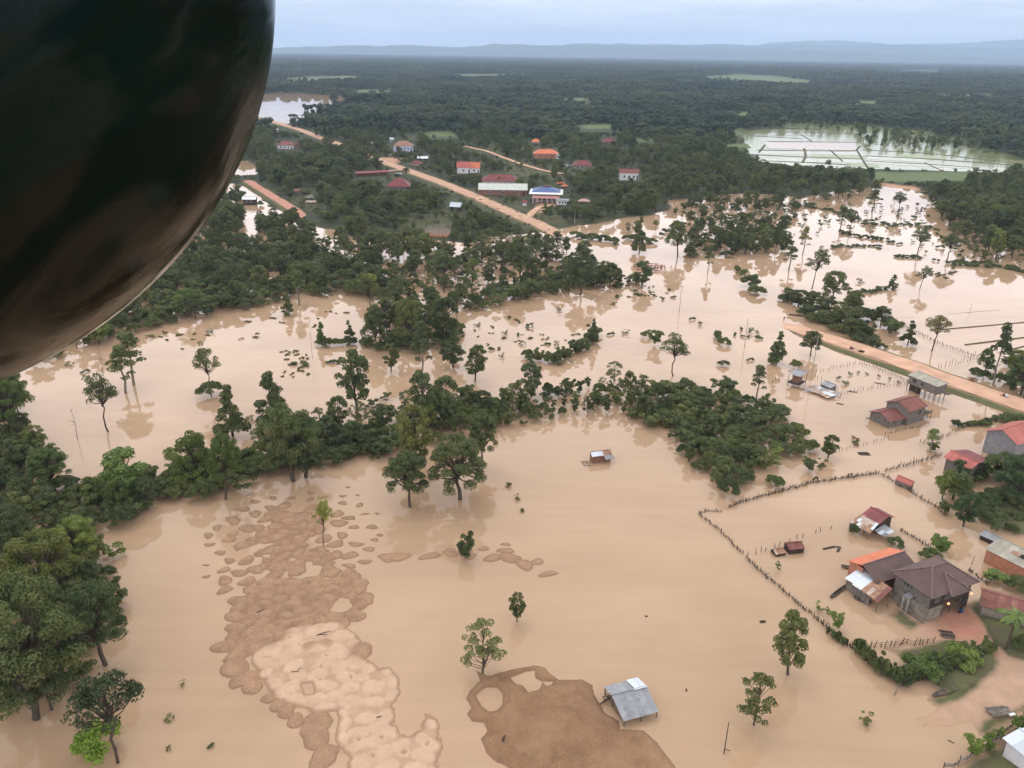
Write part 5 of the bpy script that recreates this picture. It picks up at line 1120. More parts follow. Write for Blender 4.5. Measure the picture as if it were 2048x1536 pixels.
def heap_mesh(seed):
    g = np.random.default_rng(seed + 60); bm = bmesh.new(); bmesh.ops.create_grid(bm, x_segments=22, y_segments=22, size=1.35)
    V = np.array([tuple(v.co) for v in bm.verts]); X, Y = V[:, 0], V[:, 1]; a = np.arctan2(Y, X); r = np.hypot(X, Y)
    edge = 1 + .16 * np.sin(a * 2 + g.random() * 6) + .10 * np.sin(a * 3 + g.random() * 6) + .05 * np.sin(a * 5 + g.random() * 6)
    Z = np.clip(.42 * (1 - (r / edge) ** 1.8), -.45, 1) + .05 * fbm(X * 3 + seed * 9, Y * 3, 1.0, seed) * (r < edge)
    for v, z in zip(bm.verts, Z): v.co.z = z
    for f_ in bm.faces: f_.smooth = True
    me = bpy.data.meshes.new('heap'); bm.to_mesh(me); bm.free(); me.materials.append(SANDM); return me
HEAPS = [heap_mesh(i) for i in range(6)]
h1 = [(893, 185, 40, 20), (1052, 155, 33, 18), (1210, 155, 38, 16), (1372, 112, 32, 15), (1370, 168, 35, 20), (1485, 150, 35, 14), (1645, 138, 28, 14), (1645, 197, 32, 22), (1770, 130, 18, 8), (1690, 62, 22, 8), (1790, 215, 32, 20), (1835, 290, 38, 8), (1940, 288, 22, 10), (795, 250, 52, 28), (898, 290, 56, 28), (1030, 240, 55, 24), (1142, 222, 62, 32), (990, 335, 62, 32), (700, 322, 40, 18), (718, 352, 55, 34), (572, 408, 38, 26), (500, 475, 40, 26), (712, 462, 45, 25), (680, 512, 52, 28), (510, 552, 42, 20), (600, 622, 42, 26), (830, 415, 70, 35), (925, 410, 56, 32), (1600, 292, 58, 30), (1695, 325, 55, 22), (1610, 370, 65, 38), (1740, 403, 40, 22), (1895, 402, 48, 22), (1640, 473, 52, 28), (1485, 505, 70, 38), (1585, 548, 60, 40), (1758, 550, 58, 25), (1918, 512, 32, 20), (1960, 472, 32, 14), (1870, 592, 50, 24), (1580, 645, 70, 38), (1710, 645, 65, 34), (1835, 700, 52, 26), (1702, 733, 55, 24), (2020, 683, 50, 22), (678, 690, 50, 26), (825, 690, 62, 40), (632, 770, 48, 28), (765, 795, 65, 38), (900, 765, 65, 42), (960, 740, 50, 30), (640, 860, 68, 38), (830, 868, 72, 40), (640, 940, 62, 35), (480, 826, 32, 16), (480, 728, 30, 8), (1840, 1010, 85, 50), (1120, 300, 90, 45), (1250, 330, 90, 50), (850, 540, 60, 32)]
h2 = [(1100, 395, 70, 28), (1280, 390, 52, 20), (1385, 373, 38, 24), (1470, 385, 50, 22), (1555, 353, 30, 12), (1600, 400, 40, 25), (1690, 400, 48, 30), (1668, 362, 40, 18), (1668, 330, 28, 9), (1765, 435, 45, 30), (1830, 420, 35, 18), (1885, 482, 48, 16)]
HP_ = [(c1([(x, y)])[0], rx / 4.267, ry / 4.267, 0) for x, y, rx, ry in h1] + [(c4([(x, y)])[0], rx / 2.56, ry / 2.56, 1) for x, y, rx, ry in h2]
for k, ((x, y), rx, ry, g_) in enumerate(HP_):
    p = P(x, y); s = mpp(x, y); dep = abs(ray(x, y).normalized().z)
    o = link('gravel_heap', HEAPS[k % 6], None, (p.x, p.y, 0), random.gauss(0, .25)); a_, b_ = rx * s * 1.06, ry * s / dep * .95; o.scale = (a_, b_, .75 * min(1.1, max(.6, (a_ + b_) / 2.4)))
    tag(o, 'low brown gravel heap ' + ('in the line across the open water' if g_ else ('left of the sand bank' if x < 520 and y > 1040 else ('right of the sand bank' if x > 655 else 'above the sand bank'))), 'heap', ['low gravel heaps round the sand bank', 'low gravel heaps in a line across the water'][g_])

# farmyard and verges at the lower right
REDY = poly([(1830, 1262), (1850, 1248), (1875, 1240), (1890, 1215), (1935, 1215), (1958, 1240), (1985, 1285), (2010, 1312), (2080, 1330), (2120, 1345), (2120, 1400), (2048, 1410), (1985, 1440), (1930, 1452), (1870, 1455), (1830, 1440), (1870, 1418), (1930, 1395), (1985, 1350), (1995, 1325), (1975, 1300), (1900, 1280), (1860, 1288), (1800, 1300), (1790, 1285)])
YARD = poly([(1770, 1230), (1790, 1212), (1830, 1240), (1850, 1250), (1880, 1212), (1940, 1205), (1960, 1195), (2010, 1215), (2160, 1240), (2160, 1420), (2048, 1405), (1990, 1442), (1925, 1450), (1880, 1444), (1850, 1452), (1840, 1435), (1872, 1415), (1850, 1400), (1875, 1385), (1860, 1370), (1805, 1372), (1800, 1350), (1850, 1330), (1790, 1310), (1760, 1296), (1860, 1284), (1820, 1265), (1790, 1245)])
YARD2 = poly([(2160, 1380), (2060, 1382), (2030, 1400), (1995, 1418), (1970, 1432), (1950, 1452), (1955, 1470), (1985, 1478), (2020, 1452), (2048, 1432), (2160, 1380)])
YARD3 = poly([(1905, 1560), (1925, 1525), (1960, 1505), (2000, 1482), (2030, 1455), (2060, 1430), (2200, 1400), (2300, 1600), (1900, 1640)])
BANKT = poly([(1930, 1010), (1960, 1040), (1985, 1060), (2100, 1090), (2100, 960), (2000, 965)])
def yard_h(X, Y):
    wx = X + fbm(X, Y, 3, 1) * .5; wy = Y + fbm(X, Y, 3, 2) * .5
    a = sdpoly(wx, wy, YARD, 30); b_ = sdpoly(wx, wy, YARD2, 30); c_ = sdpoly(wx, wy, YARD3, 30); r_ = sdpoly(wx, wy, REDY, 30); t_ = sdpoly(wx, wy, BANKT, 30)
    s_ = np.maximum(np.maximum(a, b_), np.maximum(c_, t_)); Z = np.clip(s_ * .14, -.6, .55) + .05 * fbm(X, Y, 1.2, 3) * (s_ > -.5)
    Z = np.where(r_ > -.5, np.maximum(np.minimum(Z, .12), np.clip((r_) * .06, -.3, .14) + .03 * fbm(X, Y, 1.5, 4)), Z)
    C = np.zeros(X.shape + (4,)); C[..., 3] = 1; rd = sstep(-.5, .5, r_); C[..., 0] = rd
    C[..., 1] = (1 - rd) * np.clip(.55 + fbm(X, Y, 2.5, 9), 0, 1)
    nearred = np.exp(-((X - P(1925, 1245).x) ** 2 + (Y - P(1925, 1245).y) ** 2) / 30); C[..., 2] = rd * np.clip(nearred * 1.3, 0, 1); return Z, C
YM = bpy.data.materials.new('farmyard_ground'); YM.use_nodes = True
land_mat(YM, (0.11, 0.10, 0.065), (0.115, 0.125, 0.055), (0.44, 0.30, 0.215), (0.44, 0.20, 0.145), wet=(0.40, 0.265, 0.18))
patch('farmyard_ground', [(1750, 950), (2300, 950), (2300, 1640), (1750, 1640)], .3, yard_h, YM, 2, -.45)

# paddies: a green-tinted flooded sheet and the bunds between the plots
PM = bpy.data.materials.new('flooded_paddy'); PM.use_nodes = True
water_mat(PM, (0.10, 0.17, 0.04), (0.33, 0.34, 0.20), .12, .02)
PM.node_tree.nodes['Noise Texture'].inputs['Scale'].default_value = .045
def sheet(name, pts, m, z): p = poly(pts); return link(name, mesh_np(name, [(a, b, z) for a, b in p], [list(range(len(p)))], m), kind='structure')
for pts in ([(1462, 258), (1560, 246), (1700, 248), (1850, 260), (1990, 286), (2090, 318), (2190, 352), (2048, 352), (1850, 345), (1700, 342), (1550, 334), (1455, 315)],): sheet('paddy_field', pts, PM, .02)
PM2 = bpy.data.materials.new('sprouting_paddy'); PM2.use_nodes = True
water_mat(PM2, (0.12, 0.19, 0.05), (0.19, 0.25, 0.09), .35, .03)
PM3 = bpy.data.materials.new('milky_paddy'); PM3.use_nodes = True
water_mat(PM3, (0.26, 0.29, 0.15), (0.36, 0.35, 0.24), .06, .02)
gq = random.Random(4)
for r0_, r1_ in ((263, 271), (273, 282), (302.5, 308.5), (310, 316.5), (318.5, 324.5), (326, 332)):
    xs_ = [1498 + gq.random() * 20]
    while xs_[-1] < 1990: xs_.append(xs_[-1] + 55 + gq.random() * 90)
    for a_, b_ in zip(xs_[:-1], xs_[1:]):
        f_ = lambda x: max(0, x - 1700) * .055
        if r1_ < 290 and a_ > 1700: continue
        if gq.random() < .35: continue
        sheet('paddy_plot', [(a_ + 2, r0_ + f_(a_)), (b_ - 2, r0_ + f_(b_)), (b_ - 3 + gq.random() * 6, r1_ + f_(b_) + gq.random()), (a_ + 3, r1_ + f_(a_))], gq.choice([PM2, PM3, PM3]), .10)
sheet('pale_paddy', [(1528, 284), (1712, 284), (1712, 301), (1536, 297)], WAT, .14)
BM_ = mat('bund_earth', (.10, .085, .05), .95, scale=1, c2=(.06, .055, .03))
def bund(pts, w=1.2, h=.35):
    q, _ = resample(W_(pts), 6); d = np.gradient(q, axis=0); d /= np.linalg.norm(d, axis=1)[:, None] + 1e-9; n_ = np.stack([-d[:, 1], d[:, 0]], 1)
    rows = [np.c_[q + n_ * (o * w * (1 + .3 * fbm(q[:, 0], q[:, 1], 5, 3)))[:, None], np.full(len(q), z) + .1 * fbm(q[:, 0], q[:, 1], 4, 6)] for o, z in ((-.8, -.3), (-.35, h), (.35, h), (.8, -.3))]
    V = np.stack(rows, 1).reshape(-1, 3); i = np.arange(len(q) * 4).reshape(len(q), 4); Fq = np.stack([i[:-1, :-1], i[:-1, 1:], i[1:, 1:], i[1:, :-1]], -1).reshape(-1, 4)
    return link('bund', mesh_np('bund', V, Fq, BM_, True), kind='structure')
for l, w in (([(1470, 262), (1560, 264), (1720, 268)], 1.6), ([(1497, 272), (1560, 275), (1605, 278)], 1.3), ([(1536, 283.5), (1712, 285)], 2.4), ([(1515, 300), (1620, 302), (1712, 302)], 2), ([(1495, 309), (1600, 314), (1720, 318)], 1.6), ([(1530, 322), (1620, 325), (1700, 330)], 1.4), ([(1608, 297), (1612, 312), (1605, 325)], 2.2), ([(1660, 300), (1685, 323)], 1.6), ([(1715, 302), (1725, 320), (1735, 335)], 1.8),
             ([(1725, 300), (1850, 306), (1990, 322)], 1.3), ([(1730, 312), (1860, 318), (2020, 330)], 1.2), ([(1728, 322), (1850, 328), (1960, 336)], 1.2), ([(1850, 326), (1880, 340)], 1.3), ([(1720, 292), (1712, 302)], 2), ([(1600, 268), (1625, 284)], 1.4), ([(1530, 290), (1518, 305)], 2)): bund(l, w)
bund([(1862, 661), (1950, 654), (2060, 644)], .45, .22); bund([(1930, 690), (2000, 682), (2060, 674)], .5, .25); bund([(1780, 637), (1850, 634)], .15, .03); bund([(1897, 628), (1950, 624), (2000, 620)], .15, .03)
bund([(2000, 705), (2060, 690)], .5, .2)
# ------------------------------------------------------------------ buildings
def window(parent, x, y, z, w, h, face, frame=None, out=.05):
    """a framed window on a wall; face is the outward direction in the house's own axes"""
    ax = 0 if face in ('-y', '+y') else 1; s = -1 if face[0] == '-' else 1
    f = MB(); t_ = .07
    def bx(du, dz, su, sz, o=0): 
        c = (x + du, y + s * (out + o), z + dz) if ax == 0 else (x + s * (out + o), y + du, z + dz); d = (su, .06, sz) if ax == 0 else (.06, su, sz); f.box(c, d)
    bx(0, h / 2, w + t_, t_); bx(0, -h / 2, w + t_, t_); bx(-w / 2, 0, t_, h - t_); bx(w / 2, 0, t_, h - t_); bx(0, 0, t_ * .6, h - t_, .004)
    o = f.build('window', frame or MT['wood'], parent)
    p = MB(); c = (x, y + s * out * .6, z) if ax == 0 else (x + s * out * .6, y, z); p.box(c, (w - .02, .03, h - .02) if ax == 0 else (.03, w - .02, h - .02)); p.build('pane', MT['glass'], o)
    return o
def fitb(e1a, e1b, ra, rb, ze, zr, yaw=None, L=None):
    A, B_, Ra, Rb = [P(*q, z) for q, z in ((e1a, ze), (e1b, ze), (ra, zr), (rb, zr))]
    v = ((B_ - A) + (Rb - Ra)).xy; yw = math.atan2(v.y, v.x) if yaw is None else R(yaw); d = Vector((cos(yw), sin(yw))); n_ = Vector((sin(yw), -cos(yw)))
    m = ((Ra + Rb) / 2).xy; me_ = ((A + B_) / 2).xy; run = abs((me_ - m).dot(n_)); LL_ = L or ((B_ - A).xy.length + (Rb - Ra).xy.length) / 2
    return m, yw, LL_, run
def roof_sheets(par, x0, x1, top, bot, n, mats, name='roof_sheet', th=.035, jit=.02, overlap=.06, ragged=0, rows=1, rs=None):
    """sheets laid side by side down a slope; top=(y,z), bot=(y,z) in house axes; each sheet a part of its own"""
    g = random.Random(rs or int(abs(x0 * 37 + top[1] * 11)) + n)
    for r_ in range(rows):
        for k in range(n):
            a, b = x0 + (x1 - x0) * k / n - (overlap if k else 0), x0 + (x1 - x0) * (k + 1) / n
            t0, t1 = r_ / rows, (r_ + 1) / rows + (.03 if r_ < rows - 1 else 0)
            y0, z0 = top[0] + (bot[0] - top[0]) * t0, top[1] + (bot[1] - top[1]) * t0; y1, z1 = top[0] + (bot[0] - top[0]) * t1, top[1] + (bot[1] - top[1]) * t1
            e = ragged * (g.random() - .3) if r_ == rows - 1 else 0; dy = (y1 - y0); ln = math.hypot(dy, z1 - z0) or 1
            y1 += dy / ln * e; z1 += (z1 - z0) / ln * e; lift = (k % 2) * .012 + (rows - 1 - r_) * .03 + g.random() * jit
            m = MB(); m.slab([(a, y0, z0 + lift), (b, y0, z0 + lift), (b, y1, z1 + lift), (a, y1, z1 + lift)], th)
            m.build(name, mats if not isinstance(mats, list) else g.choice(mats), par)
def gable_house(label, cat, e1a, e1b, ra, rb, ze, zr, roofm, wallm, nf=8, nb=None, wall_z=-1.2, floor=None, over=.5, back=None, yaw=None, L=None, wins=(), hip=0, posts=False, group=None, backze=None, name='house', ragged=.0, rows=1, backm=None, postm=None, gable_open=False, ridgecap=None, walls=True):
    m, yw, LL_, run = fitb(e1a, e1b, ra, rb, ze, zr, yaw, L); rb_ = back if back is not None else run; bz = backze if backze is not None else zr - (zr - ze) * rb_ / run
    H = thing(name, label, cat, (m.x, m.y, 0), yw, group); hl = LL_ / 2
    if hip:
        hp_ = min(hip, hl - .3)
        for q in ([(-hl, -run, ze), (hl, -run, ze), (hl - hp_, 0, zr), (-hl + hp_, 0, zr)], [(hl, rb_, bz), (-hl, rb_, bz), (-hl + hp_, 0, zr), (hl - hp_, 0, zr)], [(-hl, rb_, bz), (-hl, -run, ze), (-hl + hp_, 0, zr)], [(hl, -run, ze), (hl, rb_, bz), (hl - hp_, 0, zr)]):
            MB().slab(q, .09).build('roof_slope', roofm if not isinstance(roofm, list) else roofm[0], H)
        caps = [((-hl + hp_, 0, zr + .05), (hl - hp_, 0, zr + .05))] + [((sx * (hl - hp_), 0, zr + .05), (sx * hl, sy, z_ + .05)) for sx in (-1, 1) for sy, z_ in ((-run, ze), (rb_, bz))]
        for a, b in caps: MB().tube([a, b], .10, 6).build('ridge_cap', ridgecap or (roofm if not isinstance(roofm, list) else roofm[0]), H)
    else:
        roof_sheets(H, -hl, hl, (0, zr), (-run, ze), nf, roofm, ragged=ragged, rows=rows)
        roof_sheets(H, -hl, hl, (0, zr - .02), (rb_, bz - .02), nb or nf, backm or roofm, ragged=ragged, rows=rows)
        MB().tube([(-hl - .03, 0, zr + .06), (hl + .03, 0, zr + .06)], .09, 6).build('ridge_cap', ridgecap or (roofm if not isinstance(roofm, list) else roofm[0]), H)
    wz = floor if floor is not None else wall_z; x_, yf, yb = hl - over, -run + over, rb_ - over
    zf = zr - (zr - ze) * (-yf) / run - .06; zb = zr - (zr - bz) * yb / rb_ - .06
    if walls:
        tw_ = .12
        MB().box((0, yf, (wz + zf) / 2), (2 * x_, tw_, zf - wz)).build('wall', wallm, H); MB().box((0, yb, (wz + zb) / 2), (2 * x_, tw_, zb - wz)).build('wall', wallm, H)
        for sx in (-1, 1):
            w_ = MB(); yA, yB = yf + tw_ / 2 + .002, yb - tw_ / 2 - .002; pz = zr - .12 if not hip else min(zf, zb)
            a = [(sx * x_ - tw_ / 2, y, z) for y, z in ((yA, wz), (yB, wz), (yB, zb), (0, pz), (yA, zf))]; b = [(q[0] + tw_, q[1], q[2]) for q in a]
            w_.add(a + b, [(0, 1, 2, 3, 4), (9, 8, 7, 6, 5)] + [(i, (i + 1) % 5, (i + 1) % 5 + 5, i + 5) for i in range(5)]); w_.build('gable_wall' if not hip else 'wall', wallm, H)
        if floor is not None: MB().box((0, (yf + yb) / 2, floor - .08), (2 * x_ + .3, yb - yf + .3, .14)).build('floor', MT['wood'], H)
    if posts:
        nx = max(2, int(round(2 * x_ / 2.4)) + 1); ys_ = (yf, (yf + yb) / 2, yb)
        for i in range(nx):
            for y in ys_:
                zt = (floor - .15) if floor is not None else (zf if y != ys_[1] else zr - .1); x = -x_ + 2 * x_ * i / (nx - 1)
                MB().tube([(x, y, -1.5), (x, y, zt)], .09, 6).build('post', postm or MT['wood'], H)
    for wdef in wins:
        face, u, z, w, h = wdef
        if face == '-y': window(H, u * x_, yf - .06, z, w, h, '-y')
        elif face == '-x': window(H, -x_ - .06, (yf + yb) / 2 + u * (yb - yf) / 2, z, w, h, '-x')
        else: window(H, x_ + .06, (yf + yb) / 2 + u * (yb - yf) / 2, z, w, h, '+x')
    H['_'] = 0; del H['_']
    return H, (hl, run, rb_, x_, yf, yb)

# 1. the big brown-roofed farmhouse
YW = R(25); O_ = P(1850, 1243); HH = thing('farmhouse', 'large two-storey farmhouse with brown tiled roofs and an orange rear slope in the lower right', 'house', (O_.x, O_.y, 0), YW)
def slope(q, m, nm='roof_slope', th=.10, par=HH): return MB().slab(q, th).build(nm, m, par)
MT['tile'].node_tree  # tiled: fine courses as relief
x0, x1, y0, y1, ze, zr = -.8, 9.8, -.7, 7.0, 4.9, 7.0
slope([(x0, y0, ze), (x1, y0, ze), (6.6, 3.2, zr), (3.3, 3.2, zr)], MT['tile']); slope([(x1, y1, ze), (x0, y1, ze), (3.3, 3.2, zr), (6.6, 3.2, zr)], MT['tile'])
slope([(x0, y1, ze), (x0, y0, ze), (3.3, 3.2, zr)], MT['tile']); slope([(x1, y0, ze), (x1, y1, ze), (6.6, 3.2, zr)], MT['tile'])
slope([(2.6, -1.5, 4.75), (4.7, -1.5, 4.75), (4.7, 1.9, 6.42)], MT['tile']); slope([(4.7, -1.5, 4.75), (6.9, -1.5, 4.75), (4.72, 1.9, 6.42)], MT['tile'])
slope([(2.6, -1.5, 4.75), (4.7, 1.9, 6.42), (2.9, .8, 5.6)], MT['tile']); slope([(6.9, -1.5, 4.75), (6.6, .8, 5.6), (4.7, 1.9, 6.42)], MT['tile'])
def caps(a, b, n=None):
    a = Vector(a); b = Vector(b); L_ = (b - a).length; n = n or max(3, int(L_ / .45))
    for k in range(n): MB().tube([a + (b - a) * (k / n), a + (b - a) * ((k + .9) / n)], [.13, .10], 6).build('ridge_tile', MT['tilecap'], HH)
for a, b in (((3.3, 3.2, zr + .06), (6.6, 3.2, zr + .06)), ((3.3, 3.2, zr + .06), (x0, y0, ze + .06)), ((3.3, 3.2, zr + .06), (x0, y1, ze + .06)), ((6.6, 3.2, zr + .06), (x1, y0, ze + .06)), ((6.6, 3.2, zr + .06), (x1, y1, ze + .06)), ((4.7, 1.9, 6.5), (2.6, -1.5, 4.83)), ((4.7, 1.9, 6.5), (6.9, -1.5, 4.83))): caps(a, b)
# body walls: concrete below, planks above
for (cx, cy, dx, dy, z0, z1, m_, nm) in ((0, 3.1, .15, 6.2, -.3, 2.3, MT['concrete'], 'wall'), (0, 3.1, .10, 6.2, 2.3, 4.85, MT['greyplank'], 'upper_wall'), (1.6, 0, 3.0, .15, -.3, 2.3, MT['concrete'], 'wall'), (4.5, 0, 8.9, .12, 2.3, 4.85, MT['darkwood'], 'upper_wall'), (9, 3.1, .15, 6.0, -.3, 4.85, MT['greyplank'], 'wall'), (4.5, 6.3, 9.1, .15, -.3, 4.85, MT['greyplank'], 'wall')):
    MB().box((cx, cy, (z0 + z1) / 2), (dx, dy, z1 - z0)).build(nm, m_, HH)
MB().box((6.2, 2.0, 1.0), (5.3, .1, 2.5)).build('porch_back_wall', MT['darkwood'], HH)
for x in (3.3, 5.2, 7.1, 8.9): MB().box((x, -.05, 1.15), (.16, .16, 2.3)).build('post', MT['wood'], HH)
for x in (1.2, 1.75, 3.3, 3.85, 4.4, 4.95, 5.5, 6.05): window(HH, x, -.07, 3.75, .42, .95, '-y', MT['zinc'])
for y in (4.6, 4.0, 3.4): window(HH, -.06, y, 4.05, .4, .8, '-x', MT['zinc'])
MB().box((6.6, -.9, .9), (.55, .1, 1.7)).build('door', MT['glass'], HH)
# rear wing: brown front slope, orange back slope
slope([(-3.3, 6.9, 3.3), (6.2, 6.9, 3.3), (6.2, 10.2, 4.7), (-3.3, 10.2, 4.7)], MT['tile'])
slope([(6.2, 13.1, 3.7), (-3.4, 13.1, 3.7), (-3.4, 10.22, 4.72), (6.2, 10.22, 4.72)], MT['orange'])
MB().tube([(-3.35, 10.2, 4.78), (6.2, 10.2, 4.78)], .09, 6).build('ridge_cap', MT['tilecap'], HH)
for (cx, cy, dx, dy, z0, z1, m_) in ((-3.0, 11.5, .12, 2.6, -.6, 3.95, MT['brick']), (1.5, 12.8, 9.0, .12, -.6, 3.7, MT['brick']), (6.0, 9.9, .12, 5.6, -.6, 3.6, MT['brick']), (-2.5, 8.5, .12, 3.2, -.6, 3.6, MT['redplank'])): MB().box((cx, cy, (z0 + z1) / 2), (dx, dy, z1 - z0)).build('wing_wall', m_, HH)
# lean-to of bright and rusty sheets on the left
def lean(par, c00, c01, c10, c11, nu, mats_, nv=1, seed=0, ragged=.0, nm='roof_sheet', th=.03):
    """sheets between top edge c00-c01 and bottom edge c10-c11"""
    g = random.Random(seed); c00, c01, c10, c11 = map(Vector, (c00, c01, c10, c11))
    for i in range(nu):
        for j_ in range(nv):
            u0, u1 = i / nu, (i + 1.03) / nu; v0, v1 = j_ / nv, (j_ + 1.04) / nv; r_ = ragged * (g.random() - .4)
            f = lambda u, v: (c00 * (1 - u) + c01 * u) * (1 - v) + (c10 * (1 - u) + c11 * u) * v
            q = [f(u0, v0), f(u1, v0), f(u1, v1 + (r_ if j_ == nv - 1 else 0)), f(u0, v1 + (r_ if j_ == nv - 1 else 0))]; up_ = Vector((0, 0, (i % 2) * .012 + (nv - j_) * .03 + g.random() * .03))
            MB().slab([a + up_ for a in q], th).build(nm, mats_(i, j_, g), par)
lean(HH, (-2.3, 11.2, 3.35), (-2.3, 4.9, 3.35), (-5.5, 11.2, 2.15), (-5.5, 4.5, 2.15), 8, lambda i, j_, g: MT['newzinc'] if i < 4 else g.choice([MT['rust'], MT['maroon'], MT['rustpale'], MT['rust']]), 2, 3, .06)
for x, y in ((-5.2, 11), (-5.2, 8), (-5.2, 4.8), (-2.6, 4.9)): MB().tube([(x, y, -1), (x, y, 2.25 if x < -5 else 3.2)], .08, 6).build('post', MT['wood'], HH)
MB().box((-5.15, 8.6, .9), (.06, 4.6, 1.7)).build('lean_to_wall', MT['greyplank'], HH)
lean(HH, (-.2, 3.6, 3.0), (-.2, 2.5, 3.0), (-1.3, 3.6, 2.8), (-1.3, 2.5, 2.8), 1, lambda i, j_, g: MT['zinc'], 1, 2)
for x, y in ((-1.2, 3.5), (-1.2, 2.6)): MB().tube([(x, y, -.6), (x, y, 2.8)], .12, 6).build('post', MT['conc_pole'], HH)
# timber skirting and steps on the left
MB().box((-.7, 2.2, .1), (.25, 5.0, .25)).build('plinth_beam', MT['greyplank'], HH)
lean(HH, (3.9, 14.6, 1.6), (5.6, 9.5, 1.9), (6.0, 15.3, .9), (8.2, 10.0, 1.1), 3, lambda i, j_, g: MT['rustpale'], 1, 8)

for px_, py_, lab in ((1897, 1207, 'warm glowing lamp under the front porch of the big farmhouse'), (1943, 1187, 'warm glowing lamp at the right corner of the big farmhouse')):
    z = 2.3; p = P(px_, py_, z); p = p - (p - CP).normalized() * .3
    L_ = thing('porch_lamp', lab, 'lamp', p)
    bm = bmesh.new(); bmesh.ops.create_uvsphere(bm, u_segments=14, v_segments=10, radius=.19); me = bpy.data.meshes.new('globe'); bm.to_mesh(me); bm.free(); me.materials.append(MT['lamp']); link('globe', me, L_)
    MB().tube([(0, 0, .22), (0, 0, .5)], .03, 6).build('hanger', MT['steel'], L_)
p = P(1921, 1224, .2); bk = MB().tube([(0, 0, 0), (0, 0, .7)], [.28, .34], 12).build('barrel', MT['bluebucket']); bk.location = p; tag(bk, 'blue plastic barrel standing at the farmhouse porch', 'barrel')

# 2. hut with crimson roof and patched rusty lean-to
Hc, q = gable_house('stilt hut with a crimson roof and a patched rusty lean-to beside the farmhouse', 'hut', (1725, 1029.5), (1761, 1049.5), (1741.5, 1014), (1777.5, 1033), 2.6, 3.5, MT['redroof'], MT['darkwood'], nf=5, floor=.6, posts=True, name='stilt_hut')
hl, run, rb_, x_, yf, yb = q
lean(Hc, (-hl - .1, -run + .1, 2.55), (hl - .2, -run + .1, 2.5), (-hl - .4, -run - 2.5, 1.6), (hl + .1, -run - 2.5, 1.5), 7, lambda i, j_, g: g.choice([MT['rust'], MT['rustpale'], MT['rust'], MT['newzinc']]) if j_ else g.choice([MT['rustpale'], MT['newzinc'], MT['rust']]), 3, 5, .1)
for x in (-hl, 0, hl - .2): MB().tube([(x, -run - 2.3, -1), (x, -run - 2.3, 1.5)], .07, 6).build('post', MT['greyplank'], Hc)
MB().box((-hl - .25, -run - 1.2, .4), (.5, 2.2, 1.9)).build('screen_wall', MT['greyplank'], Hc)
lean(Hc, (hl - .1, -.6, 2.0), (hl + 1.9, -.4, 1.5), (hl - .1, -run - 1.2, 1.5), (hl + 1.7, -run - .6, 1.0), 3, lambda i, j_, g: g.choice([MT['zinc'], MT['newzinc'], MT['zinc']]), 2, 7, .2)
# 3. maroon stilt house
H3, q = gable_house('grey timber stilt house with a maroon tin roof standing in the flood below the road', 'house', (1827, 822.4), (1863, 811), (1795, 802.5), (1835, 791), 3.7, 5.2, MT['maroon'], MT['greyplank'], nf=7, wall_z=-1, wins=[('-y', .4, 2.6, .9, .9)])
hl, run, rb_, x_, yf, yb = q
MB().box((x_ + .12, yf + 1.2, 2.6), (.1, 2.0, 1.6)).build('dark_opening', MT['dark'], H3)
D3 = MB().box((x_ + 1.7, yf + 1.2, 1.35), (3.2, 2.6, .12)).build('deck', MT['wood'], H3)
for x in (x_ + .4, x_ + 1.7, x_ + 3.1):
    for y in (yf, yf + 2.4): MB().tube([(x, y, -1.2), (x, y, 2.2)], .07, 6).build('post', MT['wood'], H3)
for z in (1.8, 2.15): MB().box((x_ + 1.7, yf - .05, z), (3.0, .06, .07)).build('railing', MT['wood'], H3)
lean(H3, (x_ + .6, yf + 2.6, 2.7), (x_ + 2.8, yf + 2.6, 2.7), (x_ + .6, yf + .8, 2.5), (x_ + 2.8, yf + .8, 2.4), 2, lambda i, j_, g: MT['newzinc'] if i == 0 else MT['zinc'], 1, 1)
H3b, q = gable_house('lower maroon-roofed kitchen hut joined to the left side of the grey timber stilt house', 'hut', (1784, 843.5), (1816, 834.5), (1758, 824), (1794, 817.5), 1.9, 3.0, MT['maroon'], MT['greyplank'], nf=6, wall_z=-1, name='kitchen_hut', ragged=.1)
# 4. roadside stilt house, grey sheet roof
H4, q = gable_house('long stilt house with a grey sheet roof at the edge of the dirt road', 'house', (1815, 749.5), (1875.5, 774), (1836, 741.5), (1896.5, 766.5), 4.3, 4.8, MT['greyfc'], MT['greyplank'], nf=10, nb=10, back=.5, floor=2.2, posts=True, over=.35, name='stilt_house', wins=[('-y', -.55, 3.3, 1.0, .8), ('-y', .0, 3.3, .8, .7)])
hl, run, rb_, x_, yf, yb = q
MB().box((-x_ * .6, yf + .9, 1.0), (x_ * .8, .1, 2.2)).build('lower_screen', MT['darkwood'], H4)
MB().box((x_ + .8, 0, 2.1), (1.4, 1.8, .1)).build('landing', MT['wood'], H4)
# 5. hut with blue-grey roof
H5, q = gable_house('small open stilt hut with a blue-grey sheet roof left of the sunken shed', 'hut', (1567, 742.5), (1585, 751.7), (1599, 737), (1606.5, 744), 3.5, 3.8, MT['zinc'], MT['redplank'], nf=4, back=.3, floor=1.2, posts=False, over=.9, name='stilt_hut', yaw=-42, L=3.4)
hl, run, rb_, x_, yf, yb = q
for x in (-hl + .15, hl - .15):
    for y in (-run + .15, .2): MB().tube([(x, y, -1.3), (x, y, 3.4)], .07, 6).build('post', MT['wood'], H5)
MB().box((0, -run / 2, 1.1), (2 * hl - .1, run + .1, .12)).build('platform', MT['darkwood'], H5)
for s in (0, 1, 2): MB().tube([(-hl, -run, 1.25 + s * .28), (0, -run - .25, 1.1 + s * .28), (hl, -run, 1.25 + s * .28)], .05, 5).build('rail', MT['darkwood'], H5)
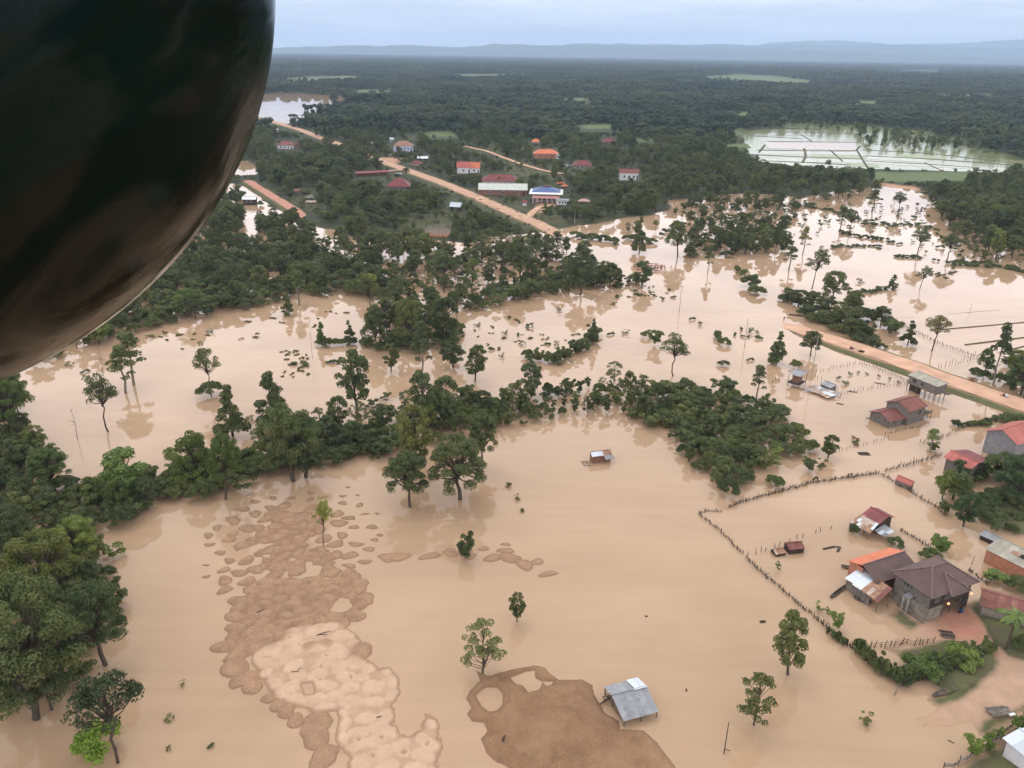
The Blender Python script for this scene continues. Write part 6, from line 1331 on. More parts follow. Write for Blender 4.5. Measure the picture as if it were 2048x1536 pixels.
# 6. roof of a sunken shed, patchwork just above the water
p = P(1642, 783, .6); H6 = thing('sunken_shed', 'patchwork of rusty and pale sheets on a shed roof barely above the water', 'shed', (p.x, p.y, 0), 0)
c = [P(x, y, z) - Vector((p.x, p.y, 0)) for x, y, z in ((1629, 770, 1.0), (1681, 787, 1.0), (1608, 776.5, .5), (1656, 796, .45))]
lean(H6, c[0], c[1], c[2], c[3], 9, lambda i, j_, g: g.choice([MT['rustpale'], MT['zinc'], MT['rust'], MT['rustpale'], MT['newzinc']]), 3, 9, .1)
for a, b in ((c[2], c[3]), (c[0], c[1])):
    for k in range(5): q_ = a.lerp(b, k / 4); MB().tube([(q_.x, q_.y, -1), (q_.x, q_.y, q_.z)], .06, 5).build('post', MT['darkwood'], H6)
MB().box((0, 0, .2), (.1, .1, .1)).build('post', MT['darkwood'], H6)
# 7. little hut beside it
H7, q = gable_house('little zinc-roofed hut directly behind the patchwork roof of the sunken shed', 'hut', (1641, 768), (1661, 776.5), (1652, 761.5), (1673.5, 770.5), 1.5, 1.9, MT['zinc'], MT['greyplank'], nf=4, back=.4, over=.2, name='hut')
# 8. field hut
H8, q = gable_house('lone field hut with a bright zinc and rusty roof in open water', 'hut', (1191, 913), (1231, 909), (1181, 904.5), (1221, 899), 1.7, 2.3, MT['rust'], MT['redplank'], nf=4, back=1.0, over=.25, name='field_hut')
hl, run, rb_, x_, yf, yb = q
roof_sheets(H8, -hl - .05, hl * .15, (.05, 2.37), (-run - .05, 1.76), 3, MT['newzinc']); lean(H8, (.3, -run, 1.68), (hl, -run, 1.68), (.5, -run - .8, 1.1), (hl + .4, -run - .8, 1.1), 3, lambda i, j_, g: MT['zinc'], 1, 4, .1)
for y in (-run - .4, -run + .6, -run + 1.3): MB().tube([(-hl - 1.9, y + .3, .12), (-hl + .1, y - .3, .12)], .05, 5).build('frame_pole', MT['wood'], H8)
for x in (-hl - 1.8, -hl - .9): MB().tube([(x, -run - .9, .1), (x + .1, -run + 1.6, .14)], .05, 5).build('frame_pole', MT['wood'], H8)
# 9. open shed on the gravel mound
H9, q = gable_house('open-sided grey sheet-roofed shed on posts at the edge of the gravel mound', 'shed', (1250, 1442.5), (1320, 1423), (1223, 1390.5), (1293, 1373), 1.0, 2.0, MT['zinc'], MT['wood'], nf=6, nb=6, back=2.45, backze=1.3, walls=False, posts=False, name='open_shed')
hl, run, rb_, x_, yf, yb = q
for x in (-hl + .2, hl - .2):
    for y, zt in ((-run + .2, 1.0), (0, 1.9), (rb_ - .2, 1.25)): MB().tube([(x, y, -.6), (x, y, zt)], .09, 6).build('post', MT['wood'], H9)
MB().tube([(.1, -run + .2, -.6), (.1, -run + .2, 1.0)], .08, 6).build('post', MT['wood'], H9)
roof_sheets(H9, hl - 1.7, hl + .02, (.05, 2.09), (rb_ + .05, 1.37), 2, MT['newzinc'], th=.03); MB().box((hl - .9, -.05, 2.11), (1.9, .34, .03)).build('ridge_flashing', MT['newzinc'], H9)
for z, y in ((.8, -run + .3), (.5, -run / 2)): MB().tube([(-hl + .1, y, z), (-hl + .1, rb_ - .3, z)], .05, 5).build('side_rail', MT['wood'], H9)
for k in range(7): MB().tube([(-hl - .1 - random.random() * 1.6, rb_ - 1.2 + random.gauss(0, .5), .1), (-hl + .4, rb_ - 1.6 + random.gauss(0, .4), .9 + random.random() * .4)], .05, 5).build('leaning_pole', MT['darkwood'], H9)
# 10. two small huts
gable_house('small hut with a curved maroon roof in the flooded yard', 'hut', (1582, 1099), (1614, 1097), (1573, 1087.5), (1604, 1083), 1.0, 1.5, MT['maroon'], MT['darkwood'], nf=4, over=.15, name='hut', back=.9)
gable_house('smallest hut with a rusty roof just left of the curved maroon one', 'hut', (1556, 1109), (1578, 1105), (1547, 1098.5), (1566, 1096), .5, .9, [MT['rust'], MT['rustpale']], MT['darkwood'], nf=4, over=.1, name='hut', back=.8)
# 11. small red hut
H11, q = gable_house('small hut with a salmon-red roof at the corner where two fences meet', 'hut', (1786, 951.5), (1801, 969), (1806, 949), (1818.5, 965), 1.2, 1.9, MT['salmon'], MT['greyplank'], nf=4, over=.2, name='hut', back=.5, yaw=-52, L=3.4)
# 12. red-roofed house at the right edge
H12, q = gable_house('grey-walled house with a tall salmon-red roof at the right edge', 'house', (2024, 893), (2062, 882), (1998, 862), (2037, 847), 4.8, 6.8, MT['salmon'], MT['zinc'], nf=7, L=11, wall_z=-.5, over=.7); H12.location.x += 2.6; H12.location.y += 1.4
H12b, q = gable_house('low hall with a dull maroon and salmon roof left of the tall salmon-roofed house', 'hall', (1883, 912), (1941, 940), (1903, 901.5), (1957, 924.5), 3.1, 4.2, MT['salmon'], MT['greyplank'], nf=9, wall_z=-.5, name='hall', backm=MT['redroof'], back=6.0, backze=3.0)
# 13. long shed with brick wall
H13, q = gable_house('long grey-roofed shed with a low orange brick wall at the right edge', 'shed', (1974, 1100), (2060, 1142.5), (2022, 1086), (2108, 1128), 2.6, 3.4, MT['greyfc'], MT['brick'], nf=9, back=.4, over=.3, name='shed', L=11)
hl, run, rb_, x_, yf, yb = q
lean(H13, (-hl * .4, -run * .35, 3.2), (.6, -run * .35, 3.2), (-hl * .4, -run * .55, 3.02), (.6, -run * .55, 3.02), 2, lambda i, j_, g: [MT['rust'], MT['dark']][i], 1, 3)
# 14. tiny zinc hut
gable_house('tiny hut under two bright zinc sheets by the dark grove at the right edge', 'hut', (1961, 1069.6), (1996, 1087.5), (1968, 1060.5), (2004.5, 1076), .9, 1.4, MT['zinc'], MT['darkwood'], nf=2, back=.3, over=.15, name='hut')
oldrust = mat('old_rust_sheet', (0.25, 0.12, 0.095), 0.85, scale=1.1, c2=(0.16, 0.075, 0.06), detail=8)
# 15. rusty hip-roofed outbuilding
H15, q = gable_house('low outbuilding with a rusty maroon roof right of the farmhouse porch', 'outbuilding', (1941, 1201), (1989, 1224), (1994, 1185), (2043, 1205), 2.2, 3.2, [MT['maroon'], MT['maroon'], MT['maroon'], oldrust], MT['concrete'], nf=9, over=.35, name='outbuilding', back=2.0, yaw=-28, L=7.5, rows=2, ragged=.1)
# 16. white house at the bottom right corner
H16, q = gable_house('white-walled house with a pale sheet roof cut by the bottom right corner', 'house', (2016, 1494), (2062, 1532), (2050, 1473), (2096, 1511), 2.9, 3.5, MT['newzinc'], MT['white'], nf=6, over=.45, back=2.2, L=8); H16.location.x += 1.0; H16.location.y -= 1.0

# ---- the village: smaller houses farther off
def far_house(label, x0, x1, ybase, yeave, yridge, roofm, wallm, hip=True, depth=.6, yaw=0, nw=3, cat='house', door=True, minh=None, group=None, name='house', open_=False, capm=None):
    xm = (x0 + x1) / 2; p = P(xm, ybase, .6); s = mpp(xm, ybase, .6); L_ = (x1 - x0) * s; W2 = L_ * depth; ze_ = hgt(xm, ybase, yeave, .6)
    c_ = P(xm, ybase, .6) + Vector((-sin(R(yaw)), cos(R(yaw)), 0)) * W2 / 2; a, b, k = proj((c_.x, c_.y, .6)); zr_ = max(hgt(a, b, yridge, .6), ze_ + .5)
    H = thing(name, label, cat, (c_.x, c_.y, .6), R(yaw), group); zr_ -= .6; ze_ -= .6; hl = L_ / 2; hw = W2 / 2; ov = .5
    if hip:
        hp_ = min(hw, hl * .75); qs = ([(-hl, -hw, ze_), (hl, -hw, ze_), (hl - hp_, 0, zr_), (-hl + hp_, 0, zr_)], [(hl, hw, ze_), (-hl, hw, ze_), (-hl + hp_, 0, zr_), (hl - hp_, 0, zr_)], [(-hl, hw, ze_), (-hl, -hw, ze_), (-hl + hp_, 0, zr_)], [(hl, -hw, ze_), (hl, hw, ze_), (hl - hp_, 0, zr_)])
    else: qs = ([(-hl, -hw, ze_), (hl, -hw, ze_), (hl, 0, zr_), (-hl, 0, zr_)], [(hl, hw, ze_), (-hl, hw, ze_), (-hl, 0, zr_), (hl, 0, zr_)])
    for q_ in qs: MB().slab(q_, .12).build('roof_slope', roofm, H)
    MB().tube([(-hl + (hw if hip and hw < hl * .75 else (hl * .75 if hip else 0)), 0, zr_ + .05), (hl - (hw if hip and hw < hl * .75 else (hl * .75 if hip else 0)), 0, zr_ + .05)], .14, 6).build('ridge_cap', capm or roofm, H)
    if wallm is not None:
        w_ = MB(); zt = ze_ + .25
        if hip: w_.box((0, 0, zt / 2 - .4), (2 * (hl - ov), 2 * (hw - ov), zt + .8 - .3))
        else:
            X_ = hl - ov; Y_ = hw - ov; w_.add([(x, y, z) for x in (-X_, X_) for y, z in ((-Y_, -.8), (Y_, -.8), (Y_, ze_ + .1), (0, zr_ - .2), (-Y_, ze_ + .1))], [(0, 1, 2, 3, 4), (9, 8, 7, 6, 5)] + [(i, (i + 1) % 5, (i + 1) % 5 + 5, i + 5) for i in range(5)])
        w_.build('wall', wallm, H)
        for k in range(nw): window(H, (-.75 + 1.5 * (k + .5) / nw) * (hl - ov), -hw + ov - .02, ze_ * .55, min(1.3, L_ / nw * .38), min(1.4, ze_ * .45), '-y', MT['white'])
        if door: MB().box(((hl - ov) * .88, -hw + ov - .06, ze_ * .35), (.9, .08, ze_ * .7)).build('door', MT['darkwood'], H)
    else:
        for x in (-hl + .3, 0, hl - .3):
            for y in (-hw + .3, hw - .3): MB().tube([(x, y, -.5), (x, y, ze_)], .13, 6).build('post', MT['wood'], H)
    return H, hl, hw, ze_, zr_
M_ = MT
far_house('pale blue-walled house with a brown hip roof above the upper dirt road', 786, 826, 304, 292, 281.5, mat('brown_clay_roof', (.30, .17, .12), .7, scale=.6, c2=(.24, .13, .09)), M_['bluewhite'], nw=4, capm=M_['tilecap'])
far_house('white-walled house with a dull red roof at the far left of the village', 553, 586, 299, 290.5, 282, M_['redroof'], M_['white'], nw=3)
far_house('grey annex with a maroon roof joined to the far left village house', 584, 603, 298, 290, 284, M_['maroon'], M_['greyplank'], nw=1, cat='annex')
far_house('white house with an orange two-level roof beside the upper dirt road', 924, 960, 347, 336.5, 324.5, M_['orange'], M_['white'], hip=False, nw=2)
far_house('front wing of the orange-roofed white house beside the upper dirt road', 913, 941, 348, 335.5, 323.5, M_['salmon'], M_['white'], hip=False, nw=1, cat='house wing')
far_house('long house with a crimson hip roof behind the pale green shed', 962, 1039, 374, 362, 349, M_['redroof'], M_['pinkcol'], nw=5, depth=.42)
far_house('long dark shed with a pale green double roof next to the blue-roofed house', 956, 1055, 392, 380, 367, M_['palegreen'], M_['redplank'], hip=False, nw=3, cat='shed', name='shed', depth=.45)
far_house('house under trees with a steep crimson roof below the upper dirt road', 772, 820, 380, 373.5, 356, M_['redroof'], M_['greyplank'], nw=3, depth=.7)
far_house('small grey-roofed shed tucked behind the steep crimson roof', 790, 804, 353, 349.5, 345.5, M_['zinc'], M_['darkwood'], hip=False, nw=1, cat='shed', name='shed')
far_house('white sheet-roofed shed right above the little maroon-roofed house', 834, 856, 321, 317, 312.5, M_['newzinc'], M_['darkwood'], hip=False, nw=1, cat='shed', name='shed')
far_house('little maroon-roofed house by the upper dirt road', 822, 845, 333, 328, 321, M_['maroon'], M_['pinkcol'], nw=2)
far_house('wide low house with an orange hip roof at the back of the village', 1067, 1117, 318, 307.5, 298.5, M_['orange'], M_['brick'], nw=3, depth=.5)
far_house('white box annex at the right end of the wide orange-roofed house', 1111, 1121, 319, 310, 308.5, M_['zinc'], M_['white'], nw=1, cat='annex', hip=False)
far_house('crimson-roofed house with a small front gable right of the wide orange roof', 1145, 1185, 340, 331, 320.5, M_['redroof'], M_['concrete'], nw=3)
far_house('white pickup-sized shed left of the crimson-roofed gabled house', 1132, 1144, 334, 331, 329, M_['newzinc'], M_['white'], nw=1, hip=False, cat='shed', name='shed')
far_house('two-storey whitish house with a maroon roof half hidden by trees', 1238, 1278, 362, 346, 337.5, M_['maroon'], M_['white'], nw=3, depth=.5, hip=False)
far_house('hazy dull red roofed house at the far back of the village', 1205, 1233, 291, 284, 277, M_['redroof'], M_['greyplank'], nw=2)
far_house('hazy small orange-roofed house at the far back of the village', 1063, 1081, 288, 284, 277.5, M_['orange'], M_['pinkcol'], nw=1)
far_house('small pavilion with an orange roof behind the blue-roofed house, upper left half', 1113, 1130, 370, 367.5, 362, M_['orange'], None, cat='pavilion', name='pavilion')
far_house('small pavilion with an orange roof behind the blue-roofed house, lower right half', 1122, 1137, 376, 372.5, 369, M_['orange'], None, cat='pavilion', name='pavilion')
far_house('open pavilion with a faded pink roof right of the white annex', 1156, 1181, 409, 403, 397.5, mat('faded_pink_roof', (.50, .33, .29), .7), None, cat='pavilion', name='pavilion')
far_house('grey timber house with a dull maroon roof right of the red dirt road', 589, 615, 392, 383, 377.5, M_['maroon'], M_['greyplank'], nw=2, hip=False)
far_house('small shed with a pale fibre roof just below the grey timber house', 610, 627, 401, 396, 390, M_['greyfc'], M_['darkwood'], nw=1, hip=False, cat='shed', name='shed', yaw=25)
far_house('small shed with a brownish roof below the pale fibre-roofed one', 611, 632, 408, 405, 401, M_['rustpale'], M_['darkwood'], nw=1, hip=False, cat='shed', name='shed')
far_house('white-roofed hut in the flood left of the red dirt road', 484, 512, 408, 399, 393, M_['newzinc'], M_['darkwood'], nw=2, hip=False, cat='hut', name='hut')
far_house('shed with a tilted white sheet roof among trees below the upper dirt road', 898, 922, 424, 414, 405, M_['newzinc'], M_['darkwood'], nw=1, hip=False, cat='shed', name='shed', yaw=-15)
far_house('tiny white-roofed shed behind the pale blue-walled house', 779, 788, 284, 279, 275, M_['newzinc'], M_['white'], nw=1, hip=False, cat='shed', name='shed')
far_house('small roofed shelter left of the pale blue-walled house', 741, 753, 291, 287, 284, M_['rustpale'], None, hip=False, cat='shelter', name='shelter')
rw = thing('long_low_shed', 'long low shed with a thin red roof in the trees below the upper dirt road', 'shed', P(745, 352, .6)); s = mpp(745, 352); L_ = 70 * s
MB().slab([(-L_ / 2, -2, 2.4), (L_ / 2, -2, 2.4), (L_ / 2, 1, 3.4), (-L_ / 2, 1, 3.4)], .1).build('roof_slope', M_['redroof'], rw); MB().box((0, .8, 1.3), (L_ * .96, .2, 3.2)).build('wall', M_['redplank'], rw); rw.rotation_euler.z = R(28)
# the blue-roofed house
p = P(1091, 408, .7); s = mpp(1091, 408); HB = thing('blue_roofed_house', 'large blue hip-roofed house with white skirt and pink porch by the main road', 'house', p, R(-4)); hl = 31 * s
def hipr(z0, z1, a0, b0, a1, b1, cy_, m_, nm='roof_slope'):
    lo = [(-a0, cy_ - b0, z0), (a0, cy_ - b0, z0), (a0, cy_ + b0, z0), (-a0, cy_ + b0, z0)]; hi = [(-a1, cy_ - b1, z1), (a1, cy_ - b1, z1), (a1, cy_ + b1, z1), (-a1, cy_ + b1, z1)]
    for k in range(4): MB().slab([lo[k], lo[(k + 1) % 4], hi[(k + 1) % 4], hi[k]], .12).build(nm, m_, HB)
hipr(6.0, 8.2, hl * .92, 7.2, hl * .28, .8, 9.5, M_['bluero']); hipr(5.35, 6.05, hl * 1.08, 8.8, hl * .92, 7.2, 9.5, M_['white'], 'roof_skirt')
hipr(3.2, 4.4, hl * .88, 8.8, hl * .80, 7.2, 8.6, mat('pink_porch_roof', (.48, .26, .23), .7, c2=(.40, .21, .19)), 'porch_roof')
MB().box((0, 9.5, 2.6), (hl * 1.35, 9, 5.4)).build('wall', M_['pinkcol'], HB); MB().box((0, 9.5, 8.5), (3.6, 1.6, .7)).build('roof_vent', M_['maroon'], HB)
for x in (-.8, -.52, -.28, .12, .42, .66): MB().tube([(x * hl, .3, -.3), (x * hl, .3, 3.3)], .28, 8).build('column', M_['pinkcol'], HB)
for x in (-.4, -.1, .2, .45): window(HB, x * hl, 4.98, 1.8, 1.3, 1.6, '-y', M_['white'])
MB().box((0, 2.6, .05), (hl * 1.6, 5.2, .3)).build('porch_floor', M_['concrete'], HB)
far_house('white flat-roofed annex at the right side of the blue-roofed house', 1112, 1138, 411, 401, 397.5, M_['zinc'], M_['white'], nw=3, hip=False, cat='annex')
sp_ = thing('spirit_shrine', 'tiny red-roofed white shrine at the roadside left of the blue-roofed house', 'shrine', P(1049, 412, .8)); s = 1.2
MB().box((0, 0, 1.0), (2.2, 1.6, 2.2)).build('wall', M_['white'], sp_)
for q_ in ([(-1.7, -1.3, 2.0), (1.7, -1.3, 2.0), (1.0, 0, 3.4), (-1.0, 0, 3.4)], [(1.7, 1.3, 2.0), (-1.7, 1.3, 2.0), (-1.0, 0, 3.4), (1.0, 0, 3.4)], [(-1.7, 1.3, 2), (-1.7, -1.3, 2), (-1, 0, 3.4)], [(1.7, -1.3, 2), (1.7, 1.3, 2), (1, 0, 3.4)]): MB().slab(q_, .1).build('roof_slope', M_['redroof'], sp_)

# unfinished frames
fr = thing('building_frame', 'unfinished grey post-and-beam building frame at the flood edge below the village', 'building frame', P(872, 474, .3), R(-8)); s = mpp(872, 474); a_, b_ = 24 * s, 9
MB().box((0, b_ / 2, .3), (a_ * 1.9, b_ + 1, .9)).build('foundation', M_['brick'], fr)
for i in range(7):
    for j_ in range(4):
        x = -a_ * .9 + a_ * 1.8 * i / 6; y = b_ * j_ / 3; MB().box((x, y, 2.2), (.22, .22, 3.2 + (2.2 if j_ > 1 else 0) * .9)).build('column', M_['conc_pole'], fr)
for j_ in range(4): MB().box((0, b_ * j_ / 3, 1.6), (a_ * 1.85, .22, .25)).build('beam', M_['conc_pole'], fr)
for i in range(7): MB().box((-a_ * .9 + a_ * 1.8 * i / 6, b_ / 2, 1.85), (.22, b_, .22)).build('beam', M_['conc_pole'], fr)
tf = thing('timber_frame', 'collapsed reddish timber frame sticking out of the flood right of the wooded spit', 'timber frame', P(1298, 540), R(-14)); s = mpp(1298, 540); a_ = 33 * s
for y, z in ((-2, .5), (0, .9), (2.4, 1.2), (4.6, 1.6)): MB().tube([(-a_ + random.random() * 6, y, z), (a_ - random.random() * 6, y + random.gauss(0, .6), z + .2)], .16, 5).build('beam', M_['redpaint'], tf)
for k in range(22): x = -a_ + 2 * a_ * random.random(); y = random.choice((-2, 0, 2.4, 4.6)); MB().tube([(x, y, -1), (x + random.gauss(0, .15), y, 1.2 + random.random() * 1.3)], .12, 5).build('post', M_['redpaint'], tf)
for k in range(6): x = -a_ * .6 + a_ * 1.2 * random.random(); MB().tube([(x, -2, .8), (x + 1.5, 4.6, 1.5)], .12, 5).build('cross_beam', M_['redpaint'], tf)
# ------------------------------------------------------------------ fences, poles, boats, vehicles, people, litter
POSTS = []
for s in range(5):
    g = random.Random(s); m = MB(); h = .9 + g.random() * .5; m.tube([(0, 0, -.8), (g.gauss(0, .03), g.gauss(0, .03), h * .5), (g.gauss(0, .09), g.gauss(0, .09), h)], [.07, .06, .045], 5); POSTS.append(m.mesh('fence_post', MT['darkwood']))
PALE = []
for s in range(3):
    m = MB(); m.tube([(0, 0, -.8), (0, 0, 1.2 + s * .15)], .055, 5); PALE.append(m.mesh('fence_post', MT['wood']))
def fence(pts, step, label, rails=(), h=1.0, panel=None, jit=.12, ms=None, cat='fence', z=0.0, clutter=0, gaps=0.0):
    l = np.array([pxy(a, b, z) for a, b in pts]); d = np.concatenate([[0], np.cumsum(np.hypot(*np.diff(l, axis=0).T))]); c = l.mean(0); Fn = thing('fence', label, cat, (c[0], c[1], z)); n = int(d[-1] / step); ms = ms or POSTS; prev = None; rl = MB(); cl = MB()
    for k in range(n + 1):
        q = k * step; x = np.interp(q, d, l[:, 0]) - c[0] + random.gauss(0, jit); y = np.interp(q, d, l[:, 1]) - c[1] + random.gauss(0, jit)
        if random.random() > gaps:
            o = link('post', random.choice(ms), Fn, (x, y, 0), random.random() * 6); o.scale = (1, 1, h * (.75 + .5 * random.random())); o.rotation_euler.x = random.gauss(0, .07)
        if prev and rails:
            for zz in rails: rl.tube([(prev[0], prev[1], zz * h), ((prev[0] + x) / 2, (prev[1] + y) / 2, zz * h - .05), (x, y, zz * h)], .035, 4)
        if prev and panel: pm = MB(); pm.box(((prev[0] + x) / 2, (prev[1] + y) / 2, panel[1] / 2), (math.hypot(x - prev[0], y - prev[1]) * .94, .05, panel[1]), math.atan2(y - prev[1], x - prev[0])); pm.build('panel', panel[0], Fn)
        if prev and clutter:
            for _ in range(clutter):
                t = random.random(); a = (prev[0] + (x - prev[0]) * t, prev[1] + (y - prev[1]) * t, random.random() * .3); cl.tube([a, (a[0] + random.gauss(0, .3), a[1] + random.gauss(0, .25), .3 + random.random() * .7 * h)], .035, 3)
        prev = (x, y)
    if rl.v: rl.build('rails', MT['darkwood'], Fn)
    if cl.v: o = cl.build('brushwood', MT['darkwood'], Fn, kind='stuff')
    return Fn
fence([(1396, 1030), (1418, 1046), (1440, 1062), (1465, 1088), (1487, 1112)], .62, 'upper left run of the long fence with small crooked posts', (.35, .7), .62, clutter=1)
fence([(1493, 1118), (1520, 1145), (1560, 1178), (1600, 1212), (1625, 1232)], .55, 'middle run of the long fence below the two small huts', (.3, .65), .7, clutter=2)
fence([(1628, 1235), (1660, 1262), (1700, 1296), (1740, 1330), (1775, 1355), (1800, 1370)], .5, 'overgrown lower run of the long fence towards the lower right corner', (.3, .65), .85, clutter=3)
fence([(1398, 1029), (1412, 1022), (1446, 1024)], .5, 'short bowed fence stub at the far left end of the long fence', (.3,), .5, clutter=1)
fence([(1458, 1015), (1480, 1007), (1500, 1000), (1560, 985), (1620, 967), (1680, 959), (1720, 953), (1755, 948)], .55, 'long brushwood fence crossing the water towards the small salmon-roofed hut', (.25, .55), .75, clutter=3)
fence([(1768, 944), (1800, 935), (1850, 922), (1885, 911)], .7, 'fence between the small salmon-roofed hut and the low hall', (.3, .7), .85, clutter=1)
fence([(1757, 948), (1800, 972), (1840, 998), (1870, 1015), (1895, 1036)], .7, 'plank fence running down right from the small salmon-roofed hut', (.3, .6), .75, clutter=2)
fence([(1800, 1060), (1820, 1072), (1845, 1088), (1862, 1100)], .6, 'short fence right of the hut with crimson roof', (.3, .6), .7, clutter=2)
fence([(1936, 1140), (1955, 1155), (1975, 1170)], .6, 'short fence behind the right end of the farmhouse roof', (.3, .6), .7, clutter=2)
fence([(1722, 1298), (1760, 1296), (1800, 1291), (1868, 1286)], .75, 'post-and-rail fence in front of the red yard', (.25, .55, .85), 1.05)
fence([(1803, 1372), (1850, 1357), (1900, 1346), (1950, 1322), (1985, 1300)], .5, 'dark picket fence along the lower side of the garden plot', (.4,), .8, clutter=2, z=.1)
fence([(1893, 1536), (1930, 1517), (1970, 1494), (2010, 1466), (2048, 1434)], .85, 'panelled fence in front of the white house at the bottom right', (), .8, panel=(MT['concrete'], .55), z=.15)
fence([(1497, 1110), (1540, 1100), (1580, 1085), (1620, 1067), (1672, 1058)], 1.15, 'row of loose fence stakes leading to the two small huts', (), .8, gaps=.15)
fence([(1607, 748), (1640, 745), (1680, 736), (1718, 727)], 1.3, 'back side of the flooded wire enclosure near the dirt road', (), .8, ms=PALE)
fence([(1718, 727), (1745, 735), (1775, 746), (1800, 757), (1818, 768)], .8, 'roadside side of the flooded wire enclosure', (.5,), .8, ms=PALE, clutter=1)
fence([(1670, 792), (1700, 785), (1740, 778), (1780, 773), (1815, 768)], 1.1, 'front side of the flooded wire enclosure near the stilt house', (), .8, ms=PALE)
fence([(1628, 754), (1650, 765), (1675, 782)], 1.4, 'left side of the flooded wire enclosure', (), .7, ms=PALE)
fence([(1545, 765), (1560, 758)], 1.6, 'few stakes left of the hut with the blue-grey roof', (), .7)
fence([(1670, 906), (1700, 897), (1740, 888), (1778, 876)], 1.2, 'faint row of stakes left of the stakes by the maroon-roofed house', (), .6, ms=PALE, gaps=.25)
fence([(1772, 870), (1800, 862), (1835, 855), (1850, 850)], 1.0, 'broken dark fence in the reflection of the maroon-roofed house', (), .5, gaps=.2, clutter=1)
fence([(1840, 888), (1870, 880), (1900, 868), (1935, 852)], .9, 'slanting fence stakes right of the maroon-roofed house', (), .8, ms=PALE, clutter=1)
fence([(1778, 640), (1830, 665), (1880, 690), (1930, 708), (1956, 717)], .9, 'dark wire fence across the pale field beyond the road', (.7,), 1.0, clutter=1)
fence([(1875, 738), (1910, 732), (1945, 720), (1957, 717)], 1.4, 'fence stakes in the pale water beside the tiered tree', (), 1.4, ms=PALE)
fence([(730, 487), (745, 493), (765, 497), (780, 495)], 1.5, 'row of stakes where the left village road is drowned', (), 1.3, gaps=.1)
fence([(815, 489), (840, 488), (880, 486), (905, 482)], 1.6, 'row of stakes in front of the unfinished building frame', (), 1.2, gaps=.1)
fence([(1112, 449), (1130, 452), (1152, 452)], 1.8, 'thin stakes right of where the main road goes under water', (), 1.5, ms=PALE)
fence([(1030, 302), (1100, 306), (1180, 308), (1210, 300)], 3.2, 'far pale fence behind the wide orange-roofed house', (), 1.6, ms=PALE, z=.6)

def pole(px, py, top, label, arm=True, r=.13, m=None, cat='utility pole', z=0.0, lean=0):
    p = P(px, py, z); h = hgt(px, py, top, z) - z; o = thing('utility_pole' if arm else 'pole', label, cat, p, R(20)); MB().tube([(0, 0, -1), (lean, 0, h)], [r, r * .6], 7).build('shaft', m or MT['conc_pole'], o)
    if arm:
        MB().box((lean, 0, h - .35), (1.9, .1, .12)).build('crossarm', MT['wood'], o)
        for x in (-.8, 0, .8): MB().tube([(lean + x, 0, h - .3), (lean + x, 0, h - .08)], .05, 6).build('insulator', MT['white'], o)
    return o
pole(1358.5, 624, 571, 'utility pole with a crossarm standing in the flooded crossing')
pole(1489, 694, 638, 'pale leaning pole among drowned shrubs right of the crossing', False, cat='pole')
pole(1622, 758, 671, 'tall utility pole with a crossarm next to the dense round tree')
pole(1939, 627, 608, 'thin short pole in the pale field beyond the road', False, .07, cat='pole')
pole(784, 300, 283, 'pale pole left of the pale blue-walled house', False, cat='pole', z=.6); pole(960, 372, 352, 'pale pole in the trees left of the crimson hip roof', False, cat='pole', z=.6); pole(1038, 400, 380, 'pale pole in front of the pale green shed roof', False, cat='pole', z=.6)
pole(585, 418, 398, 'pale pole beside the red dirt road', False, cat='pole', z=.4); pole(651, 440, 412, 'pale pole in the trees right of the end of the red dirt road', False, cat='pole', z=.3); pole(734, 490, 466, 'pale pole above the drowned left village road', False, cat='pole'); pole(1085, 330, 312, 'pale pole beside the back path', False, cat='pole', z=.6)
pole(940, 480, 455, 'pale pole in the flooded wood below the village', False, cat='pole'); pole(1149, 448, 420, 'pale pole on the grass right of the main road end', False, cat='pole', z=.5)
o = pole(1448, 1507, 1444, 'notched dead pole with a broken side branch near the bottom edge', False, .08, MT['darkwood'], 'pole'); MB().tube([(0, 0, .7), (.9, .1, .1)], .05, 5).build('branch', MT['darkwood'], o)
o = pole(1800, 1376, 1366, 'bent pale pole resting on the corner of the long fence', False, .05, MT['greyplank'], 'pole'); MB().tube([(-1.9, -.9, .1), (1.4, 1.0, 1.0)], .06, 5).build('brace', MT['greyplank'], o)
pole(1942, 1130, 1112, 'leaning stake in water left of the brick-walled shed', False, .06, MT['darkwood'], 'stake', lean=.3)

